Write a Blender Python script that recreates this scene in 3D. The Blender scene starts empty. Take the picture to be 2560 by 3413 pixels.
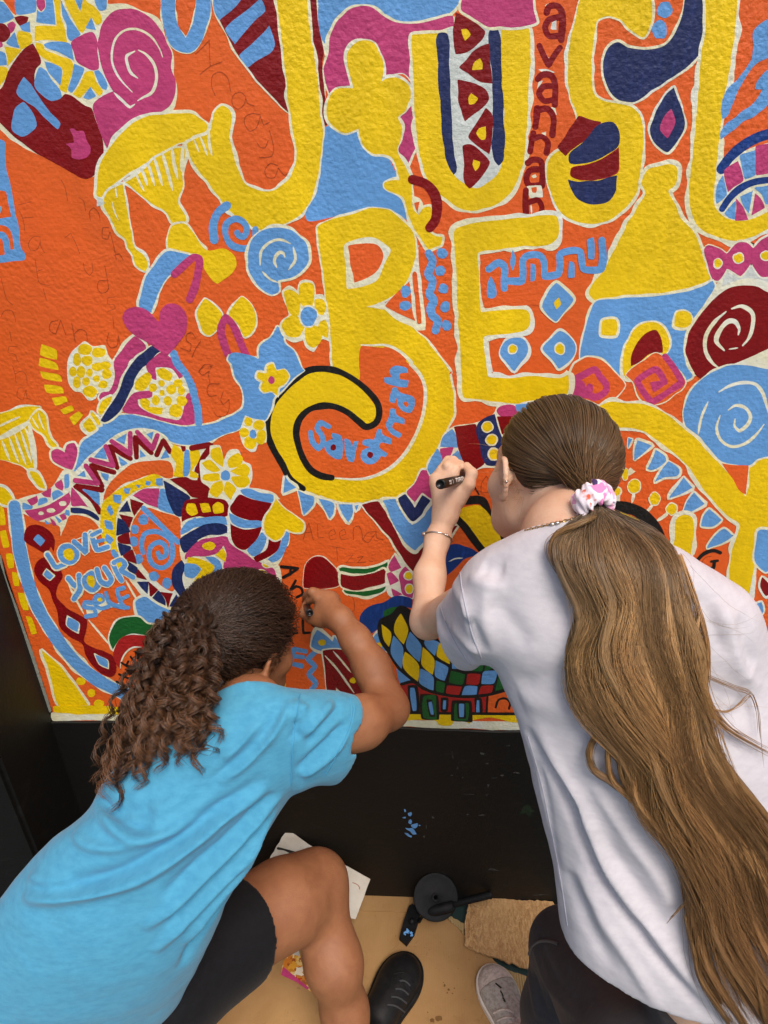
import bpy, bmesh, math, random
import numpy as np
from mathutils import Vector, Matrix, Euler
from mathutils.bvhtree import BVHTree
from mathutils.geometry import tessellate_polygon, delaunay_2d_cdt
random.seed(7)
rng = np.random.default_rng(7)
R = math.radians

# ------------------------------------------------------------------ camera, sky, sun, exposure
scene = bpy.context.scene
CAM_D, CAM_H, PITCH, YAW = 1.05, 1.73, 30.35, 2.0
cam_data = bpy.data.cameras.new('camera')
cam_data.sensor_fit = 'VERTICAL'
cam_data.sensor_height = 36.0
cam_data.lens = 25.0
cam_data.clip_start = 0.02
cam_data.clip_end = 200.0
cam = bpy.data.objects.new('camera', cam_data)
scene.collection.objects.link(cam)
cam.location = (0, -CAM_D, CAM_H)
cam.rotation_euler = (R(90 - PITCH), 0, R(YAW))
scene.camera = cam

world = bpy.data.worlds.new('World')
scene.world = world
world.use_nodes = True
wn = world.node_tree
wn.nodes.clear()
w_out = wn.nodes.new('ShaderNodeOutputWorld')
w_bg = wn.nodes.new('ShaderNodeBackground')
w_sky = wn.nodes.new('ShaderNodeTexSky')
w_sky.sky_type = 'NISHITA'
w_sky.sun_disc = False
SUN_EL, SUN_ROT = 60.0, 158.0
w_sky.sun_elevation = R(SUN_EL)
w_sky.sun_rotation = R(SUN_ROT)
w_sky.air_density = 1.0
w_sky.dust_density = 4.0
w_sky.ozone_density = 0.6
w_bg.inputs['Strength'].default_value = 0.12
wn.links.new(w_sky.outputs[0], w_bg.inputs[0])
wn.links.new(w_bg.outputs[0], w_out.inputs[0])
sun_data = bpy.data.lights.new('sun', 'SUN')
sun_data.energy = 1.9
sun_data.angle = R(26)
sun_data.color = (1.0, 0.95, 0.88)
sun = bpy.data.objects.new('sun', sun_data)
scene.collection.objects.link(sun)
_a = R(SUN_ROT)
_dir = Vector((math.sin(_a) * math.cos(R(SUN_EL)), math.cos(_a) * math.cos(R(SUN_EL)), math.sin(R(SUN_EL))))
sun.rotation_euler = _dir.to_track_quat('Z', 'Y').to_euler()
scene.view_settings.view_transform = 'Standard'
scene.view_settings.look = 'None'
scene.view_settings.exposure = 0.33
scene.view_settings.gamma = 1.0
scene.view_settings.use_curve_mapping = False

# ------------------------------------------------------------------ helpers: rays, objects, materials
FPX = 25.0 / 36.0 * 3413.0
_r = np.array([math.cos(R(YAW)), math.sin(R(YAW)), 0.0])
_f = np.array([-math.sin(R(YAW)) * math.cos(R(PITCH)), math.cos(R(YAW)) * math.cos(R(PITCH)), -math.sin(R(PITCH))])
_u = np.cross(_r, _f)
CAM = np.array([0.0, -CAM_D, CAM_H])
DS = 2560.0 / 1659.0                       # survey units to photograph pixels

def ray(px):
    """Unit-depth view rays for photograph pixels (n,2)."""
    px = np.atleast_2d(np.asarray(px, float))
    a = (px[:, 0] - 1280.0) / FPX
    b = -(px[:, 1] - 1706.5) / FPX
    return _f[None] + a[:, None] * _r[None] + b[:, None] * _u[None]

def on_wall(px, y=0.0):
    d = ray(px)
    t = (y - CAM[1]) / d[:, 1]
    return CAM[None] + d * t[:, None]

def on_floor(px, z=0.0):
    d = ray(px)
    t = (z - CAM[2]) / d[:, 2]
    return CAM[None] + d * t[:, None]

def P(x, y, dist):
    """Point seen at survey position (x, y), `dist` metres in front of the wall."""
    return on_wall([(x * DS, y * DS)], -dist)[0]

def PF(x, y, z=0.0):
    return on_floor([(x * DS, y * DS)], z)[0]

def depth(p):
    return float(np.dot(np.asarray(p) - CAM, _f))

def pxr(p, r):
    """Radius in metres of r survey units at point p."""
    return r * DS * depth(p) / FPX

def project(p):
    v = np.atleast_2d(p) - CAM[None]
    z = v @ _f
    return np.stack([1280 + FPX * (v @ _r) / z, 1706.5 - FPX * (v @ _u) / z], 1) / DS

def link(o):
    scene.collection.objects.link(o)
    return o

def thing(name, label, cat, loc=(0, 0, 0), group=None):
    o = link(bpy.data.objects.new(name, None))
    o.location = loc
    o.empty_display_size = 0.05
    o['label'] = label
    o['category'] = cat
    if group:
        o['group'] = group
    return o

def tag(o, label, cat, group=None):
    o['label'] = label
    o['category'] = cat
    if group:
        o['group'] = group
    return o

def mesh_obj(name, verts, faces, mats, parent=None, smooth=True, midx=None, label=None):
    me = bpy.data.meshes.new(name)
    verts = np.asarray(verts, np.float32).reshape(-1, 3)
    if isinstance(faces, np.ndarray):
        n, k = faces.shape
        me.vertices.add(len(verts))
        me.vertices.foreach_set('co', verts.ravel())
        me.loops.add(n * k)
        me.loops.foreach_set('vertex_index', faces.astype(np.int32).ravel())
        me.polygons.add(n)
        me.polygons.foreach_set('loop_start', np.arange(0, n * k, k, dtype=np.int32))
        me.update(calc_edges=True)
    else:
        me.from_pydata(verts.tolist(), [], faces)
        me.update()
    if not isinstance(mats, (list, tuple)):
        mats = [mats]
    for m in mats:
        me.materials.append(m)
    if midx is not None:
        me.polygons.foreach_set('material_index', np.asarray(midx, np.int32))
    me.polygons.foreach_set('use_smooth', np.full(len(me.polygons), bool(smooth)))
    me.validate()
    o = link(bpy.data.objects.new(name, me))
    if parent is not None:
        o.parent = parent
        o.matrix_parent_inverse = Matrix.Translation(parent.location).inverted()
    if label:
        o['label'] = label
    return o

def lin(c):
    """sRGB 0-255 to linear."""
    return tuple((v / 255 / 12.92) if v / 255 <= 0.04045 else ((v / 255 + 0.055) / 1.055) ** 2.4 for v in c) + (1.0,)

class NT:
    """Small node-tree writer."""
    def __init__(self, name):
        self.m = bpy.data.materials.new(name)
        self.m.use_nodes = True
        self.t = self.m.node_tree
        self.t.nodes.clear()
        self.out = self.t.nodes.new('ShaderNodeOutputMaterial')
        self.b = self.t.nodes.new('ShaderNodeBsdfPrincipled')
        self.t.links.new(self.b.outputs[0], self.out.inputs[0])
    def n(self, kind, **kw):
        nd = self.t.nodes.new('ShaderNode' + kind)
        for k, v in kw.items():
            if k.startswith('i_'):
                nd.inputs[k[2:].replace('_', ' ')].default_value = v
            else:
                setattr(nd, k, v)
        return nd
    def l(self, a, b):
        self.t.links.new(a, b)
    def coord(self, scale=(1, 1, 1)):
        c = self.n('TexCoord')
        mp = self.n('Mapping')
        mp.inputs['Scale'].default_value = scale
        self.l(c.outputs['Object'], mp.inputs['Vector'])
        return mp.outputs[0]
    def noise(self, scale, detail=3, rough=0.55, vec=None, dist=0.0):
        nd = self.n('TexNoise')
        nd.inputs['Scale'].default_value = scale
        nd.inputs['Detail'].default_value = detail
        nd.inputs['Roughness'].default_value = rough
        nd.inputs['Distortion'].default_value = dist
        if vec is not None:
            self.l(vec, nd.inputs['Vector'])
        return nd.outputs['Fac']
    def ramp(self, fac, stops):
        nd = self.n('ValToRGB')
        el = nd.color_ramp.elements
        while len(el) < len(stops):
            el.new(0.5)
        for e, (p, c) in zip(el, stops):
            e.position = p
            e.color = c if len(c) == 4 else tuple(c) + (1,)
        self.l(fac, nd.inputs[0])
        return nd.outputs[0]
    def math(self, op, a, b=None, clamp=False):
        nd = self.n('Math', operation=op, use_clamp=clamp)
        for i, v in enumerate((a, b)):
            if v is None:
                continue
            if isinstance(v, (int, float)):
                nd.inputs[i].default_value = v
            else:
                self.l(v, nd.inputs[i])
        return nd.outputs[0]
    def mix(self, fac, a, b, mode='MIX'):
        nd = self.n('MixRGB', blend_type=mode)
        for i, v in enumerate((fac, a, b)):
            if isinstance(v, (int, float)):
                nd.inputs[i].default_value = v
            elif isinstance(v, tuple):
                nd.inputs[i].default_value = v
            else:
                self.l(v, nd.inputs[i])
        return nd.outputs[0]
    def bump(self, h, strength=0.5, dist=0.002, prev=None):
        nd = self.n('Bump')
        nd.inputs['Strength'].default_value = strength
        nd.inputs['Distance'].default_value = dist
        self.l(h, nd.inputs['Height'])
        if prev is not None:
            self.l(prev, nd.inputs['Normal'])
        return nd.outputs[0]
    def base(self, v):
        if isinstance(v, tuple):
            self.b.inputs['Base Color'].default_value = v
        else:
            self.l(v, self.b.inputs['Base Color'])
    def set(self, **kw):
        for k, v in kw.items():
            self.b.inputs[k.replace('_', ' ')].default_value = v
    def normal(self, v):
        self.l(v, self.b.inputs['Normal'])
# ------------------------------------------------------------------ paint materials for the rendered wall
PAINT = dict(
    O=(234, 102, 36), Y=(246, 206, 4), B=(104, 162, 222), P=(198, 64, 120), R=(134, 14, 20), r=(178, 36, 34),
    N=(32, 44, 92), L=(20, 58, 128), K=(24, 21, 19), C=(240, 234, 196), W=(214, 220, 214), G=(26, 98, 40),
    Q=(168, 70, 30), D=(150, 152, 140))
ROUGH = dict(R=0.27, N=0.45, L=0.4, B=0.4, K=0.5, r=0.36)

def paint_material(key, rgb):
    t = NT('paint_' + key)
    v = t.coord()
    grit = t.noise(230, 3, 0.6, v)
    fine = t.noise(520, 2, 0.5, v)
    lump = t.noise(34, 3, 0.5, v, 0.4)
    vor = t.n('TexVoronoi', feature='SMOOTH_F1')
    vor.inputs['Scale'].default_value = 150
    vor.inputs['Smoothness'].default_value = 0.6
    t.l(v, vor.inputs['Vector'])
    spot = t.n('TexVoronoi', feature='F1')
    spot.inputs['Scale'].default_value = 17
    spot.inputs['Randomness'].default_value = 1.0
    t.l(v, spot.inputs['Vector'])
    knob = t.math('SUBTRACT', 1.0, t.math('MULTIPLY', spot.outputs['Distance'], 7.0), True)
    # some patches of the render are rough, others trowelled smooth
    patch = t.ramp(t.noise(3.2, 2, 0.5, v), [(0.36, (0.35, 0.35, 0.35)), (0.62, (1, 1, 1))])
    h = t.math('ADD', t.math('MULTIPLY', grit, 0.9), t.math('MULTIPLY', vor.outputs['Distance'], -0.75))
    h = t.math('ADD', h, t.math('MULTIPLY', fine, 0.16))
    h = t.math('MULTIPLY', h, patch)
    h = t.math('ADD', h, t.math('MULTIPLY', lump, 0.75))
    h = t.math('ADD', h, t.math('MULTIPLY', knob, 0.5))
    bristle = t.noise(1.0, 3, 0.6, t.coord((70, 1, 420)), 0.6)
    h = t.math('ADD', h, t.math('MULTIPLY', bristle, 0.22))
    t.normal(t.bump(h, 0.54, 0.0025))
    c = lin(rgb)
    dark = tuple(x * 0.80 for x in c[:3]) + (1,)
    brush = t.noise(6, 4, 0.6, t.coord((3.0, 1, 1.0)), 0.3)
    col = t.mix(t.ramp(brush, [(0.35, (0, 0, 0)), (0.7, (1, 1, 1))]), dark, c)
    if key in 'NLK':
        streak = t.noise(40, 3, 0.6, t.coord((4.0, 1, 0.6)))
        lite = tuple(min(1, x * 1.55 + 0.004) for x in c[:3]) + (1,)
        col = t.mix(t.ramp(streak, [(0.52, (0, 0, 0)), (0.75, (1, 1, 1))]), col, lite)
    if key == 'O':
        col = t.mix(t.ramp(t.noise(2.3, 2, 0.5, v), [(0.35, (0, 0, 0)), (0.7, (1, 1, 1))]), col,
                    tuple(x * y for x, y in zip(c[:3], (0.94, 0.84, 0.9))) + (1,))
    if key == 'C':
        col = t.mix(t.ramp(t.noise(9, 3, 0.6, v), [(0.45, (0, 0, 0)), (0.65, (1, 1, 1))]), col, lin((226, 228, 214)))
    t.base(col)
    r0 = ROUGH.get(key, 0.46)
    t.l(t.math('ADD', r0 - 0.14, t.math('MULTIPLY', t.noise(7, 4, 0.6, v), 0.30)), t.b.inputs['Roughness'])
    t.b.inputs['Specular IOR Level'].default_value = 0.4
    return t.m
MAT = {k: paint_material(k, c) for k, c in PAINT.items()}

def tile(tok):
    row = 'ABCDEF'.index(tok[0])
    return np.array([640.0 * int(tok[1]), (0, 600, 1200, 1800, 2400, 2773)[row]])

def parse_pts(toks):
    o, pts = None, []
    for t in toks:
        if t[0] == '@':
            o = None if t == '@' else tile(t[1:])
        else:
            x, y = t.split(',')
            p = np.array([float(x), float(y)])
            pts.append(p * DS if o is None else o + p / 2.592)
    return np.array(pts)

def catmull(p, closed, step=6.0):
    n = len(p)
    out = []
    rngi = range(n) if closed else range(n - 1)
    for i in rngi:
        p1, p2 = p[i], p[(i + 1) % n]
        p0 = p[(i - 1) % n] if closed or i > 0 else 2 * p1 - p2
        p3 = p[(i + 2) % n] if closed or i + 2 < n else 2 * p2 - p1
        L = np.linalg.norm(p2 - p1)
        # ease off the tangents at sharp turns, so a painted corner stays a corner
        def tan(a, b, c):
            u, v = b - a, c - b
            lu, lv = np.linalg.norm(u) + 1e-9, np.linalg.norm(v) + 1e-9
            cs = float(np.dot(u, v) / lu / lv)
            k = min(1.0, max(0.0, (cs + 0.25) / 0.8))
            return (u / lu + v / lv) * 0.5 * k
        m1, m2 = tan(p0, p1, p2) * L, tan(p1, p2, p3) * L
        k = max(2, int(L / step))
        t = np.arange(k)[:, None] / k
        out.append((2 * t**3 - 3 * t**2 + 1) * p1 + (t**3 - 2 * t**2 + t) * m1 + (-2 * t**3 + 3 * t**2) * p2 + (t**3 - t**2) * m2)
    if not closed:
        out.append(p[-1:])
    return np.concatenate(out)

def smooth_noise(n, span, closed=True):
    k = max(3, int(n / span))
    v = rng.normal(size=k)
    x = np.arange(n) / n * k
    i = np.floor(x).astype(int)
    f = x - i
    f = f * f * (3 - 2 * f)
    return v[i % k] * (1 - f) + v[(i + 1) % k] * f

def normals2d(c, closed):
    if closed:
        t = np.roll(c, -1, 0) - np.roll(c, 1, 0)
    else:
        t = np.gradient(c, axis=0)
    t /= np.linalg.norm(t, axis=1)[:, None] + 1e-9
    return np.stack([t[:, 1], -t[:, 0]], 1)

def area2(c):
    x, y = c[:, 0], c[:, 1]
    return 0.5 * np.sum(x * np.roll(y, -1) - np.roll(x, -1) * y)

def keep_clear(off, centre, w):
    d = np.sqrt(((off[:, None] - centre[None]) ** 2).sum(2).min(1))
    return off[d > w * 0.93]

def fill_outline(pts, rough=1.3):
    c = catmull(pts, True)
    if area2(c) < 0:
        c = c[::-1]
    n = normals2d(c, True)
    return c + n * (smooth_noise(len(c), 5) * rough)[:, None]

def halo_outline(c, w):
    n = normals2d(c, True)
    ww = w * (1 + 0.32 * smooth_noise(len(c), 7))
    ww = np.clip(ww, w * 0.45, w * 1.8)
    return keep_clear(c + n * ww[:, None], c, w * 0.42)

def stroke_outline(pts, w, rough=0.05, taper=False):
    c = catmull(pts, False, max(2.0, min(6.0, w * 0.3)))
    n = normals2d(c, False)
    h = 0.5 * w * (1 + rough * smooth_noise(len(c), 6))
    if taper:
        s = np.linspace(0, 1, len(c))
        h = h * (0.35 + 0.65 * np.clip(np.sin(np.pi * s) * 1.6, 0, 1))
    a, b = c + n * h[:, None], c - n * h[:, None]
    a, b = keep_clear(a, c, h.min() * 0.9), keep_clear(b, c, h.min() * 0.9)
    def cap(p, d, hh):
        th = np.linspace(-np.pi / 2, np.pi / 2, 7)[1:-1]
        ang = math.atan2(d[1], d[0])
        return p + hh * np.stack([np.cos(ang + th), np.sin(ang + th)], 1)
    end = cap(c[-1], c[-1] - c[-2], h[-1])
    start = cap(c[0], c[0] - c[1], h[0])
    # side a lies at angle -90 degrees of the travel direction, so the caps run on from it
    return np.concatenate([a, end, b[::-1], start])

def ellipse_pts(cx, cy, rx, ry):
    th = np.linspace(0, 2 * np.pi, 13)[:-1]
    k = 1 + 0.05 * rng.normal(size=12)
    return np.stack([cx + rx * np.cos(th) * k, cy + ry * np.sin(th) * k], 1)

class Mural:
    def __init__(self, parent):
        self.parent = parent
        self.boxes = []              # (xmin, ymin, xmax, ymax, layer)
        self.cur = None
    def layer(self, c):
        lo, hi = c.min(0), c.max(0)
        L = 0
        for b in self.boxes:
            if b[4] >= L and lo[0] < b[2] and hi[0] > b[0] and lo[1] < b[3] and hi[1] > b[1]:
                L = b[4]
        L += 1
        self.boxes.append((lo[0], lo[1], hi[0], hi[1], L))
        return L
    def begin(self, name):
        self.flush()
        self.cur = (name, [], [], [], [])
    def add(self, c, key):
        if self.cur is None or len(c) < 3:
            return
        name, V, F, M, keys = self.cur
        L = self.layer(c)
        tri = tessellate_polygon([[Vector((p[0], p[1], 0)) for p in c]])
        def tri_area(tr):
            a = c[np.array(tr)]
            return 0.5 * np.abs((a[:, 1, 0] - a[:, 0, 0]) * (a[:, 2, 1] - a[:, 0, 1]) - (a[:, 2, 0] - a[:, 0, 0]) * (a[:, 1, 1] - a[:, 0, 1])).sum()
        want = abs(area2(c))
        if key != 'Q' and (not tri or abs(tri_area(tri) - want) > 0.01 * want + 2):
            # the brushed outline crosses itself somewhere: triangulate it the sturdier way
            r = delaunay_2d_cdt([Vector((p[0], p[1])) for p in c], [], [list(range(len(c)))], 1, 1e-4)
            if r[2]:
                c, tri = np.array([v_[:] for v_ in r[0]]), r[2]
        w = on_wall(c, -0.000013 * L)
        k0 = len(V)
        V.extend(w.tolist())
        if key not in keys:
            keys.append(key)
        mi = keys.index(key)
        for t in tri:
            a, b, d = t
            ar = (c[b, 0] - c[a, 0]) * (c[d, 1] - c[a, 1]) - (c[d, 0] - c[a, 0]) * (c[b, 1] - c[a, 1])
            if abs(ar) < 1e-7:
                continue
            F.append((k0 + a, k0 + b, k0 + d) if ar < 0 else (k0 + a, k0 + d, k0 + b))
            M.append(mi)
    def flush(self):
        if self.cur and self.cur[2]:
            name, V, F, M, keys = self.cur
            mesh_obj(name, V, F, [MAT[k] for k in keys], self.parent, False, M)
        self.cur = None
    def run(self, text):
        for line in text.strip().splitlines():
            line = line.strip()
            if not line:
                continue
            if line[0] == '#':
                self.begin(line[1:].strip())
                continue
            for cmd in line.split(';'):
                t = cmd.split()
                if not t:
                    continue
                op = t[0]
                if op in 'fF' and len(op) == 1:            # filled shape, F with a cream edge
                    key, rest, w = t[1], t[2:], 7.5
                    if rest[0][0] == 'w':
                        w, rest = float(rest[0][1:]) / 2.592, rest[1:]
                    c = fill_outline(parse_pts(rest))
                    if op == 'F':
                        self.add(halo_outline(c, w), 'C')
                    self.add(c, key)
                elif op in 'sS' and len(op) == 1:          # brush stroke
                    key, w = t[1], float(t[2]) / 2.592
                    pts = parse_pts(t[3:])
                    if op == 'S':
                        self.add(stroke_outline(pts, w + 8, 0.1), 'C')
                    self.add(stroke_outline(pts, w, 0.06, key in 'C'), key)
                elif op in 'eE' and len(op) == 1:          # dot
                    key, tl = t[1], t[2]
                    o = tile(tl[1:])
                    cx, cy, rx, ry = [float(v) for v in t[3].split(',')]
                    c = fill_outline(ellipse_pts(o[0] + cx / 2.592, o[1] + cy / 2.592, rx / 2.592, ry / 2.592), 0.6)
                    if op == 'E':
                        self.add(halo_outline(c, 4), 'C')
                    self.add(c, key)
        self.flush()
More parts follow.
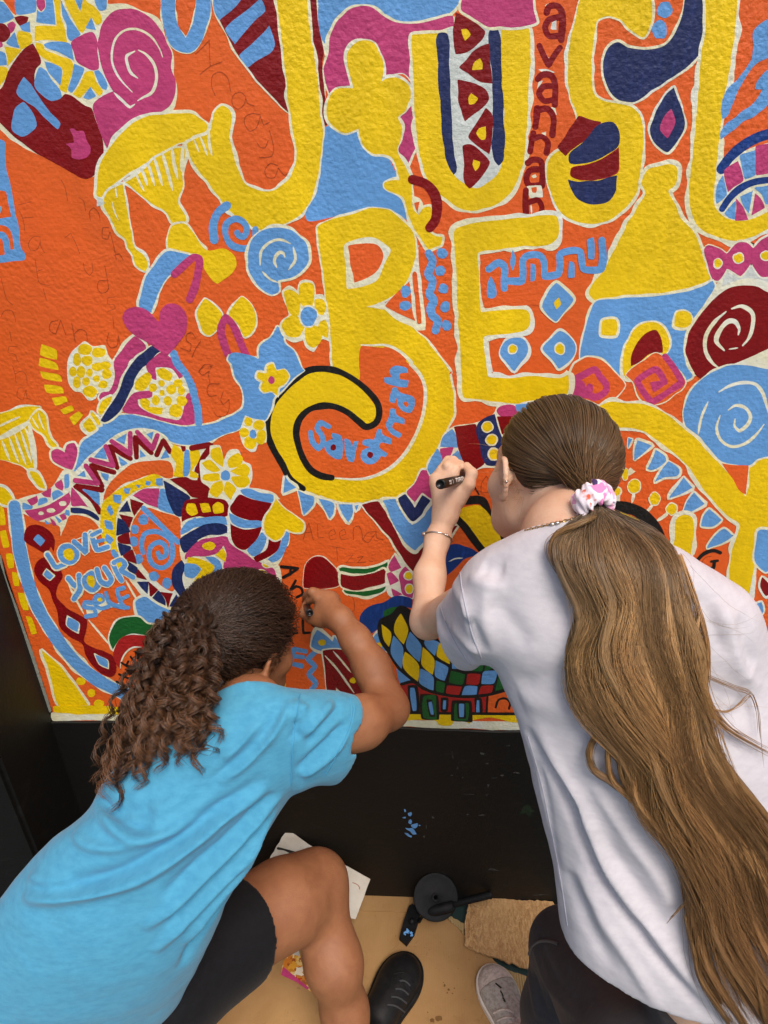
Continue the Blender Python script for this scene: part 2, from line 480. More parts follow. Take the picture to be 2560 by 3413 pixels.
MURAL = '''
# painted_letter
F Y w30 @A3 2050,-60 2330,-60 2290,500 2240,1100 2500,1180 2700,1130 2740,1360 2500,1460 2000,1440 1990,1000 2040,400 ; F B @B3 1900,150 2300,80 2500,420 2200,640 1880,520 ; F P @B3 2000,900 2300,820 2420,1150 2180,1350 1960,1200 ; s C 30 @B3 2090,1010 2200,960 2290,1080 2190,1200 2090,1120
F R @C3 1900,300 2200,200 2500,420 2420,760 2050,800 ; F Y @C3 2000,1000 2300,950 2600,1300 2300,1500 1950,1380 ; F N @D3 1850,300 2200,250 2300,700 1900,760 ; f B @D3 1980,420 2120,400 2150,600 2000,610
F B @D2 1500,500 1800,420 1900,800 1560,900 ; F Y @D3 250,700 520,620 640,1100 330,1180 ; F G @D2 1400,1050 1700,1000 1760,1350 1420,1380 ; F P @D3 800,900 1150,820 1250,1240 880,1300 ; F B @D3 1350,1000 1600,960 1660,1300 1380,1340 ; F Y @C3 -200,1100 60,1050 120,1500 -160,1560 ; F B @C2 1150,1000 1350,960 1380,1250 1180,1280 ; F R @D3 100,150 400,100 420,420 140,460
# painted_panel
f B @A0 -40,1190 40,1220 45,1350 80,1550 @B0 90,20 120,200 165,420 185,590 220,640 215,690 100,705 -40,720 ; f O @B0 -40,95 45,100 70,200 95,320 40,330 -40,335 ; f B @B0 -40,215 10,225 18,255 -10,300 -40,300 ; f O @B0 -40,385 60,395 95,450 125,600 90,605 70,500 30,445 -40,440 ; f O @B0 -40,500 12,508 35,640 -40,645
# painted_mosaic
f C @A0 -60,-60 935,-60 930,30 1100,35 1250,100 1370,160 1440,330 1500,470 1510,640 1530,760 1490,960 1280,1000 1040,1150 930,1300 890,1330 860,1480 790,1530 700,1500 -60,1040
f O @A0 15,-30 130,-30 142,135 112,115 60,50
f B @A0 -40,10 20,15 70,65 125,150 60,190 -40,215 ; f B @A0 132,-30 300,-30 302,100 230,122 145,125 ; f B @A0 392,-30 450,-30 470,100 480,215 310,195 320,85 355,110 390,70 ; f P @A0 318,-20 375,-20 390,60 355,98 322,55
f R @A0 122,150 180,135 245,150 230,200 170,225 140,190 ; f P @A0 60,210 110,182 140,210 120,260 95,285 ; f R @A0 -40,205 40,205 92,290 60,350 20,365 -40,330 ; f B @A0 165,222 260,180 266,280 190,265 ; f B @A0 62,370 125,280 180,415 105,398
f Y @A0 165,275 265,290 280,365 180,425 148,330 ; f Y @A0 40,405 120,412 182,432 130,490 62,570 68,520 ; f B @A0 -40,430 40,460 60,560 -40,565 ; f Y @A0 -60,570 60,580 75,620 20,720 -60,800 ; f P @A0 -40,345 15,365 20,400 -40,420
f Y @A0 455,-40 515,-40 530,140 560,230 585,370 470,350 302,352 300,228 400,222 485,225 480,100 ; f B @A0 522,-30 560,60 625,200 690,295 612,352 590,330 570,210 540,120
f Y @A0 545,-40 612,-40 690,105 722,-30 765,20 810,50 862,120 870,200 835,215 792,150 760,210 710,282 690,270 620,150 570,40 ; f B @A0 632,-30 720,-30 690,92 ; f B @A0 790,150 832,260 745,240 ; f B @A0 800,-40 922,-40 915,80 862,90 830,40
f P @A0 618,370 680,310 800,280 835,330 845,450 850,600 800,612 740,590 660,530 632,450 ; f B @A0 375,385 400,370 600,380 632,480 640,530 500,450 400,415
f Y @A0 303,362 372,385 380,420 500,470 620,530 636,590 600,700 575,802 518,770 542,600 460,545 350,480 312,420 ; f B @A0 378,525 450,545 532,590 520,740 470,690 400,580
f B @A0 640,550 732,590 720,640 620,802 588,780 620,660 ; f Y @A0 740,620 800,615 832,700 890,792 860,832 780,740 690,850 628,812 700,710 ; f B @A0 780,745 832,830 762,860 720,842 ; f B @A0 810,615 850,602 932,740 920,782 880,770 832,680
# painted_fish
f R @A0 285,375 312,420 355,545 320,590 300,690 330,780 400,850 470,870 520,850 560,810 620,830 740,910 790,930 830,1060 882,1200 890,1400 820,1510 760,1540 600,1480 440,1390 280,1300 130,1190 50,1110 -20,1040 -60,1000 -60,800 10,760 100,570 220,412 ; f B @A0 345,585 400,612 450,690 520,782 530,840 440,870 330,790 298,740 310,650
f B @A0 205,665 262,720 400,930 522,1072 500,1115 450,1080 300,930 150,800 170,730 ; f B @A0 205,880 250,930 300,1010 315,1090 250,1150 180,1180 110,1132 108,1020 140,930 ; f P @A0 600,1115 640,1110 660,1128 720,1130 750,1220 782,1280 770,1340 700,1375 620,1362 608,1290 560,1245 640,1232 630,1170
# painted_spiral
f P @A0 1000,90 1150,80 1300,150 1400,280 1460,400 1485,480 1480,580 1510,680 1515,800 1480,900 1400,960 1250,990 1150,1030 1040,1130 925,1285 885,1200 830,1040 805,900 900,820 985,790 950,740 890,600 860,480 850,350 880,220 940,130
s C 20 @A0 1405,492 1380,425 1300,312 1180,252 1080,262 1005,325 970,430 970,540 1010,640 1060,710 1142,795 ; s C 26 @A0 1165,442 1095,485 1102,560 1132,630 1190,675 ; s C 26 @A0 1195,432 1262,470 1332,560 1352,680 1310,800 1230,845 1190,870 ; s C 24 @A0 985,800 1060,872 1125,925 1165,900
# painted_letter
S B 132 @A0 1455,-60 1458,140 1505,300 1560,375 @A1 -30,395 20,330 70,200 95,90 100,-60
# painted_stripes
F R w16 @A1 180,-40 722,-40 745,250 790,500 830,750 845,972 800,940 640,780 490,600 390,460 240,190 190,80
f B @A1 190,-30 440,-30 370,62 240,172 198,90 ; f B @A1 500,60 590,-10 628,92 550,170 370,385 288,250 ; f B @A1 668,218 716,390 690,440 550,530 482,582 410,480 560,340
f R @A1 985,-40 1066,-40 1090,200 1135,420 1130,530 1150,800 1165,1085 1125,1092 1095,800 1060,500 1020,280
# painted_sky_patch
f C @A1 1075,-60 @A2 740,-60 660,60 560,150 400,185 240,205 90,185 -20,130 @A1 1600,105 1540,70 1480,55 1360,95 1265,175 1205,290 1180,480 1150,830 1170,1090 1140,700 1145,520 1100,230 1078,60
f B @A1 1082,-40 @A2 700,-40 640,40 540,130 400,168 250,188 100,168 0,120 @A1 1600,88 1540,58 1480,38 1350,80 1250,160 1192,280 1160,392 1130,350 1100,230 1085,80
f B @A1 1130,1110 1175,1085 1280,1050 @A2 0,1200 60,1400 130,1560 @B2 90,20 160,150 212,352 100,290 0,255 @B1 1550,245 1400,272 1300,300 1000,350 978,275 1040,150 1080,20 @A1 1112,1400
# painted_flower
F P @A1 1142,590 1172,480 1192,300 1262,180 1350,90 1480,52 1560,72 1640,130 @A2 100,190 250,205 430,172 598,130 600,230 450,272 240,302 230,450 245,710 160,640 0,680 @A1 1640,720 1400,742 1240,762 1190,815 1150,700
F P @A2 235,920 265,1100 282,1250 240,1350 200,1452 140,1382 105,1290 150,1200 140,1060 110,1010 170,970
F Y w20 @A1 1500,340 1570,382 1640,500 1652,600 1630,720 @A2 0,690 70,668 130,672 220,752 235,850 180,950 120,1010 150,1100 148,1200 110,1290 200,1470 240,1559 @B2 240,60 250,170 260,250 300,300 340,240 400,225 420,290 390,380 380,440 450,490 500,492 490,560 430,580 385,600 300,480 220,340 180,200 160,150 90,110 0,60 @A2 0,1580 80,1555 130,1555 60,1360 0,1330 @A1 1560,1320 1480,1260 1450,1180 1440,1110 1330,1150 1230,1100 1170,1020 1165,930 1190,830 1260,760 1390,760 1350,600 1335,480 1390,390
# painted_cup
F Y w26 @A0 838,1640 842,1540 862,1420 920,1310 1040,1160 1170,1050 1280,1000 1480,985 1659,988 @A1 60,1020 130,1085 122,1130 0,1175 @A0 1640,1192 1480,1272 1300,1382 1100,1505 985,1595 @B0 900,140 860,150 836,135
F Y w20 @A0 1080,1575 1200,1500 1340,1372 1440,1312 1560,1272 1600,1285 1582,1450 @B0 1580,60 1540,190 1560,240 1612,350 1540,390 1490,372 1450,292 1330,212 1200,122 1085,22
s C 24 @A0 1212,1440 1240,1500 1272,1600 ; s C 22 @A0 1275,1400 1300,1480 1335,1600 ; s C 26 @A0 1332,1360 1360,1450 1402,1600 ; s C 30 @A0 1400,1310 1440,1450 1492,1645 ; s C 30 @A0 1485,1270 1500,1390 1535,1545 ; s C 18 @A0 1175,1490 1200,1560 1245,1650 ; s C 30 @A0 1580,1250 1575,1360 1568,1480
F Y w18 @B0 1000,50 1060,30 1085,150 1110,300 1130,420 1170,590 1240,650 1280,742 1255,790 1180,742 1150,650 1100,580 1085,520 1010,450 950,320 890,190 930,100 ; s C 12 @B0 1000,60 1000,90 1012,152 ; s C 12 @B0 970,190 985,260 1022,345 ; f W @B0 838,150 888,165 905,205 836,232
f C @B0 1480,380 1600,360 @B1 0,415 70,520 135,595 95,690 20,650 @B0 1640,650 1450,620 1435,520
f Y @B0 1490,402 1600,380 @B1 0,440 60,530 130,600 280,590 370,660 385,740 320,830 220,895 150,840 100,760 92,680 30,640 @B0 1640,640 1560,630 1460,600 1448,520
# painted_letter
F Y w22 @ 661,-12 668,50 675,95 685,162 692,250 697,287 692,338 688,375 685,389 672,431 657,456 620,481 590,490 557,496 532,481 497,459 475,429 447,392 415,347 403,310 430,298 452,285 458,262 464,240 478,228 495,238 500,262 497,300 502,330 512,362 530,396 552,408 578,412 600,406 622,388 637,362 640,325 634,285 624,230 617,160 605,60 598,-12
s C 16 @A1 20,1210 35,1250 60,1312 ; s C 18 @A1 70,1180 95,1240 132,1342 ; s C 24 @A1 148,1130 148,1230 172,1342
# painted_letter
F Y w30 @A2 245,305 460,290 800,260 1010,232 1240,230 1260,300 1260,600 1240,950 1222,1250 1190,1450 1100,1659 @B2 1080,130 950,222 780,265 640,240 520,150 430,60 @A2 380,1550 312,1350 272,1050 255,700
f W @A2 545,250 900,215 1000,215 1005,600 1040,1100 1020,1400 975,1515 860,1600 790,1625 700,1590 605,1500 590,1200 565,700
f N @A2 468,290 500,280 545,290 560,400 575,750 602,1300 626,1490 600,1515 560,1450 512,1250 490,950 465,600 ; f N @A2 915,270 970,230 1000,300 1015,600 1035,1000 1040,1350 1020,1400 990,1430 950,1380 940,1100 930,600 905,330
f R @A2 620,108 700,150 870,270 832,360 690,465 620,470 600,250 ; f Y @A2 668,255 715,250 750,300 700,355 682,320 ; f R @A2 910,370 920,500 935,722 830,710 700,620 656,580 720,500 820,410 ; f Y @A2 830,503 855,550 850,602 765,602 780,540 ; f R @A2 640,692 760,710 880,780 905,860 820,950 700,1048 670,980 640,800 ; f Y @A2 752,798 812,850 780,897 735,902 728,830 ; f R @A2 880,940 935,990 935,1150 908,1332 850,1290 728,1182 800,1060 ; f Y @A2 880,1090 870,1200 840,1207 793,1150 820,1105 ; f R @A2 685,1260 740,1248 850,1320 916,1400 840,1530 740,1627 702,1590 690,1400 ; f Y @A2 770,1373 828,1400 820,1440 790,1477 763,1420
F P @A2 700,-60 1285,-60 1292,80 1320,192 1180,230 1030,232 880,222 750,140 668,80
# painted_lettering
f C @A2 1395,50 1420,30 1500,30 1450,48 ; f C @A2 1330,600 1400,595 1480,625 1400,640 ; f C @A2 1335,700 1380,690 1320,780 ; f C @A2 1400,930 1480,925 1490,990 1450,980 ; f C @A2 1360,1150 1400,1135 1400,1180 ; f C @A2 1240,1370 1320,1350 1300,1380 ; f C @A2 1380,430 1425,520 1440,490 1425,500
s R 58 @A2 1405,110 1425,60 1490,50 1530,90 1532,345 ; s R 56 @A2 1505,150 1425,172 1392,240 1425,310 1512,310 ; f W @A2 1450,190 1495,170 1490,255 1440,250
s R 52 @A2 1342,395 1380,480 1422,565 1470,480 1520,412
s R 54 @A2 1330,682 1362,648 1440,650 1472,700 1476,905 ; s R 52 @A2 1462,742 1372,752 1340,810 1382,870 1470,860 ; f O @A2 1395,800 1440,770 1430,800 1400,815
s R 54 @A2 1322,935 1318,1020 1308,1095 ; s R 54 @A2 1322,952 1410,940 1460,1000 1455,1165
s R 52 @A2 1290,1150 1275,1230 1262,1310 ; s R 50 @A2 1282,1195 1370,1182 1415,1232 1405,1318
s R 54 @A2 1242,1408 1282,1380 1350,1390 1370,1450 1365,1605 ; s R 52 @A2 1350,1462 1262,1472 1230,1540 1252,1600 1350,1600 ; f C @A2 1275,1520 1310,1500 1322,1525 1290,1535
f C @B2 1240,60 1355,50 1370,150 1260,155 ; s R 54 @B2 1226,88 1222,190 1228,298 ; s R 50 @B2 1232,200 1330,172 1362,222 1360,290 ; s C 14 @B2 1270,215 1275,290 ; f O @B2 1270,65 1315,62 1310,110 1280,112
# painted_letter
F Y w20 @A3 642,-60 655,100 640,210 592,320 575,326 540,310 450,240 380,172 280,135 190,170 160,280 135,500 140,700 165,822 240,870 360,890 480,920 540,980 570,1080 578,1300 555,1480 530,1659 @B3 500,150 430,240 300,340 180,375 0,360 @B2 1550,302 1480,210 1430,80 @A2 1420,1600 1408,1480 1450,1340 1510,1300 1580,1300 1659,1100 1660,960 1610,850 1590,600 1600,400 @A3 -10,180 30,0 62,-60
f R @A2 1500,1272 1560,1190 1655,1030 @A3 20,1000 100,1020 212,1058 190,1105 60,1230 -50,1305 -90,1350 ; f N @A3 -60,1335 60,1230 210,1070 320,1055 372,1130 370,1250 260,1340 100,1410 0,1420 -55,1405 ; f r @A3 -45,1450 100,1420 260,1345 372,1268 360,1490 200,1550 0,1548 -50,1520 ; f R @A3 -40,1455 100,1424 260,1350 366,1285 356,1485 200,1545 0,1544 -45,1520
f N @A3 -70,1552 0,1560 200,1556 356,1512 350,1620 @B3 350,80 272,190 100,207 20,172 @B2 1650,140 1600,30 1590,-10
# painted_blob
F N @A3 965,-60 1132,-60 1115,250 1095,420 1000,540 850,660 650,790 480,887 350,850 262,722 240,560 260,440 360,365 450,412 600,427 760,392 850,292 910,140
e B @A3 768,85,68,72 ; e B @A3 723,258,66,80
F N @A3 845,755 880,850 945,1075 870,1230 790,1312 690,1250 640,1130 680,990 760,840 ; f P @A3 822,945 860,1050 790,1197 725,1122 765,1000
# painted_letter
F Y w34 @A3 1130,-60 1392,-60 1372,250 1312,700 1252,1050 1210,1500 @B3 1200,100 1222,240 1290,320 1400,350 1520,330 1659,240 1720,200 1720,400 1659,422 1500,502 1380,527 1220,490 1080,430 1000,280 975,100 @A3 990,1500 1040,1000 1080,500 1120,200
# painted_splash
f B @A3 1680,155 1540,250 1530,400 1512,520 1400,670 1280,812 1255,950 1268,1022 1320,980 1380,830 1480,642 1570,540 1680,482 ; f B @A3 1680,590 1560,700 1548,768 1612,770 1550,870 1400,990 1288,1082 1243,1160 1250,1212 1330,1150 1450,1050 1600,960 1680,840
# painted_rainbow
f C @A3 1205,1560 1240,1470 1400,1330 1700,1220 @B3 1710,225 1500,345 1380,350 1285,320 1200,222
s L 92 @A3 1255,1462 1320,1370 1440,1262 1560,1192 1700,1145
f P @A3 1280,1472 1400,1385 1445,1560 1310,1645 ; f B @A3 1412,1340 1550,1300 1556,1500 1462,1545 ; f P @A3 1560,1268 1700,1235 1700,1485 1560,1515 ; f B @A3 1215,1600 1268,1520 1300,1659 @B3 1298,130 1215,212 ; f P @B3 1282,-20 1300,40 1310,106 1440,0
s L 60 @B3 1262,250 1330,152 1420,72 1530,20 1700,-5
f B @B3 1285,290 1380,180 1382,342 1330,330 ; f P @B3 1385,165 1440,222 1490,342 1380,347 ; f B @B3 1410,140 1532,88 1492,287 1450,230 ; f P @B3 1545,110 1590,150 1632,240 1515,307 ; f B @B3 1550,70 1700,45 1700,200 1640,212 1600,130
# painted_flask
F Y w30 @A3 572,1545 620,1462 700,1442 810,1415 870,1440 882,1520 860,1600 @B3 800,92 850,200 920,350 1010,440 1080,580 1110,700 1160,850 1080,920 900,960 600,1005 300,1032 160,1032 112,982 130,920 220,810 330,600 440,380 550,200 595,110 562,30
# painted_diamonds
f C @B3 1200,925 1280,800 1500,700 1700,700 1700,1630 1300,1610 1000,1690 930,1500 925,1300 960,1290 1010,1180 1120,1050
f W @B3 1262,925 1290,780 1410,842 1520,740 1600,842 1700,830 1700,905 1600,860 1450,852
F P @B3 1108,592 1140,560 1240,590 1302,635 1400,540 1470,545 1530,592 1600,520 1700,470 1700,822 1600,832 1515,710 1422,835 1300,767 1230,870 1180,862 1140,740 ; E Y @B3 1225,718,30,38 ; E Y @B3 1405,675,40,40 ; E Y @B3 1640,655,42,36
# painted_spiral
f R @B3 1480,910 1600,940 1720,1000 1720,1400 1600,1482 1500,1532 1400,1572 1250,1632 1150,1700 1100,1722 1000,1650 950,1540 935,1430 980,1310 1060,1180 1200,1020 1340,930
s C 34 @B3 1345,1112 1430,1090 1522,1150 1522,1280 1490,1370 1440,1430 ; s C 40 @B3 1402,1335 1410,1290 1370,1222 1320,1220 1242,1300 1212,1390 1280,1472 ; s C 34 @B3 1295,1138 1200,1222 1122,1350 1120,1480 1180,1582 1235,1625 ; s C 12 @B3 1320,1462 1400,1450
# painted_building
F B @B3 170,1050 400,1022 700,1002 950,962 1080,930 1180,870 1202,912 1130,1040 1040,1160 960,1280 930,1450 950,1600 1000,1690 980,1710 930,1735 830,1600 600,1560 430,1680 380,1700 300,1640 200,1560 120,1530 38,1560 35,1500 60,1380 110,1180
F Y @B3 230,1215 280,1205 340,1212 355,1270 340,1338 222,1335 ; F Y @B3 870,1140 930,1130 985,1160 990,1230 940,1275 850,1262
F Y @B3 415,1690 430,1450 480,1330 560,1250 680,1230 760,1280 800,1380 795,1470 760,1512 735,1490 460,1720 ; f R @B3 472,1612 490,1480 550,1370 620,1310 690,1295 730,1360 745,1490 650,1500 540,1582
F O w16 @C3 -20,40 40,0 100,-30 200,-10 310,80 425,222 340,330 210,380 100,340 -20,330 ; F O w10 @C3 430,130 470,80 600,0 690,-60 740,-40 830,40 945,190 900,260 660,390 560,340 490,190
# painted_square_spiral
s P 62 @C3 -20,170 60,130 165,80 205,140 262,220 255,270 160,322 112,290 118,235 ; f P @C3 -40,170 30,165 70,190 90,250 120,330 -40,330 ; s P 56 @C3 770,-30 840,60 910,192 830,252 652,358 592,290 530,180 690,80 730,122 765,190 ; f P @C3 640,192 720,180 795,185 760,220 700,262 670,275 650,240
# painted_letter
F Y w26 @C3 205,395 300,362 430,372 600,382 760,452 900,562 1040,682 1180,832 1300,962 1430,1122 1470,1190 1490,1100 1510,910 1560,862 1720,790 1720,1500 1575,1490 1560,1659 @D3 1540,262 1500,500 1450,662 1390,560 1342,480 @C3 1345,1659 1408,1420 1290,1332 1200,1232 1090,1100 1000,962 900,852 780,752 640,652 500,592 430,590 300,562
# painted_spiral
F B @C3 1300,50 1450,42 1560,60 1720,100 1720,800 1560,862 1512,905 1380,902 1250,872 1150,772 1070,662 990,602 940,560 930,450 960,330 1020,232 1130,130
s C 30 @C3 1235,275 1330,222 1440,195 1550,210 1610,280 1640,370 1665,460 ; s C 30 @C3 1315,432 1380,392 1470,420 1507,492 1480,560 1410,612 1370,570 1375,510 ; s C 26 @C3 1245,478 1215,590 1250,690 1340,747 1460,722 1560,640 1625,555 ; s C 22 @C3 1140,362 1085,490 1055,640
f O @C3 1262,893 1380,905 1488,910 1470,1162 1440,1152 1350,1020
# painted_patch
F B @C3 1575,1475 1620,1462 1720,1500 @D3 1720,200 1640,275 1590,240 1545,180 1558,0 ; F B @D3 1600,540 1625,620 1560,692 1500,650 1540,570 ; F R @D3 1610,325 1659,370 1700,450 1640,482 1592,400 ; f Y @D3 1580,880 1700,850 1700,950 1640,960
s C 14 @D3 1548,220 1500,480 1455,660
# painted_teeth
F B @C3 450,670 490,682 450,760 ; F B @C3 530,692 655,742 590,800 500,870 515,762 ; F B @C3 690,780 770,832 780,870 650,952 610,940 660,860 ; F B @C3 800,872 892,952 880,992 760,1012 682,1052 740,950 ; F B @C3 930,1010 1010,1102 920,1152 808,1190 860,1110 ; F B @C3 1020,1145 1112,1240 1000,1302 913,1330 960,1230 ; F B @C3 1150,1290 1252,1380 1180,1432 1085,1430 1100,1352 ; F B @C3 1280,1455 1367,1520 1240,1592 1138,1622 1200,1520
# painted_pins
s C 26 @C3 500,1130 495,1180 482,1232 ; s C 26 @C3 662,1245 640,1280 608,1312 ; s C 30 @C3 800,1312 760,1350 695,1392 ; f C @C3 330,1160 380,1120 375,1240 325,1240 ; f C @C3 440,960 470,925 515,962 450,1000 ; E Y @C3 500,1090,50,55 ; E Y @C3 680,1200,45,55 ; E Y @C3 825,1285,45,50 ; E Y @C3 425,985,26,50 ; E Y @C3 345,1135,40,38
F Y w32 @C3 870,1362 930,1340 1000,1362 1015,1422 1000,1659 @D3 1000,132 920,90 840,40 @C3 850,1560
# painted_arch
s K 108 @C3 300,1275 430,1275 540,1312 640,1402 700,1490 740,1620 ; f Y @C3 380,1310 480,1342 560,1390 640,1482 660,1540 500,1520 380,1400
# painted_lettering
s K 30 @D3 1248,110 1200,92 1120,110 1055,170 1045,205 ; s K 28 @D3 1085,225 1140,245 1188,240 1196,185 ; s K 22 @D3 1168,186 1225,178 ; s K 20 @D3 1150,275 1190,295 1220,330
# painted_letter
f C @B2 0,1070 90,1000 222,860 262,690 300,560 305,700 355,1290 240,1290
F Y w18 @B1 1085,402 1200,342 1400,290 1550,245 1659,252 @B2 60,270 180,370 250,450 275,560 265,680 222,830 150,930 60,1010 -60,1062 @B2 0,1112 100,1200 250,1282 370,1390 460,1500 530,1600 570,1659 @C2 560,100 600,280 592,480 520,640 430,820 370,930 240,1110 130,1182 0,1205 @C1 1500,1235 1350,1232 1150,1190 960,1110 850,1030 780,900 700,762 655,640 655,500 690,390 780,270 900,162 1000,92 1130,75 @C1 1215,60 @B1 1210,1500 1180,1200 1155,1000 1140,850 1110,650 1092,482
f C @B1 1318,560 1400,512 1560,495 1659,550 @B2 55,600 0,722 @B1 1600,862 1480,922 1340,940 1330,750 ; f O @B1 1352,570 1460,550 1600,562 1655,640 1640,720 1580,800 1480,860 1402,887 1388,800 ; f C @B1 1505,1095 1600,1070 @B2 0,1045 20,1085 0,1120 @B1 1600,1108
f O @C1 1125,400 1010,430 930,510 900,620 915,720 960,850 1030,952 1120,1005 1210,1020 1400,1020 @C2 -100,1010 0,950 100,880 200,760 300,560 340,420 345,230 300,120 190,0 @B2 200,1540 110,1470 0,1440 @B1 1659,1445 1465,1440 1450,1540 1447,1640 1446,1740 1470,1800 1550,1900 1610,2010 1590,2095 1500,2135 1440,2085 1340,2005 1220,1955
s C 30 @B1 1462,1425 1560,1428 1659,1425 @B2 60,1440 160,1500 240,1580 @C2 225,30 310,125 352,230 347,420 310,560 210,765 105,890 0,965 @C1 1500,1022 1400,1030 1215,1018
s K 56 @C1 960,1112 850,1030 780,900 700,762 655,640 655,500 690,390 780,270 900,162 1000,92 1130,75 1260,97 1400,170 1520,270 1600,370 1618,460 1590,540 1505,578 1440,530 1340,450 1220,400 1120,397 1010,430 930,510 900,620 915,720 960,850 1030,952 1120,1002 1208,1017
# painted_lettering
s B 46 @C1 1182,575 1110,540 1082,590 1120,650 1132,715 1090,765 1040,705 1025,625 ; f B @C1 1212,630 1290,650 1305,722 1285,850 1240,850 1150,772 1148,720 1230,685 1205,650 ; e R @C1 1222,755,25,28 ; f B @C1 1318,680 1360,690 1380,762 1400,702 1442,700 1420,790 1390,880 1350,870 ; f B @C1 1470,690 1560,680 1622,780 1636,830 1570,892 1500,892 1458,840 1470,782 1540,752 1468,730 ; e R @C1 1537,820,28,30
f B @C2 -58,590 -18,595 -8,635 64,680 59,726 -28,711 -43,746 34,806 14,836 -56,806 -100,726 -78,656 ; f B @C2 60,420 100,425 110,465 182,510 177,560 90,545 75,580 152,640 132,672 60,642 12,560 40,490 ; f B @C2 80,235 112,240 130,270 262,330 267,400 230,460 160,442 120,390 115,322 90,377 48,360 60,280 ; f O @C2 168,372 195,358 216,385 192,407 ; f B @C2 90,55 200,70 210,112 140,120 138,160 212,175 200,232 110,227 3,190 3,150 70,150 53,90
# painted_letter
F Y w38 @B2 610,442 640,410 780,370 950,350 1200,320 1490,315 1515,380 1500,500 1430,560 1200,572 1000,602 815,632 820,800 840,1140 950,1130 1240,1130 1267,1200 1240,1282 1100,1322 862,1360 870,1500 895,1659 @C2 900,140 1000,155 1300,142 1520,152 1590,122 1592,270 1550,322 1350,362 1050,372 800,342 690,322 670,150 @B2 645,1300 630,900 612,600
f O @B2 845,680 880,660 1030,622 1200,618 1380,598 1420,640 1425,740 1450,755 1480,615 1490,660 1560,700 1560,1080 1280,1080 1000,1090 870,1108 845,1020 835,850
# painted_meander
s B 62 @B2 905,770 990,715 1035,742 1038,880 1040,935 ; s B 62 @B2 1060,872 1190,870 1202,800 1202,690 1235,655 1350,655 1380,702 1385,832 1505,810 1520,742 1522,640 1600,612 1659,608 @B3 35,620 48,690 65,768 215,768 232,700 224,520 ; f B @B2 1112,605 1145,690 1112,785 1085,720 ; f B @B2 922,835 955,890 970,1000 935,1025 897,1015 895,890 ; f B @B2 1262,715 1302,725 1302,875 1262,882 ; f B @B2 1600,700 1640,710 1645,840 1595,845 ; f B @B3 100,515 150,495 162,560 155,682 110,680 95,600
# painted_diamond
F B w20 @B2 1490,890 1570,950 1640,1030 1560,1140 1485,1222 1420,1170 1360,1100 1410,990 ; f Y @B2 1510,1012 1532,1070 1490,1117 1468,1060
# painted_diamond
F B w20 @B2 1100,1360 1200,1370 1240,1460 1180,1580 1125,1645 1060,1580 1000,1500 1030,1402 ; E Y @B2 1112,1460,34,38
# painted_diamond
F B w20 @B2 1520,1300 1600,1350 1659,1420 1640,1520 1510,1627 1440,1540 1375,1460 1440,1370 ; E Y @B2 1520,1462,38,44
# painted_dots
s B 72 @B2 385,632 420,702 400,762 382,812 420,872 410,930 392,982 430,1042 402,1112 420,1172 462,1212 445,1300 ; e B @B2 500,632,48,50 ; e B @B2 485,785,45,45 ; e B @B2 513,938,43,45 ; e B @B2 527,1095,44,48 ; e B @B2 540,1258,42,46
f O @B2 5,1088 90,1000 220,872 240,1000 255,1180 270,1215 120,1150 ; s O 40 @B2 265,810 285,1000 305,1225 ; e B @B2 185,962,42,52 ; e B @B2 180,1085,52,46 ; s O 40 @B2 262,820 280,980
# painted_arc
f C @B2 245,140 310,160 342,230 300,300 ; f O @B2 262,200 310,185 290,290 ; s R 88 @A2 245,1550 330,1575 @B2 370,40 440,132 458,230 440,350 395,412
# painted_tail
F B @B0 1440,612 1540,622 1640,650 1600,690 1530,770 1440,860 1370,970 1330,1080 1310,1150 1205,1097 1220,980 1260,840 1340,730 1390,660
# painted_hook
s P 66 @B0 1508,812 1580,745 1640,690 @B1 15,668 62,680 52,800 22,930 @B0 1640,1030
# painted_hook
# painted_ringlet
s B 74 @B1 300,222 225,282 182,400 192,515 ; s B 56 @B1 548,425 540,540 500,580 440,592 340,560 290,470 300,375 380,335 450,370 475,430 445,490 405,480 390,455
# painted_spiral
F B @B1 700,410 820,422 930,482 1000,590 1002,700 962,770 860,840 740,870 752,960 690,992 600,940 520,830 480,720 490,600 550,470 620,430 ; s C 24 @B1 852,550 760,515 670,540 600,612 588,735 ; s C 30 @B1 802,665 790,635 760,625 722,662 712,700 732,755 ; s C 24 @B1 875,580 892,690 835,775 ; s C 18 @B1 605,790 680,860 742,885
# painted_leaves
F Y w14 @B1 110,1020 180,1070 262,1170 250,1230 220,1290 150,1342 88,1310 60,1230 40,1150 70,1080 ; F Y w14 @B1 430,1010 500,1060 542,1150 547,1250 500,1330 460,1352 400,1250 318,1160 360,1080
s P 62 @B1 320,1530 272,1400 250,1280 290,1185 340,1232 392,1330 430,1430 465,1505
# painted_river
F B w16 @B1 735,1260 780,1302 800,1400 880,1480 960,1640 @C1 970,90 900,140 800,240 700,340 660,480 632,522 560,510 480,492 452,542 400,602 280,642 120,712 0,732 @C0 1600,732 1480,702 1400,642 1240,590 1080,610 960,670 860,762 740,862 660,952 635,1015 600,1010 578,950 640,870 670,790 720,700 800,640 880,552 1000,482 1120,472 1280,482 1420,532 1560,572 @C1 0,570 100,560 250,522 390,452 440,412 430,242 372,150 340,40 @B1 310,1552 340,1500 400,1490 480,1510 570,1540 580,1440 680,1360
# painted_flower
f C @B1 778,960 840,915 910,960 930,870 970,855 1050,885 1070,990 1125,985 1160,1050 1180,1170 1195,1300 1190,1400 1130,1375 1050,1485 985,1445 960,1385 880,1405 780,1340 755,1240 790,1190 830,1170 820,1110 790,1040
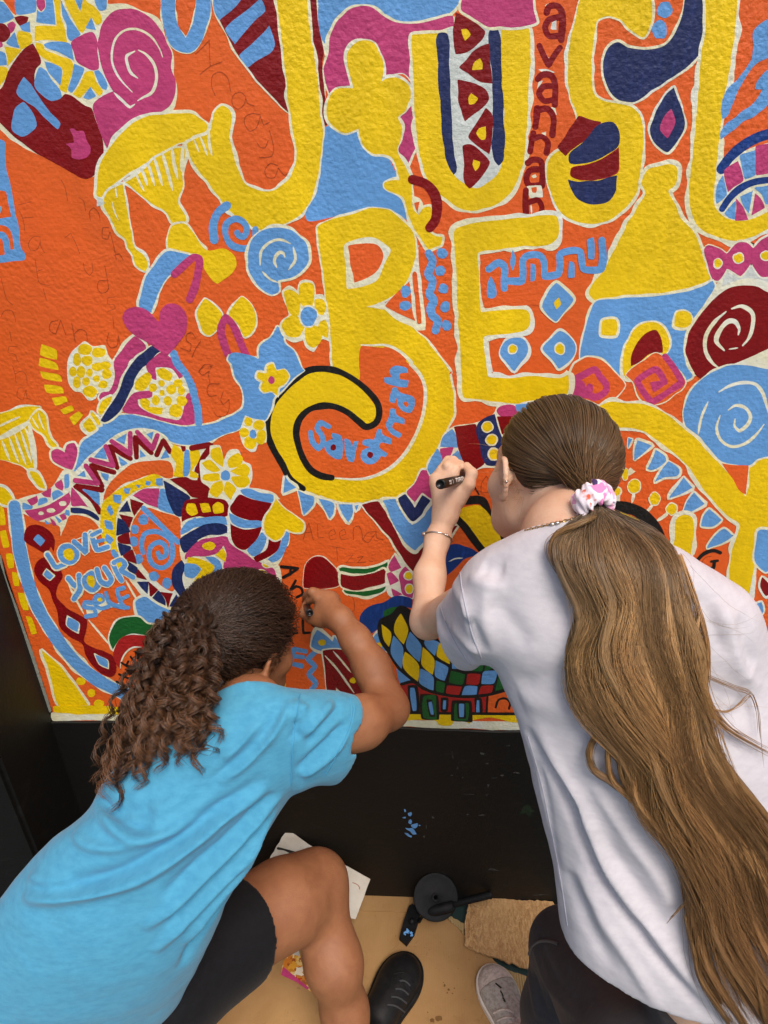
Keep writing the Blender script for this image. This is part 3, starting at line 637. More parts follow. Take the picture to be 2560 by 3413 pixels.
f Y @B1 795,962 840,945 930,1002 935,1120 920,1170 862,1165 800,1040 ; f Y @B1 935,900 980,880 1040,892 1055,1000 1040,1090 960,1092 925,1010 ; f Y @B1 1060,1030 1120,1030 1157,1100 1130,1167 1085,1150 1060,1090 ; e Y @B1 875,1265,95,90 ; f Y @B1 980,1270 1070,1255 1122,1310 1110,1390 1050,1447 1000,1422 970,1330 ; f Y @B1 1110,1220 1150,1208 1180,1300 1172,1367 1120,1342 1088,1270 ; E B @B1 1005,1180,72,82
# painted_flower
F Y w14 @C1 650,50 700,30 732,90 800,80 842,140 800,212 750,240 740,312 690,270 620,280 590,240 610,190 558,150 570,102 640,110 ; e P @C1 688,175,26,35
# painted_flower
f C @C1 460,480 540,510 625,522 640,600 642,712 570,732 550,792 510,802 430,702 408,620 ; e Y @C1 488,532,36,40 ; e Y @C1 580,562,52,45 ; e Y @C1 452,625,42,40 ; e Y @C1 602,650,40,50 ; e Y @C1 500,715,55,56 ; e Y @C1 590,695,40,34 ; e B @C1 525,640,30,42
# painted_segments
f Y @B0 360,1420 490,1470 492,1550 340,1512 ; f Y @B0 345,1537 500,1592 512,1642 335,1602 ; f Y @C0 345,95 512,142 530,187 365,157 ; f Y @C0 375,210 540,237 552,287 400,282 ; f Y @C0 450,330 570,315 592,357 480,397 ; f Y @C0 518,430 620,395 637,432 550,467 ; f Y @C0 598,500 680,445 717,477 640,557 ; F Y @C0 790,440 862,530 867,560 800,542 780,472 ; F Y @C0 775,490 832,592 770,622 720,562
# painted_flower
f C @B0 605,1500 680,1430 732,1395 800,1435 905,1430 935,1510 985,1590 @C0 990,60 985,150 930,270 845,290 832,330 770,352 700,282 640,272 595,200 585,80 @B0 585,1620
e Y @B0 735,1462,60,50 ; e Y @B0 850,1492,62,46 ; e Y @B0 752,1562,50,45 ; e Y @B0 665,1552,36,58 ; e Y @B0 905,1600,50,36 ; e Y @C0 632,98,32,44 ; e Y @C0 700,100,36,52 ; e Y @C0 665,192,34,54 ; e Y @C0 742,185,32,42 ; e Y @C0 775,108,30,36 ; e Y @C0 842,58,50,40 ; e Y @C0 922,120,42,42 ; e Y @C0 835,160,30,28 ; e Y @C0 890,210,42,35 ; e Y @C0 780,272,60,50
# painted_ribbon
F P @B0 1165,1350 1260,1430 1250,1490 @C0 1125,0 1090,90 1000,272 960,302 880,355 858,322 880,280 940,270 990,130 985,20 @B0 1000,1540 1080,1430
F Y @C0 880,352 967,312 950,372 880,482 855,460 ; F N @B0 1385,1482 1320,1440 1200,1512 @C0 1148,20 1070,150 1030,260 920,442 873,522 902,537 1020,462 1100,342 1150,242 1170,162 1240,62 @B0 1292,1590 1380,1502
# painted_triangle
f C @C0 1155,215 1265,50 1380,-70 1420,-80 1510,-10 1610,140 @C1 0,250 20,560 -100,570 @C0 1400,530 1055,440
f P @C0 1262,50 1400,-60 1500,0 1592,130 1550,162 1490,80 1350,72 1352,175 1310,162 ; f P @C0 1150,290 1310,268 1312,312 1190,342 1200,392 1320,462 1480,510 1542,512 1580,442 1620,290 1659,280 @C1 20,400 25,550 @C0 1560,567 1400,522 1200,472 1100,462 1060,432
f Y @C0 1168,200 1280,102 1312,132 1290,202 1230,265 1170,252 ; f Y @C0 1350,90 1400,68 1492,130 1470,182 1380,152 ; e Y @C0 1395,200,32,32 ; e Y @C0 1320,240,36,36 ; e Y @C0 1480,255,42,42 ; e Y @C0 1400,285,22,26 ; e Y @C0 1540,200,40,34 ; e Y @C0 1568,262,35,40 ; e Y @C0 1345,345,32,44 ; e Y @C0 1450,355,38,42 ; e Y @C0 1570,355,46,46 ; f Y @C0 1213,340 1262,330 1302,362 1290,402 1412,412 1402,472 1330,462 1220,402 ; e Y @C0 1520,440,58,58
s B 66 @B0 1500,1500 @C0 1530,25 1605,120 @C1 0,230 25,330 50,430 58,540
# painted_heart
f P @B0 1370,1217 1390,1130 1450,1067 1540,1080 1610,1160 1612,1300 1530,1430 1430,1532 1370,1470 1200,1360 1090,1270 1055,1190 1090,1120 1180,1095 1280,1130 1332,1180
# painted_bunting
F B @C1 803,990 832,1052 900,1102 788,1152 ; F B @C1 918,1130 1052,1180 1050,1242 968,1332 940,1232 ; F B @C1 1090,1195 1222,1242 1215,1332 1190,1367 1130,1272 ; F B @C1 1270,1250 1392,1250 1380,1352 1350,1402 1300,1332 ; F B @C1 1408,1260 1442,1250 1420,1302
'''
MURAL2 = '''
# painted_cup
F Y w16 @C0 -60,500 100,430 230,400 347,405 332,440 250,512 100,592 -60,690 ; s C 18 @C0 -20,580 60,540 172,490
f C @C0 -60,690 100,610 250,520 300,690 312,950 250,965 180,920 50,870 -60,850 ; f Y @C0 -60,730 60,672 150,622 240,562 268,700 288,860 298,950 260,950 180,910 60,870 -60,850 ; s C 20 @C0 20,700 50,780 85,865 ; s C 20 @C0 78,665 115,770 162,885 ; s C 20 @C0 128,640 170,760 225,905 ; s C 20 @C0 178,610 225,750 272,885 ; s C 22 @C0 215,585 250,660 285,860
F Y w16 @C0 250,522 342,432 392,480 412,602 440,680 490,742 482,767 430,732 390,662 330,612 270,562 ; s C 14 @C0 330,460 350,530 385,605 ; s C 14 @C0 280,500 300,540 335,590
F Y @C0 258,960 322,970 380,1062 392,1110 350,1102 270,1012 ; F Y @C0 -60,1090 40,1110 112,1212 102,1252 40,1252 -60,1180
# painted_mosaic
f C @C0 100,1225 200,1190 450,1100 555,950 660,960 720,870 900,730 1080,610 1250,590 1420,650 1500,735 1659,745 @C1 160,720 210,770 280,900 500,930 500,1120 720,1150 760,1200 330,1300 330,1600 @D1 740,210 760,420 300,620 -200,640 @D0 1650,660 1450,600 1250,500 1000,150 870,-60 @C0 700,1540 520,1600 515,1440 340,1390 200,1330 180,1290
f O @C0 598,1342 680,1338 840,1412 862,1462 800,1500 700,1530 530,1600 520,1590 545,1480 565,1430 ; f O @C0 195,1328 340,1392 500,1440 515,1500 510,1700 235,1700
# painted_heart
F P @C0 560,802 582,730 640,715 667,770 655,870 622,947 520,912 450,862 443,790 490,765
# painted_mask
f P @C0 213,1300 330,1280 440,1240 602,1130 607,1232 540,1312 400,1372 320,1387 250,1352 ; e C @C0 545,1240,30,24 ; e C @C0 440,1300,38,20 ; e C @C0 355,1325,25,18 ; f P @C0 118,1240 170,1215 192,1252 160,1292 ; f P @C0 233,1210 320,1170 327,1222 270,1257 ; f P @C0 353,1150 440,1110 442,1192 380,1182 ; f P @C0 468,1070 530,1028 552,1092 542,1132 480,1102 ; f B @C0 200,1235 292,1260 280,1287 193,1292 ; f B @C0 338,1200 400,1190 412,1222 330,1257 ; f B @C0 448,1150 500,1125 542,1160 460,1217 ; f B @C0 560,990 592,985 592,1102 558,1112
f P @C0 428,1360 480,1400 492,1432 460,1432 ; f P @C0 508,1340 560,1318 582,1372 540,1392 ; f B @C0 388,1380 442,1410 400,1412 ; f B @C0 478,1350 532,1390 510,1412 ; f P @C0 618,1093 770,1282 620,1262 ; f B @C0 570,1290 602,1300 600,1350 550,1340
F N @C0 608,1275 700,1280 800,1310 862,1370 852,1387 740,1332 610,1312
# painted_zigzag
s R 46 @C0 862,1312 790,1200 652,1088 880,1122 ; s R 46 @C0 882,1092 790,912 985,970 ; s R 46 @C0 1013,930 950,745 1128,852 ; s R 46 @C0 1180,840 1170,665 1308,802 ; s R 46 @C0 1355,818 1410,695 1468,790 ; s P 44 @C0 650,1040 845,1066 742,915 ; s P 44 @C0 785,862 980,915 915,748 ; s P 44 @C0 965,702 1125,812 1125,632 ; s P 44 @C0 1185,622 1318,768 1360,650
f B @C0 663,1000 732,943 742,1012 ; f B @C0 808,842 890,758 922,857 ; f B @C0 1003,690 1092,638 1077,732 ; f B @C0 1258,640 1322,623 1312,692 ; f B @C0 868,970 942,990 932,1042 905,1037 ; f B @C0 1020,828 1102,892 1050,912 ; f B @C0 1208,768 1272,832 1210,842 ; f B @C0 1430,762 1472,842 1392,852 ; f B @C0 718,1120 862,1150 860,1252 800,1212
# painted_arc
f O @C0 888,1222 930,1100 1020,982 1160,892 1330,868 1470,880 1502,942 1490,1012 1440,1022 1350,992 1180,1032 1050,1082 950,1172 ; f Y @C0 888,1240 960,1160 1080,1080 1230,1022 1350,993 1412,1020 1410,1092 1300,1092 1180,1132 1070,1212 1010,1332 1000,1440 1000,1560 1020,1640 @D0 1030,102 1000,112 @C0 918,1600 868,1480 868,1352
f B @C0 948,1253 985,1320 960,1352 918,1290 ; f B @C0 978,1163 1047,1170 1040,1237 985,1222 ; f B @C0 1068,1110 1132,1103 1115,1157 1080,1152 ; f B @C0 1160,1073 1222,1080 1200,1112 ; f B @C0 1258,1043 1302,1050 1290,1087 1255,1082 ; f B @C0 1348,1025 1407,1018 1407,1082 1355,1077 ; f B @C0 903,1380 970,1400 977,1467 918,1452 ; f B @C0 923,1498 987,1552 950,1592 908,1540
# painted_spiral
f O @C0 1238,1280 1400,1318 1552,1370 1552,1659 @D0 1582,300 1490,442 1380,382 1250,240 1140,60 @C0 1128,1500 1160,1370 ; s B 44 @D0 1365,110 1380,155 1432,132 1432,60 1382,18 1310,50 1288,130 1320,210 1402,240 1472,190 1492,90 1470,0 @C0 1430,1520 1350,1482 1252,1502 1222,1600 @D0 1235,110 ; s B 48 @C0 1240,1282 1380,1420 1535,1572 ; e B @C0 1240,1380,42,45 ; e B @C0 1165,1465,36,40 ; e B @C0 1155,1570,38,45 ; e B @D0 1200,165,38,45 ; e B @D0 1330,312,46,42 ; e B @D0 1440,375,40,50
# painted_triangles
f N @C0 1100,1210 1137,1312 1028,1312 ; f R @C0 1125,1200 1242,1240 1160,1352 1135,1290 ; f R @C0 1028,1330 1152,1360 1122,1462 1050,1372 ; f N @C0 1013,1358 1060,1380 1122,1482 1008,1512 ; f R @C0 1013,1530 1112,1490 1132,1592 1020,1572 ; f N @C0 1013,1572 1070,1590 1132,1612 @D0 1132,80 1050,132 1030,80 ; f R @D0 1060,135 1142,87 1177,207 1090,177 ; f N @D0 1083,168 1192,240 1165,312 1100,252 ; f R @D0 1165,318 1192,252 1267,342 ; f N @D0 1183,360 1282,360 1275,467 1220,412 ; f R @D0 1283,360 1367,430 1290,502 ; f N @D0 1308,512 1370,440 1432,532 1430,572 ; f R @D0 1388,450 1502,460 1450,602 1430,512 ; f N @D0 1463,572 1525,473 1597,612 ; f R @D0 1548,500 1652,552 1620,622
f P @C0 1143,1172 1250,1110 1382,1105 1370,1277 1250,1240 ; f B @C0 1388,1112 1420,1110 1502,1332 1370,1280 ; f N @C0 1413,1043 1642,1190 1562,1352 1520,1342 1440,1182 ; f B @C0 1560,1472 1690,1360 1680,1440 1560,1512 ; f N @C0 1550,1545 1690,1470 1700,1590 @D0 1620,100 1590,110 1555,50 ; f N @D0 1572,168 1602,232 1580,302 1602,420 1690,515 1640,555 1540,472 1488,380 1488,260
# painted_creature
f Y @C0 1500,718 1582,800 1582,1012 1498,1002 1520,902 1480,820 ; f Y @C0 1638,788 @C1 50,765 70,830 20,935 @C0 1640,1002 ; f B @C0 1600,770 1632,778 1617,1002 1590,1002 ; f R @C0 1560,738 1602,745 1600,782 1580,787 ; s R 50 @C1 0,760 100,742 160,732 140,782 102,832 60,922 40,952 80,970 70,1040 ; f Y @C1 -10,958 30,970 57,1012 20,1022 -20,1010
f R @C0 1465,1030 1610,1010 1659,1035 @C1 60,1040 187,1058 150,1132 140,1190 0,1182 @C0 1600,1130
f R @C1 -60,1217 30,1193 200,1193 290,1210 322,1262 312,1342 240,1362 60,1357 -40,1372 -90,1402 ; f Y @C1 -40,1240 30,1238 57,1322 0,1342 -50,1300 ; f Y @C1 63,1238 140,1238 167,1312 90,1322 ; f Y @C1 173,1260 220,1223 272,1250 272,1312 190,1322
f B @C1 -100,1480 -50,1400 60,1365 290,1360 302,1422 160,1422 0,1452 ; f N @C1 -100,1570 -20,1490 120,1420 240,1413 312,1450 315,1495 290,1502 150,1512 20,1582 -60,1660
f P @C1 -60,1690 60,1560 150,1540 270,1518 322,1540 345,1600 @D1 440,90 530,170 600,200 712,250 732,332 650,342 560,322 330,332 270,230 300,130 272,50 220,112 120,142 20,142 -60,170 ; e Y @D1 150,52,56,36 ; f Y @D1 265,68 297,120 290,192 198,130 ; E Y @D1 648,212,38,26 ; E Y @D1 602,292,38,34
f B @D1 118,150 190,150 262,222 250,292 190,342 143,320 192,242 ; f Y @D1 -40,150 50,153 192,225 180,272 90,342 180,362 270,290 312,312 250,342 130,402 30,412 18,360 92,240 -40,190 ; f B @D1 -60,205 40,208 82,252 10,332 -60,310
# painted_flower
f C @C1 155,740 240,735 275,870 320,785 400,775 450,870 505,900 518,1000 490,1095 420,1125 380,1205 335,1225 270,1140 190,1195 145,1100 85,1050 75,990 75,870 150,850
f Y @C1 165,772 240,750 270,852 270,932 200,882 160,832 ; f Y @C1 330,830 400,800 442,852 420,912 320,935 300,882 ; f Y @C1 370,940 450,890 502,942 482,1002 380,992 330,960 ; f Y @C1 335,1010 480,1002 502,1062 440,1112 380,1092 ; f Y @C1 300,1040 370,1092 392,1162 340,1212 280,1132 ; f Y @C1 180,1070 260,1040 272,1122 212,1182 158,1140 ; f Y @C1 100,1000 230,982 242,1032 160,1052 93,1030 ; f Y @C1 83,890 150,860 245,952 200,972 120,940 ; E B @C1 290,995,42,46
# painted_sweet
f C @C1 400,1105 720,1158 720,1300 650,1400 630,1480 840,1480 838,1600 @D1 820,60 760,185 720,230 600,195 430,100 @C1 320,1570 305,1400 318,1260
f B @C1 418,1125 480,1108 600,1150 702,1170 700,1222 640,1242 560,1212 440,1160 ; f R @C1 408,1165 550,1212 692,1242 640,1322 610,1392 480,1382 350,1322 328,1280 360,1222 ; f B @C1 318,1318 420,1370 602,1400 602,1442 450,1452 340,1402 ; f R @C1 328,1408 450,1457 607,1440 570,1532 460,1642 390,1622 338,1540 ; f B @C1 470,1645 560,1552 600,1490 642,1500 642,1572 560,1690 510,1690 ; f R @C1 675,1535 772,1555 740,1640 640,1705 560,1745 533,1710 630,1640 ; f B @C1 800,1480 837,1495 822,1620 760,1715 690,1745 658,1720 740,1650 780,1550
F Y w16 @C1 725,1200 800,1280 900,1352 962,1412 950,1482 880,1492 810,1462 780,1522 720,1557 650,1512 628,1430 640,1362 690,1262
# painted_segments
f Y @C0 -60,1262 20,1268 47,1422 -60,1427 ; f Y @C0 3,1480 50,1468 77,1612 33,1622 ; f Y @D0 48,115 100,118 122,240 80,247 ; f Y @D0 103,275 150,285 172,400 123,397 ; f Y @D0 153,455 217,460 247,610 203,612 ; f Y @D0 223,660 272,665 317,805 273,817 ; F Y @D0 353,940 500,1070 640,1252 755,1422 510,1427 440,1202 400,1072 ; e Y @D0 698,1220,44,34 ; e Y @D0 790,1322,36,33
# painted_arc
S B 108 @C0 125,1262 150,1450 @D0 165,50 205,230 260,420 330,590 430,760 540,920 680,1080 830,1200 1000,1292 1180,1370
# painted_chain
f R @C0 320,1418 420,1470 472,1560 462,1659 @D0 440,60 400,122 300,70 @C0 210,1560 218,1480 260,1430 ; f B @C0 328,1508 392,1560 350,1612 288,1550 ; f R @D0 390,150 480,200 542,310 500,402 490,480 560,570 680,640 752,690 740,802 730,870 780,920 900,960 982,1010 1002,1150 960,1187 880,1152 790,1072 740,992 720,912 600,832 510,742 500,632 460,542 430,442 340,352 298,250 330,180 ; f C @D0 400,240 480,308 432,355 365,297 ; f B @D0 402,250 468,310 430,345 376,296 ; f C @D0 580,650 690,715 680,810 570,735 ; f B @D0 588,662 680,722 670,800 578,732 ; f C @D0 815,980 935,1035 940,1115 855,1075 ; f B @D0 820,987 930,1042 935,1110 860,1070
s C 18 @D0 765,690 850,790 955,915 ; s C 18 @D0 590,380 640,480 725,640 ; s C 18 @D0 1085,345 1150,460 1185,520
# painted_lettering
S B 42 @D0 410,125 445,180 482,236 560,208 ; S B 44 @D0 590,50 645,75 662,140 615,190 550,175 520,115 545,60 585,50 ; f Y @D0 560,85 610,75 640,120 630,165 595,178 555,145 545,110 ; S B 44 @D0 640,15 690,60 742,108 @C0 735,1510 ; S B 44 @C0 785,1495 810,1570 838,1640 930,1615 ; S B 36 @C0 795,1512 865,1478 ; s B 36 @C0 805,1575 890,1555 ; f B @D0 960,95 985,80 1025,130 1020,165 985,150
S B 46 @D0 592,332 650,395 690,400 ; S B 46 @D0 682,305 692,420 640,508 ; S B 44 @D0 790,285 845,320 850,390 800,435 745,400 728,340 780,290 ; f Y @D0 760,310 805,312 825,370 805,415 770,400 748,350 ; S B 44 @D0 838,255 875,360 930,382 962,345 930,280 902,240 ; S B 44 @D0 972,200 1010,280 1050,350 ; S B 42 @D0 985,195 1045,172 1082,212 1045,262 1150,322 ; f Y @D0 1003,200 1050,183 1052,222 1020,240
f C @D0 720,540 790,548 800,520 880,455 960,560 1040,540 1050,575 900,600 840,640 750,640 740,600 ; s B 40 @D0 790,542 735,538 728,578 815,598 828,645 745,660 ; s B 34 @D0 832,548 890,522 882,484 842,478 816,512 824,562 872,590 938,574 ; e Y @D0 862,515,24,18 ; s B 38 @D0 915,455 945,540 1030,575 1110,585 ; s B 38 @D0 1070,412 1015,430 1035,520 1075,585 ; s B 34 @D0 1040,515 1105,482
# painted_shell
F B @D0 1172,530 1250,490 1330,540 1480,602 1622,632 1640,720 1500,732 1400,752 1280,712 1200,652 ; F G w14 @D0 1200,670 1280,722 1450,752 1480,832 1280,822 1130,812 1040,852 1000,902 975,947 945,870 960,780 1010,700 1100,663 ; f r @D0 978,1000 1010,890 1080,830 1200,818 1400,840 1300,950 1160,930 1080,980 1050,1062 1050,1132 1000,1062 ; s C 14 @D0 1220,925 1150,928 1085,975 1045,1060 1038,1110
s K 18 @D0 1030,1160 1110,1195 ; s K 18 @D0 1008,1225 1075,1255 ; s K 16 @D0 1072,1178 1042,1242 ; s K 18 @D0 1050,1060 1130,1112 ; s K 16 @D0 1108,1048 1088,1085 1150,1095 ; s K 18 @D0 1128,1008 1168,1060 ; s K 18 @D0 1205,975 1175,985 1190,1020 1215,1040 1195,1060
# painted_lettering
s K 26 @D1 772,230 850,238 915,246 850,290 790,322 ; s K 22 @D1 852,240 850,295 ; s K 24 @D1 895,352 850,430 905,402 945,420 955,465 905,495 ; s K 26 @D1 862,425 900,400 ; s K 22 @D1 958,672 958,740 965,802 1018,800 ; s K 20 @D1 852,808 910,803 ; s K 22 @D1 1040,735 1075,755
s B 42 @D1 882,945 865,1000 850,1062 945,1088 ; s B 40 @D1 885,942 980,962 ; s B 38 @D1 872,1002 960,1012 ; s B 46 @D1 1065,965 1002,1030 1062,1092 1012,1160 1070,1240 1028,1300
# painted_keyhole
F r w6 @D1 965,412 963,300 990,200 1060,145 1130,148 1210,210 1260,280 1287,372 1270,392 1150,417 1050,422 ; f R @D1 970,408 970,300 995,205 1062,152 1130,155 1205,215 1255,283 1280,370 1265,388 1150,411 1050,416
F G @D1 1268,250 1290,235 1400,247 1560,235 1659,203 @D2 30,185 30,230 0,250 @D1 1550,297 1380,302 1285,275 ; F R @D1 1285,290 1400,310 1560,290 1659,250 @D2 28,300 0,382 @D1 1600,402 1480,442 1350,432 1290,402 ; F G @D1 1310,432 1480,444 1659,402 @D2 28,385 0,432 @D1 1540,482 1430,472 1330,457
# painted_fan
f C @D2 95,105 215,225 300,265 260,500 50,490 10,400 20,250 70,140 ; f P @D2 90,133 152,240 60,277 38,240 ; f P @D2 58,275 122,350 50,392 23,290 ; f P @D2 188,230 292,270 262,400 245,502 160,472 140,382 133,300 ; f P @D2 58,410 155,470 80,482 ; E Y @D2 212,308,32,30 ; E Y @D2 218,422,30,36
# painted_ribbon
F R @C2 -20,1260 60,1370 180,1572 270,1642 380,1540 500,1452 640,1430 600,1490 550,1560 500,1659 @D2 400,230 330,272 290,300 120,100 60,0 @C2 0,1480 @C1 1465,1250 1610,1220
F B @C2 -10,1215 110,1200 200,1372 240,1422 330,1352 440,1225 470,1330 430,1440 270,1642 180,1572 60,1370 ; F N @C2 118,1195 180,1158 265,1272 330,1163 402,1215 350,1290 330,1342 250,1392 210,1362 ; F P @C2 328,948 380,960 432,1100 447,1212 400,1202 330,1150 270,1237 198,1140 260,1070
# painted_mosaic
f C @C2 535,615 600,580 790,540 950,460 985,395 1130,385 1330,350 1700,480 1300,700 1100,700 1045,780 985,925 870,935 780,965 700,955 640,1100 400,1010 370,890 480,740 500,660
f B @C2 590,595 622,640 642,757 488,750 508,670 ; f P @C2 483,763 597,758 582,820 520,882 488,830 ; f B @C2 460,768 480,800 502,890 420,1005 378,942 408,860 ; f B @C2 640,768 682,850 690,905 600,860 555,850 ; f R @C2 610,580 790,558 812,650 872,890 770,952 700,900 642,760 ; f N @C2 798,550 830,518 955,468 982,560 1042,760 980,912 880,907 830,740 ; E Y @C2 893,577,42,42 ; E Y @C2 930,692,42,40 ; E Y @C2 950,815,42,44
f P @C2 1000,400 1130,398 1157,460 1130,492 1000,487 968,440 ; f B @C2 1138,388 1340,368 1200,492 1148,440 ; f R @C2 978,490 1152,490 1102,580 1020,642 ; f R @C2 1030,662 1092,650 1050,752
# painted_building
s K 70 @C2 640,1222 850,1218 905,1330 1060,1570 ; s K 78 @C2 610,1340 700,1440 800,1570 900,1700 ; f Y @C2 620,1300 650,1285 832,1258 1012,1572 920,1690 740,1450 ; s K 14 @C2 768,1062 790,1110 820,1160
f L @D2 530,60 650,40 760,70 832,125 700,162 640,222 530,320 525,150 ; s C 10 @D2 560,185 620,160 680,156
# painted_egg_tower
f L @D1 1659,535 1520,580 1450,660 1470,762 1530,817 1659,722 @D2 40,660 80,600 150,578 240,590 245,510 170,483 80,488 ; f G @D2 0,620 70,580 132,576 112,660 70,765 20,720 ; f G @D2 160,600 245,620 217,722
F B @D1 1560,872 1605,795 1659,860 @D2 40,930 0,962 @D1 1600,962 ; e Y @D1 1615,910,26,24
f K @D2 -40,690 60,640 135,565 165,565 250,620 500,880 700,1000 870,1010 960,1095 1070,1290 900,1342 650,1352 470,1322 330,1285 240,1225 100,1090 20,950 -40,860
f Y @D2 145,640 205,770 170,900 85,785 ; f Y @D2 -20,730 60,800 40,920 0,870 ; f B @D2 80,820 165,930 150,1110 58,980 ; f B @D2 225,790 320,910 305,1052 190,930 ; f Y @D2 180,960 300,1080 295,1227 172,1110 ; f Y @D2 335,923 432,1030 420,1162 323,1070 ; f B @D2 350,860 472,890 440,1002 345,890 ; f Y @D2 480,890 552,960 567,1072 458,1000 ; f B @D2 445,1040 557,1100 530,1222 440,1170 ; f B @D2 315,1110 427,1190 425,1302 308,1235 ; f G @D2 455,1215 527,1235 515,1317 453,1302 ; f G @D2 580,1130 702,1160 680,1247 558,1230 ; f r @D2 725,1160 832,1160 810,1242 710,1247 ; f B @D2 860,1140 987,1120 950,1237 843,1242 ; f G @D2 735,1130 862,1040 850,1132 ; f G @D2 890,1040 962,1100 868,1132 ; f G @D2 995,1158 1052,1280 955,1312 ; f r @D2 545,1258 672,1265 640,1342 538,1320 ; f B @D2 700,1263 807,1265 790,1347 668,1347 ; f r @D2 840,1263 942,1260 925,1322 818,1337 ; f B @D2 590,1050 702,1112 588,1112
f r @D2 140,1260 250,1230 350,1290 500,1335 660,1362 885,1350 890,1492 200,1492 160,1360 ; f O @D2 905,1345 1070,1292 1140,1490 900,1492 ; s K 20 @D2 895,1345 885,1500 ; f B @D2 108,1110 200,1190 242,1222 138,1237
s K 26 @D2 150,1245 250,1225 345,1285 470,1325 660,1352 890,1338 1070,1290 ; s K 24 @D2 215,1265 275,1265 295,1490 240,1490 215,1275 ; f B @D2 228,1277 260,1277 283,1480 250,1482 ; s K 22 @D2 500,1372 545,1372 540,1472 502,1472 500,1380 ; f B @D2 512,1382 540,1382 534,1462 510,1462 ; s K 22 @D2 792,1372 832,1375 838,1500 800,1505 792,1385 ; f B @D2 803,1382 825,1382 830,1500 806,1500
s K 20 @D2 965,1445 990,1382 1045,1368 1088,1405 1080,1458
# painted_lettering
f K @C2 0,0 0,1 1,1
# painted_border
f C @D0 440,1492 800,1500 1659,1502 @D2 0,1545 500,1560 1240,1570 4300,1640 @E2 4300,190 1240,90 600,72 105,55 -300,42 @D0 1000,1560 600,1562 490,1577 443,1552
f Y @D0 452,1437 800,1430 1050,1440 1659,1445 @D2 0,1492 600,1500 1240,1510 4300,1600 4300,1665 1240,1582 760,1562 740,1590 720,1575 600,1560 590,1595 470,1598 450,1572 170,1560 0,1547 @D0 1659,1500 600,1500 458,1482 ; e Y @D0 855,1412,46,32
s K 24 @D2 195,1492 500,1497 800,1500 1150,1502 ; f K @D2 315,1335 465,1345 478,1555 325,1545 ; f G @D2 342,1345 440,1352 450,1552 332,1532 ; f K @D2 370,1382 415,1380 442,1525 395,1525 ; f B @D2 384,1400 410,1394 430,1512 402,1512 ; f K @D2 590,1388 755,1392 755,1562 582,1558 ; f G @D2 613,1412 727,1412 722,1557 608,1552 ; f K @D2 640,1405 705,1405 705,1540 640,1540 ; f B @D2 650,1415 692,1415 690,1532 650,1532
# painted_crown
F B @D1 1083,775 1150,820 1212,872 1232,820 1310,952 1100,957 1028,920 1043,840 ; e Y @D1 1120,885,36,30 ; F R w10 @D1 1128,955 1310,948 1420,1050 1480,1340 1178,1342 1150,1102 ; s C 18 @D1 1150,1000 1250,1110 1400,1320 ; s C 16 @D1 1220,960 1290,1040 1372,1142 ; e Y @D1 1390,1215,30,26 ; f C @D1 1240,1270 1310,1330 1250,1330 ; f Y @D1 760,1188 808,1230 802,1282 720,1275 690,1240 ; f Y @D1 640,1280 720,1275 800,1330 640,1400
# edge_paint
s D 30 @D0 -5,140 25,280 70,420 125,560 180,720 230,860 280,1000 330,1160 385,1330 430,1475
'''
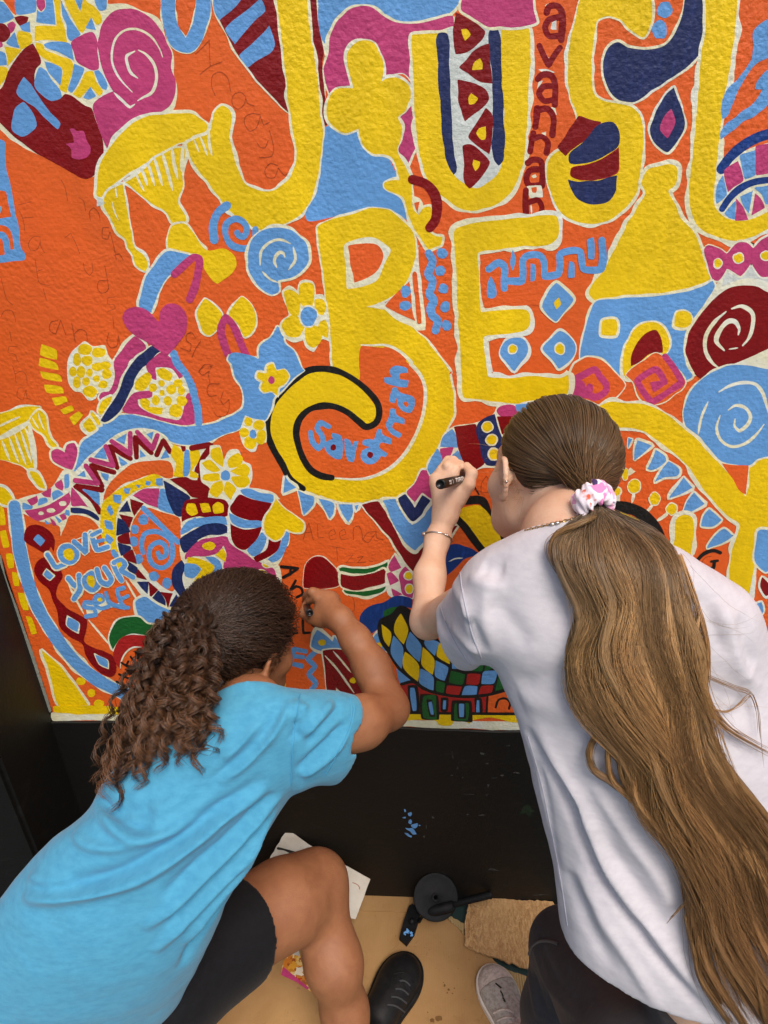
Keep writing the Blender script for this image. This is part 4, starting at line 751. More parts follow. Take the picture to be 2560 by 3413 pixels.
PENCIL = '''
# pencil_lettering
s Q 5 @A1 30,465 90,410 150,345 150,440 158,570 ; s Q 5 @A1 70,640 160,572 262,532 ; s Q 5 @A1 200,825 170,740 180,650 240,620 300,660 335,790 ; s Q 5 @A1 460,830 430,800 370,810 345,860 360,920 400,942 450,900 465,830 480,890 540,915 ; s Q 5 @A1 590,990 520,980 460,1010 455,1070 500,1132 550,1110 590,1000 620,1080 670,1055 ; s Q 5 @A1 560,1230 590,1270 630,1275 660,1210 ; s Q 5 @A1 670,1130 690,1200 705,1280 690,1345 640,1360 580,1358 ; s Q 5 @A1 740,1430 680,1410 630,1470 650,1530 710,1535 745,1450 800,1515 835,1490
# pencil_lettering
s Q 5 @B0 160,215 270,188 ; s Q 5 @B0 170,270 200,340 215,440 ; s Q 5 @B0 190,330 290,320 ; s Q 5 @B0 350,490 290,490 245,560 270,610 320,600 355,490 350,560 385,630 ; s Q 5 @B0 305,690 320,800 345,890 430,910 ; s Q 5 @B0 320,790 370,770 ; s Q 5 @B0 375,940 400,1035 ; s Q 5 @B0 530,0 560,60 585,180 ; s Q 5 @B0 680,150 720,180 740,265 ; s Q 5 @B0 780,345 775,270 810,240 850,280 865,345 ; s Q 5 @B0 940,410 890,410 885,500 930,510 950,440 980,560 1005,690 ; s Q 5 @B0 985,650 1030,640 1065,690 ; s Q 5 @B0 560,500 610,460 660,560 690,640 ; s Q 5 @B0 720,715 735,780 775,825 800,790 795,715
s Q 5 @B0 905,740 925,840 940,940 ; s Q 5 @B0 935,870 860,870 840,920 870,975 920,965 940,930 ; s Q 5 @B0 995,1010 935,1020 930,1070 985,1080 995,1110 930,1135 ; s Q 5 @B0 975,1180 985,1280 ; s Q 5 @B0 940,1320 925,1400 960,1450 1010,1430 1020,1330 1040,1430 ; s Q 5 @B0 500,1210 440,1230 430,1300 480,1330 525,1210 570,1340 ; s Q 5 @B0 620,1235 650,1400 ; s Q 5 @B0 640,1330 690,1290 740,1310 755,1380 ; s Q 5 @B0 5,830 30,930 60,1030 110,1080 ; s Q 5 @B0 10,1180 40,1130 100,1130 130,1190 135,1225 ; s Q 5 @B0 85,1310 100,1390 ; s Q 5 @B0 150,1440 80,1440 70,1490 130,1510 150,1560 ; s Q 5 @C0 110,50 130,120 140,200 ; s Q 5 @C0 130,120 190,95 225,130 235,200 ; s Q 5 @C0 220,240 160,245 150,320 200,345 225,260 240,330 270,345
# pencil_lettering
s Q 5 @B1 -40,1330 0,1320 30,1365 ; s Q 5 @B1 75,1390 30,1460 0,1530 ; s Q 5 @B0 1650,1310 1610,1340 1615,1390 1650,1420 1640,1480 1560,1450 ; s Q 5 @B1 180,1600 110,1595 60,1650 ; s Q 5 @C1 170,60 100,60 60,100 90,130 150,90 170,50 145,110 155,200 ; s Q 5 @C1 235,205 150,210 130,260 150,310 210,305 ; s Q 5 @C1 270,270 250,350 270,385 320,340 ; s Q 5 @C1 320,340 320,420 290,480 220,485 190,450
# pencil_lettering
s Q 5 @C1 962,1548 985,1470 1010,1410 1030,1480 1048,1550 ; s Q 5 @C1 975,1490 1035,1485 ; s Q 5 @C1 1085,1420 1090,1540 1140,1530 ; s Q 5 @C1 1195,1520 1240,1500 1225,1460 1185,1490 1195,1550 1250,1545 ; s Q 5 @C1 1290,1520 1330,1500 1315,1460 1275,1490 1290,1550 1350,1545 ; s Q 5 @C1 1395,1550 1400,1450 1440,1430 1465,1480 1475,1555 ; s Q 5 @C1 1590,1480 1520,1490 1480,1550 1520,1580 1590,1490 1600,1540 1650,1550 ; s Q 5 @D1 1185,50 1320,75 ; s Q 5 @D1 1250,65 1258,180 ; s Q 5 @D1 1330,140 1390,130 1330,200 1410,190 ; s Q 5 @D1 1430,150 1480,140 1430,195 1500,190 ; s Q 5 @D1 1530,180 1560,185 ; s Q 5 @D1 1350,480 1390,500 1400,610 1350,620
# pencil_lettering
s Q 6 @C2 838,1140 845,1060 885,1005 915,1050 920,1140 ; s Q 5 @C2 920,1140 935,1060 970,1010 ; s Q 5 @C2 760,1110 850,1140 ; s Q 5 @C2 840,1142 1000,1145 ; s Q 4 @D3 1110,250 1090,200 1120,150 1170,140
'''
# ------------------------------------------------------------------ the wall with its mural
X_LEFT = on_wall([(7.7, 1892.6), (87, 2130), (166, 2371)])[:, 0].mean()
X_RIGHT, Z_TOP = 1.9, 2.75
def black_paint():
    t = NT('black_masonry_paint')
    v = t.coord()
    n = t.noise(26, 5, 0.65, v, 0.6)
    scuff = t.ramp(t.noise(11, 6, 0.72, t.coord((1.0, 1.0, 2.2)), 1.2), [(0.58, (0, 0, 0)), (0.78, (1, 1, 1))])
    t.base(t.mix(scuff, (0.0065, 0.0058, 0.0050, 1), (0.018, 0.0165, 0.015, 1)))
    t.normal(t.bump(t.math('ADD', n, t.math('MULTIPLY', t.noise(160, 3, 0.6, v), 0.35)), 0.5, 0.002))
    t.set(Roughness=0.55)
    t.b.inputs['Specular IOR Level'].default_value = 0.3
    return t.m
M_BLACK = black_paint()
WALL = thing('mural_wall', 'rendered wall painted with a bright orange, yellow and blue hand-lettered mural above a black base', 'wall')
def box(name, lo, hi, m, parent=None, bevel=0.004):
    bm = bmesh.new()
    bmesh.ops.create_cube(bm, size=1.0)
    for vv in bm.verts:
        vv.co = Vector([lo[i] if vv.co[i] < 0 else hi[i] for i in range(3)])
    if bevel:
        bmesh.ops.bevel(bm, geom=bm.edges[:], offset=bevel, segments=2, affect='EDGES')
    me = bpy.data.meshes.new(name)
    bm.to_mesh(me)
    bm.free()
    me.materials.append(m)
    o = link(bpy.data.objects.new(name, me))
    if parent:
        o.parent = parent
    return o
box('masonry', (X_LEFT, 0, -0.05), (X_RIGHT, 0.25, Z_TOP), MAT['O'], WALL, 0.006)
mur = Mural(WALL)
mur.run(MURAL)
mur.run(MURAL2)
mur.run(PENCIL)
# black base below the mural, its top edge a little uneven where it was masked by hand
_top = parse_pts('@D0 440,1570 600,1562 1000,1560 @E2 -300,42 105,55 600,74 1240,92'.split())
_w = on_wall(_top)
_xs = np.linspace(X_LEFT - 0.002, X_RIGHT, 160)
_zs = np.interp(_xs, _w[:, 0], _w[:, 2]) + 0.0012 * smooth_noise(160, 4)
V, F = [], []
for x_, z_ in zip(_xs, _zs):
    V += [(x_, -0.0065, z_), (x_, -0.0065, 0.0), (x_, 0.0, z_), (x_, -0.0040, z_ + 0.0012)]
for i in range(159):
    a, b = 4 * i, 4 * i + 4
    F += [(a, a + 1, b + 1, b), (a + 3, a, b, b + 3), (a + 2, a + 3, b + 3, b + 2)]
mesh_obj('wall_base', V, F, M_BLACK, WALL, False)
# black pier on the left, standing proud of the mural
PIER = thing('black_pier', 'plain matt black painted pier standing proud of the mural at its left edge', 'pier', (X_LEFT - 0.2, -0.05, 0))
_pe = ray([(40 * DS, 1750 * DS)])[0]
_t = (X_LEFT - 0.001 - CAM[0]) / _pe[0]
PIER_Y = min(-0.03, (CAM + _pe * _t)[1])
o = box('pier_body', (X_LEFT - 0.7, PIER_Y, 0), (X_LEFT - 0.001, 0.25, Z_TOP), M_BLACK, None, 0.008)
o.parent = PIER
o.matrix_parent_inverse = Matrix.Translation(PIER.location).inverted()
# ------------------------------------------------------------------ body modelling tools: distance fields turned into one skin
import openvdb

def nrm(v):
    v = np.asarray(v, float)
    return v / (np.linalg.norm(v) + 1e-12)

class Cone:
    """Tapered limb segment."""
    def __init__(s, a, b, ra, rb):
        s.a, s.b, s.ra, s.rb = np.asarray(a, float), np.asarray(b, float), ra, rb
    def __call__(s, p):
        d = s.b - s.a
        t = np.clip(((p - s.a) @ d) / (d @ d + 1e-12), 0, 1)
        return np.linalg.norm(p - s.a - t[:, None] * d, axis=1) - (s.ra + (s.rb - s.ra) * t)

class Ell:
    """Ellipsoid with its own axes (rows of m)."""
    def __init__(s, c, r, m=None):
        s.c, s.r = np.asarray(c, float), np.asarray(r, float)
        s.m = np.eye(3) if m is None else np.asarray(m, float)
    def __call__(s, p):
        q = (p - s.c) @ s.m.T
        k0 = np.linalg.norm(q / s.r, axis=1)
        k1 = np.linalg.norm(q / s.r ** 2, axis=1) + 1e-9
        return k0 * (k0 - 1) / k1

def spline(v, n):
    """Smooth interpolation of rows of v at n even parameters."""
    v = np.asarray(v, float)
    k = len(v)
    x = np.linspace(0, k - 1, n)
    i = np.clip(np.floor(x).astype(int), 0, k - 2)
    t = (x - i)[:, None]
    p1, p2 = v[i], v[i + 1]
    p0 = np.where((i > 0)[:, None], v[np.maximum(i - 1, 0)], 2 * p1 - p2)
    p3 = np.where((i < k - 2)[:, None], v[np.minimum(i + 2, k - 1)], 2 * p2 - p1)
    return 0.5 * (2 * p1 + (p2 - p0) * t + (2 * p0 - 5 * p1 + 4 * p2 - p3) * t**2 + (3 * p1 - p0 - 3 * p2 + p3) * t**3)

class Loft:
    """Body swept through oval stations (centre, half-width vector, depth towards and away from the camera side)."""
    def __init__(s, st, n=48, view=None):
        C = np.array([0.5 * (np.asarray(l) + np.asarray(r)) for l, r, f, b in st])
        U = np.array([0.5 * (np.asarray(r) - np.asarray(l)) for l, r, f, b in st])
        T = np.array([[f, b] for l, r, f, b in st])
        s.C, s.U, s.T = spline(C, n), spline(U, n), spline(T, n)
        s.w = np.linalg.norm(s.U, axis=1)
        s.u = s.U / s.w[:, None]
        tg = np.gradient(s.C, axis=0)
        s.t = tg / np.linalg.norm(tg, axis=1)[:, None]
        v = CAM[None] - s.C if view is None else np.repeat(np.asarray(view, float)[None], n, 0)
        v = v - (v * s.u).sum(1)[:, None] * s.u
        v = v - 0.85 * (v * s.t).sum(1)[:, None] * s.t
        v = v - (v * s.u).sum(1)[:, None] * s.u
        s.v = v / np.linalg.norm(v, axis=1)[:, None]
        # closed tube of oval rings, turned into a narrow-band distance grid
        ns, h = 56, 0.004
        th = np.linspace(0, 2 * np.pi, ns + 1)[:-1]
        ca, sb = np.cos(th), np.sin(th)
        T = np.where(sb[None] > 0, s.T[:, :1], s.T[:, 1:])
        ring = s.C[:, None] + ca[None, :, None] * s.U[:, None] + (sb[None] * T)[..., None] * s.v[:, None]
        V = np.concatenate([ring.reshape(-1, 3), s.C[:1], s.C[-1:]])
        i, k = np.meshgrid(np.arange(n - 1), np.arange(ns), indexing='ij')
        k2 = (k + 1) % ns
        Q = np.stack([i * ns + k, i * ns + k2, (i + 1) * ns + k2, (i + 1) * ns + k], -1).reshape(-1, 4)
        k = np.arange(ns)
        tri = np.concatenate([np.stack([np.full(ns, n * ns), (k + 1) % ns, k], 1),
                              np.stack([np.full(ns, n * ns + 1), (n - 1) * ns + k, (n - 1) * ns + (k + 1) % ns], 1)])
        s.h, bw = h, 14
        s.lo = V.min(0) - bw * h
        dim = np.ceil((V.max(0) + bw * h - s.lo) / h).astype(int) + 1
        g = openvdb.FloatGrid.createLevelSetFromPolygons(((V - s.lo) / h).astype(np.float64), tri.astype(np.uint32), Q.astype(np.uint32),
                                                         openvdb.createLinearTransform(1.0), bw)
        s.a = np.full(dim, bw, np.float32)
        g.copyToArray(s.a)
        s.a = np.clip(s.a, -bw, bw) * h
        s.bg = bw * h
    def __call__(s, p):
        q = (p - s.lo) / s.h
        dim = np.array(s.a.shape)
        ok = ((q >= 0) & (q < dim - 1.001)).all(1)
        out = np.full(len(p), s.bg)
        q = q[ok]
        i = np.floor(q).astype(int)
        f = q - i
        x, y, z = i.T
        a = s.a
        fx, fy, fz = f.T
        out[ok] = (((a[x, y, z] * (1 - fx) + a[x + 1, y, z] * fx) * (1 - fy) + (a[x, y + 1, z] * (1 - fx) + a[x + 1, y + 1, z] * fx) * fy) * (1 - fz)
                   + ((a[x, y, z + 1] * (1 - fx) + a[x + 1, y, z + 1] * fx) * (1 - fy) + (a[x, y + 1, z + 1] * (1 - fx) + a[x + 1, y + 1, z + 1] * fx) * fy) * fz)
        return out

def smin(a, b, k):
    h = np.clip(0.5 + 0.5 * (b - a) / k, 0, 1)
    return b * (1 - h) + a * h - k * h * (1 - h)

def smax(a, b, k):
    return -smin(-a, -b, k)

class Union:
    def __init__(s, parts, k=0.012):
        s.parts = [(q if isinstance(q, tuple) else (q, k)) for q in parts]
    def prune(s, c, r):
        out = []
        for f, k in s.parts:
            if isinstance(f, Union):
                g = f.prune(c, r)
                if g.parts:
                    out.append((g, k))
            elif f(c)[0] < r + 0.06:
                out.append((f, k))
        return Union(out)
    def __call__(s, p):
        d = None
        for f, k in s.parts:
            e = f(p)
            d = e if d is None else smin(d, e, k)
        return d

def sdf_mesh(fn, lo, hi, h):
    lo, hi = np.asarray(lo, float), np.asarray(hi, float)
    B = 6
    nb = np.ceil((hi - lo) / (h * B)).astype(int)
    cs = [lo[i] + (np.arange(nb[i]) + 0.5) * B * h - 0.5 * h for i in range(3)]
    g = np.stack(np.meshgrid(*cs, indexing='ij'), -1).reshape(-1, 3)
    d = fn(g)
    act = np.where(np.abs(d) < B * h * 1.25)[0]
    dense = d.reshape(nb).astype(np.float32)
    for ax in range(3):
        dense = np.repeat(dense, B, ax)
    off = np.stack(np.meshgrid(*[np.arange(B)] * 3, indexing='ij'), -1).reshape(-1, 3)
    bi = np.stack(np.unravel_index(act, nb), 1)
    S = 6
    key = (bi[:, 0] // S) * 1000000 + (bi[:, 1] // S) * 1000 + bi[:, 2] // S
    order = np.argsort(key, kind='stable')
    bi, key = bi[order], key[order]
    cuts = np.flatnonzero(np.diff(key)) + 1
    rad = S * B * h * 0.87
    for grp in np.split(bi, cuts):
        if not len(grp):
            continue
        g = fn
        if isinstance(fn, Union):
            c = lo + ((grp[:1] // S) * S + S / 2) * B * h
            g = fn.prune(c, rad)
            if not g.parts:
                g = fn
        ii = grp[:, None] * B + off[None]
        f = ii.reshape(-1, 3)
        dense[f[:, 0], f[:, 1], f[:, 2]] = g(lo + f * h)
    grid = openvdb.FloatGrid(1.0)
    grid.copyFromArray(dense)
    pts, quads = grid.convertToQuads(isovalue=0.0)
    pts = pts * h + lo
    return pts.astype(float), quads[:, ::-1].astype(np.int32)

def laplace(v, q, it=2, w=0.5, keep=None):
    e = np.concatenate([q[:, [0, 1]], q[:, [1, 2]], q[:, [2, 3]], q[:, [3, 0]]])
    n = len(v)
    cnt = np.bincount(e[:, 0], minlength=n) + np.bincount(e[:, 1], minlength=n)
    for _ in range(it):
        s = np.stack([np.bincount(e[:, 0], v[e[:, 1], i], n) + np.bincount(e[:, 1], v[e[:, 0], i], n) for i in range(3)], 1)
        a = s / np.maximum(cnt, 1)[:, None]
        ww = w if keep is None else w * keep[:, None]
        v = v + (a - v) * ww
    return v

def vnormals(v, q):
    a = np.cross(v[q[:, 2]] - v[q[:, 0]], v[q[:, 3]] - v[q[:, 1]])
    n = np.zeros_like(v)
    for k in range(4):
        np.add.at(n, q[:, k], a)
    return n / (np.linalg.norm(n, axis=1)[:, None] + 1e-12)

def bvh_of(v, q):
    return BVHTree.FromPolygons([Vector(x) for x in v], q.tolist())

def hit(bvh, x, y, default=0.3):
    """Point on a surface seen at survey position (x, y)."""
    d = nrm(ray([(x * DS, y * DS)])[0])
    r = bvh.ray_cast(Vector(CAM), Vector(d))
    return np.array(r[0]) if r[0] is not None else None

def polyline_dist(v, pl):
    """Distance and parameter of points to a polyline."""
    best = np.full(len(v), 1e9)
    tt = np.zeros(len(v))
    for i in range(len(pl) - 1):
        a, b = pl[i], pl[i + 1]
        d = b - a
        t = np.clip(((v - a) @ d) / (d @ d + 1e-12), 0, 1)
        e = np.linalg.norm(v - a - t[:, None] * d, axis=1)
        m = e < best
        best[m] = e[m]
        tt[m] = (i + t[m]) / (len(pl) - 1)
    return best, tt

def folds(v, q, bvh, specs):
    """Press cloth folds into a garment: (amplitude mm, width mm, survey points...)."""
    n = vnormals(v, q)
    disp = np.zeros(len(v))
    for amp, wid, pts in specs:
        pl = [hit(bvh, x, y) for x, y in pts]
        pl = [p for p in pl if p is not None]
        if len(pl) < 2:
            continue
        pl = spline(np.array(pl), max(6, 4 * len(pl)))
        lo, hi = pl.min(0) - 0.05, pl.max(0) + 0.05
        m = np.where(((v > lo) & (v < hi)).all(1))[0]
        if not len(m):
            continue
        d, t = polyline_dist(v[m], pl)
        fade = np.clip(np.minimum(t, 1 - t) * 5.0, 0, 1) ** 0.7
        disp[m] += amp * 0.001 * fade * np.exp(-(d / (wid * 0.001)) ** 2)
    return v + n * disp[:, None]

def frame(fwd, up):
    """Rows: right, forward, up of a head looking along fwd."""
    f = nrm(fwd)
    r = nrm(np.cross(f, up))
    u = np.cross(r, f)
    return np.stack([r, f, u])

def head_parts(c, m, s=1.0):
    """Skull, face, ears and neck root about centre c with axes m (rows right, forward, up)."""
    L = lambda x, y, z: np.asarray(c) + s * (x * m[0] + y * m[1] + z * m[2])
    E = lambda x, y, z, rx, ry, rz, mm=m: Ell(L(x, y, z), np.array([rx, ry, rz]) * s, mm)
    C = lambda a, b, ra, rb: Cone(L(*a), L(*b), ra * s, rb * s)
    P_ = [(E(0, -0.012, 0.030, 0.071, 0.090, 0.080), 0.01), (E(0, 0.030, -0.020, 0.060, 0.058, 0.078), 0.03),
          (E(0, 0.050, -0.078, 0.040, 0.036, 0.030), 0.035), (C((-0.045, 0.005, -0.062), (-0.018, 0.064, -0.088), 0.016, 0.014), 0.03),
          (C((0.045, 0.005, -0.062), (0.018, 0.064, -0.088), 0.016, 0.014), 0.03), (E(0, 0.074, -0.092, 0.016, 0.013, 0.012), 0.018),
          (C((0, 0.084, 0.004), (0, 0.098, -0.030), 0.006, 0.0085), 0.014), (E(0, 0.099, -0.034, 0.0105, 0.010, 0.008), 0.008),
          (E(-0.011, 0.091, -0.037, 0.007, 0.008, 0.006), 0.006), (E(0.011, 0.091, -0.037, 0.007, 0.008, 0.006), 0.006),
          (C((-0.040, 0.066, 0.020), (-0.012, 0.082, 0.018), 0.007, 0.007), 0.012), (C((0.040, 0.066, 0.020), (0.012, 0.082, 0.018), 0.007, 0.007), 0.012),
          (E(-0.042, 0.056, -0.028, 0.020, 0.018, 0.016), 0.025), (E(0.042, 0.056, -0.028, 0.020, 0.018, 0.016), 0.025),
          (C((-0.017, 0.080, -0.062), (0.017, 0.080, -0.062), 0.0045, 0.0045), 0.006), (C((0, 0.087, -0.0605), (0, 0.087, -0.061), 0.005, 0.005), 0.006),
          (C((-0.014, 0.080, -0.070), (0.014, 0.080, -0.070), 0.0052, 0.0052), 0.006)]
    return P_, L

def ear_parts(L, m, s, side, c_):
    """One ear: a cupped rim, an inner fold and a lobe."""
    x0 = side * 0.0735
    def q(u, y, z):
        return L(x0 + side * u, y, z)
    rim = [(0.004, 0.012, -0.014), (0.009, 0.010, 0.008), (0.014, 0.002, 0.022), (0.019, -0.010, 0.022), (0.022, -0.018, 0.010),
           (0.020, -0.019, -0.006), (0.014, -0.012, -0.022), (0.009, -0.003, -0.032), (0.005, 0.005, -0.034)]
    out = []
    pts = spline(np.array([q(*r) for r in rim]), 18)
    for i in range(17):
        ra = s * (0.0036 if i < 13 else 0.0036 + 0.0016 * (i - 12) / 5)
        out.append((Cone(pts[i], pts[i + 1], ra, ra), 0.003))
    inner = spline(np.array([q(*r) for r in [(0.006, 0.004, 0.006), (0.011, -0.004, 0.012), (0.013, -0.010, 0.002), (0.009, -0.006, -0.014), (0.005, 0.003, -0.020)]]), 8)
    for i in range(7):
        out.append((Cone(inner[i], inner[i + 1], s * 0.0028, s * 0.0028), 0.004))
    out.append((Cone(q(0.000, 0.004, -0.002), q(0.006, -0.004, -0.004), s * 0.010, s * 0.007), 0.006))
    return out

def chain(pts, rad, k=0.01):
    return [(Cone(pts[i], pts[i + 1], rad[i], rad[i + 1]), k) for i in range(len(pts) - 1)]
# ------------------------------------------------------------------ materials for people and floor
def skin(name, rgb, red, rough=0.5):
    t = NT(name)
    v = t.coord()
    c = lin(rgb)
    blotch = t.ramp(t.noise(30, 5, 0.65, v, 0.5), [(0.35, (0, 0, 0)), (0.72, (1, 1, 1))])
    t.base(t.mix(blotch, c, lin(red)))
    t.normal(t.bump(t.math('ADD', t.noise(900, 2, 0.6, v), t.math('MULTIPLY', t.noise(260, 3, 0.6, v), 0.6)), 0.4, 0.0016))
    t.set(Roughness=rough)
    t.b.inputs['Subsurface Weight'].default_value = 0.12
    t.b.inputs['Subsurface Radius'].default_value = (1.0, 0.35, 0.2)
    t.b.inputs['Subsurface Scale'].default_value = 0.006
    t.b.inputs['Specular IOR Level'].default_value = 0.4
    return t.m

def cloth(name, rgb, rgb2, weave=900, rough=0.85, wrinkle=0.5, sheen=0.15, stretch=(1, 1, 1)):
    t = NT(name)
    v = t.coord()
    tone = t.ramp(t.noise(60, 4, 0.65, t.coord((1, 1, 2.5))), [(0.38, (0, 0, 0)), (0.68, (1, 1, 1))])
    t.base(t.mix(tone, lin(rgb), lin(rgb2)))
    rib = t.n('TexWave', wave_type='BANDS', bands_direction='DIAGONAL')
    rib.inputs['Scale'].default_value = weave * 0.35
    rib.inputs['Distortion'].default_value = 1.5
    rib.inputs['Detail'].default_value = 1.0
    t.l(v, rib.inputs['Vector'])
    big = t.noise(17, 3, 0.5, t.coord(stretch), 0.5)
    fuzz = t.noise(weave, 2, 0.6, v)
    h = t.math('ADD', t.math('MULTIPLY', fuzz, 0.10), t.math('MULTIPLY', rib.outputs['Fac'], 0.05))
    h = t.math('ADD', h, t.math('MULTIPLY', big, 2.4 * wrinkle))
    t.normal(t.bump(h, 0.55, 0.0045))
    t.set(Roughness=rough)
    t.b.inputs['Sheen Weight'].default_value = sheen
    t.b.inputs['Specular IOR Level'].default_value = 0.15
    return t.m

def plain(name, rgb, rough=0.5, metal=0.0, bump=0.0, scale=200, rgb2=None, spec=0.5):
    t = NT(name)
    v = t.coord()
    if rgb2:
        t.base(t.mix(t.ramp(t.noise(scale * 0.15, 4, 0.65, v), [(0.42, (0, 0, 0)), (0.66, (1, 1, 1))]), lin(rgb), lin(rgb2)))
    else:
        t.base(lin(rgb))
    if bump:
        t.normal(t.bump(t.noise(scale, 3, 0.6, v), bump, 0.002))
    t.set(Roughness=rough, Metallic=metal)
    t.b.inputs['Specular IOR Level'].default_value = spec
    return t.m

def hair_material(name, stops, rough=0.42, spec=0.45):
    """Strand colour runs along an attribute and varies from strand to strand."""
    t = NT(name)
    a = t.n('Attribute', attribute_name='along')
    b = t.n('Attribute', attribute_name='tint')
    col = t.ramp(a.outputs['Fac'], stops)
    hsv = t.n('HueSaturation')
    hsv.inputs['Saturation'].default_value = 1.0
    t.l(t.math('ADD', 0.62, t.math('MULTIPLY', b.outputs['Fac'], 0.78)), hsv.inputs['Value'])
    t.l(col, hsv.inputs['Color'])
    t.base(hsv.outputs[0])
    t.set(Roughness=rough)
    t.b.inputs['Specular IOR Level'].default_value = spec
    return t.m

M_SKIN_PALE = skin('fair_skin', (220, 182, 154), (212, 164, 134))
M_SKIN_TAN = skin('brown_skin', (158, 106, 72), (140, 90, 60), 0.5)
M_WHITE_TEE = cloth('pale_lilac_jersey', (204, 199, 203), (194, 189, 194), 1100, 0.9, 0.35)
M_BLUE_TEE = cloth('sky_blue_jersey', (80, 156, 188), (70, 144, 178), 900, 0.85, 0.5)
M_SHORTS = cloth('black_stretch_fabric', (25, 25, 28), (20, 20, 22), 1400, 0.7, 0.35, 0.05)
M_LEGGINGS = cloth('charcoal_leggings_fabric', (58, 56, 58), (50, 48, 50), 1400, 0.6, 0.4, 0.1)
M_TRIM = plain('legging_seam_grey', (92, 90, 88), 0.7)
M_BLACKPLASTIC = plain('black_plastic', (11, 11, 12), 0.6, 0, 0.1, 300, (22, 22, 23), 0.25)
M_MARKER = plain('black_marker_plastic', (15, 14, 14), 0.32, 0, 0, 300, None, 0.4)
M_SILVER = plain('silver_metal', (214, 206, 196), 0.22, 1.0)
M_WHITEPRINT = plain('white_print', (226, 224, 220), 0.5)

def floral():
    t = NT('floral_scrunchie_fabric')
    v = t.coord()
    w = t.n('TexNoise')
    w.inputs['Scale'].default_value = 60
    t.l(v, w.inputs['Vector'])
    vv = t.mix(0.03, v, w.outputs['Color'])
    vor = t.n('TexVoronoi', feature='F1')
    vor.inputs['Scale'].default_value = 62
    t.l(vv, vor.inputs['Vector'])
    petal = t.ramp(vor.outputs['Distance'], [(0.42, (1, 1, 1)), (0.5, (0, 0, 0))])
    hue = t.ramp(vor.outputs['Color'], [(0.0, lin((226, 130, 180))), (0.3, lin((244, 176, 206))), (0.45, lin((214, 84, 48))), (0.55, lin((232, 160, 196))), (0.72, lin((62, 44, 92))), (0.84, lin((196, 204, 60))), (1.0, lin((240, 190, 214)))])
    hue.node.color_ramp.interpolation = 'CONSTANT'
    t.base(t.mix(petal, lin((240, 226, 232)), hue))
    t.normal(t.bump(t.noise(700, 2, .6, v), .25, .001))
    t.set(Roughness=.75)
    return t.m
M_FLORAL = floral()
M_GOLD = plain('pale_gold', (222, 186, 130), 0.25, 1.0)
M_CANVAS = plain('off_white_canvas', (214, 196, 186), 0.85, 0, 0.4, 900, (180, 164, 152), .2)
M_GREYCANVAS = plain('worn_grey_canvas', (184, 174, 164), 0.85, 0, 0.5, 900, (150, 138, 128), .2)
M_SOLE = plain('white_rubber', (224, 214, 200), 0.5, 0, 0.1, 200, (206, 190, 176))
M_BLACKSHOE = plain('black_shoe_leather', (17, 17, 18), 0.5, 0, 0.3, 500, (26, 26, 27), .35)
M_EYEWHITE = plain('eye_white', (236, 232, 226), 0.15)
M_IRIS = plain('brown_iris', (52, 32, 20), 0.12)
M_LIP = plain('lip_skin', (186, 112, 104), 0.4)
# ------------------------------------------------------------------ girl on the right: standing, leaning to the wall
GIRL_A = thing('person', 'person in a pale lilac t-shirt with very long brown ponytail drawing on the wall', 'person', tuple(PF(1330, 2140)[:2]) + (0,))
HA_C = P(1189, 1026, 0.205)
HA_M = frame((-0.47, 0.84, -0.22), (0.10, 0.25, 0.96))
HA_S = 0.90
hp, HA_L = head_parts(HA_C, HA_M, HA_S)
ear_l = ear_parts(HA_L, HA_M, HA_S, -1, HA_C)
ear_r = ear_parts(HA_L, HA_M, HA_S, 1, HA_C)
def px(p, r):
    return pxr(p, r)
A_sh, A_el, A_wr = P(1052, 1285, 0.345), P(925, 1342, 0.225), P(962, 1112, 0.082)
A_neck = P(1235, 1165, 0.345)
# the t-shirt's form, which the trunk inside it follows
shA = Loft([(P(1140, 1135, .345), P(1330, 1100, .36), .040, .060), (P(1050, 1192, .36), P(1420, 1172, .375), .050, .065), (P(1000, 1262, .37), P(1530, 1280, .385), .064, .085),
            (P(1015, 1350, .385), P(1625, 1385, .40), .082, .095), (P(1064, 1440, .40), P(1680, 1500, .42), .090, .100), (P(1117, 1560, .43), P(1722, 1630, .45), .092, .105),
            (P(1155, 1710, .46), P(1760, 1790, .48), .092, .110), (P(1192, 1855, .49), P(1790, 1930, .51), .092, .105), (P(1208, 1985, .52), P(1815, 2070, .54), .098, .105),
            (P(1232, 2110, .545), P(1840, 2200, .56), .100, .105), (P(1270, 2260, .57), P(1870, 2340, .58), .100, .105)])
slA = Loft([(P(1070, 1206, .37), P(1090, 1400, .395), .048, .052), (P(1020, 1222, .355), P(1056, 1422, .375), .050, .052), (P(978, 1262, .325), P(1030, 1438, .345), .044, .050), (P(944, 1308, .285), P(1010, 1440, .315), .038, .044)], 24)
parts = [(q, k) for q, k in hp]
parts += [(Cone(HA_L(0, -0.030, -0.055), A_neck, 0.046, 0.052), 0.03)]
ear_field_l, ear_field_r = Union(ear_l, 0.004), Union(ear_r, 0.004)
parts += [(ear_field_l, 0.006), (ear_field_r, 0.006)]
A_mid, A_low = shA.C[24], shA.C[31]
parts += chain([A_neck, shA.C[9], A_mid, A_low], [.05, .045, .055, .045], .03)
parts += [(Cone(shA.C[10] + [0, .02, 0], A_sh, .042, .030), .03), (Cone(shA.C[10] + [0, .02, 0], P(1490, 1275, .37), .042, .032), .03)]
parts += chain([A_sh, A_el], [0.030, 0.0235], 0.03)
A_fm = P(928, 1245, 0.165)
parts += chain([A_el, A_fm, P(945, 1165, 0.108), A_wr], [0.0238, 0.0215, 0.0165, 0.0165], 0.018)
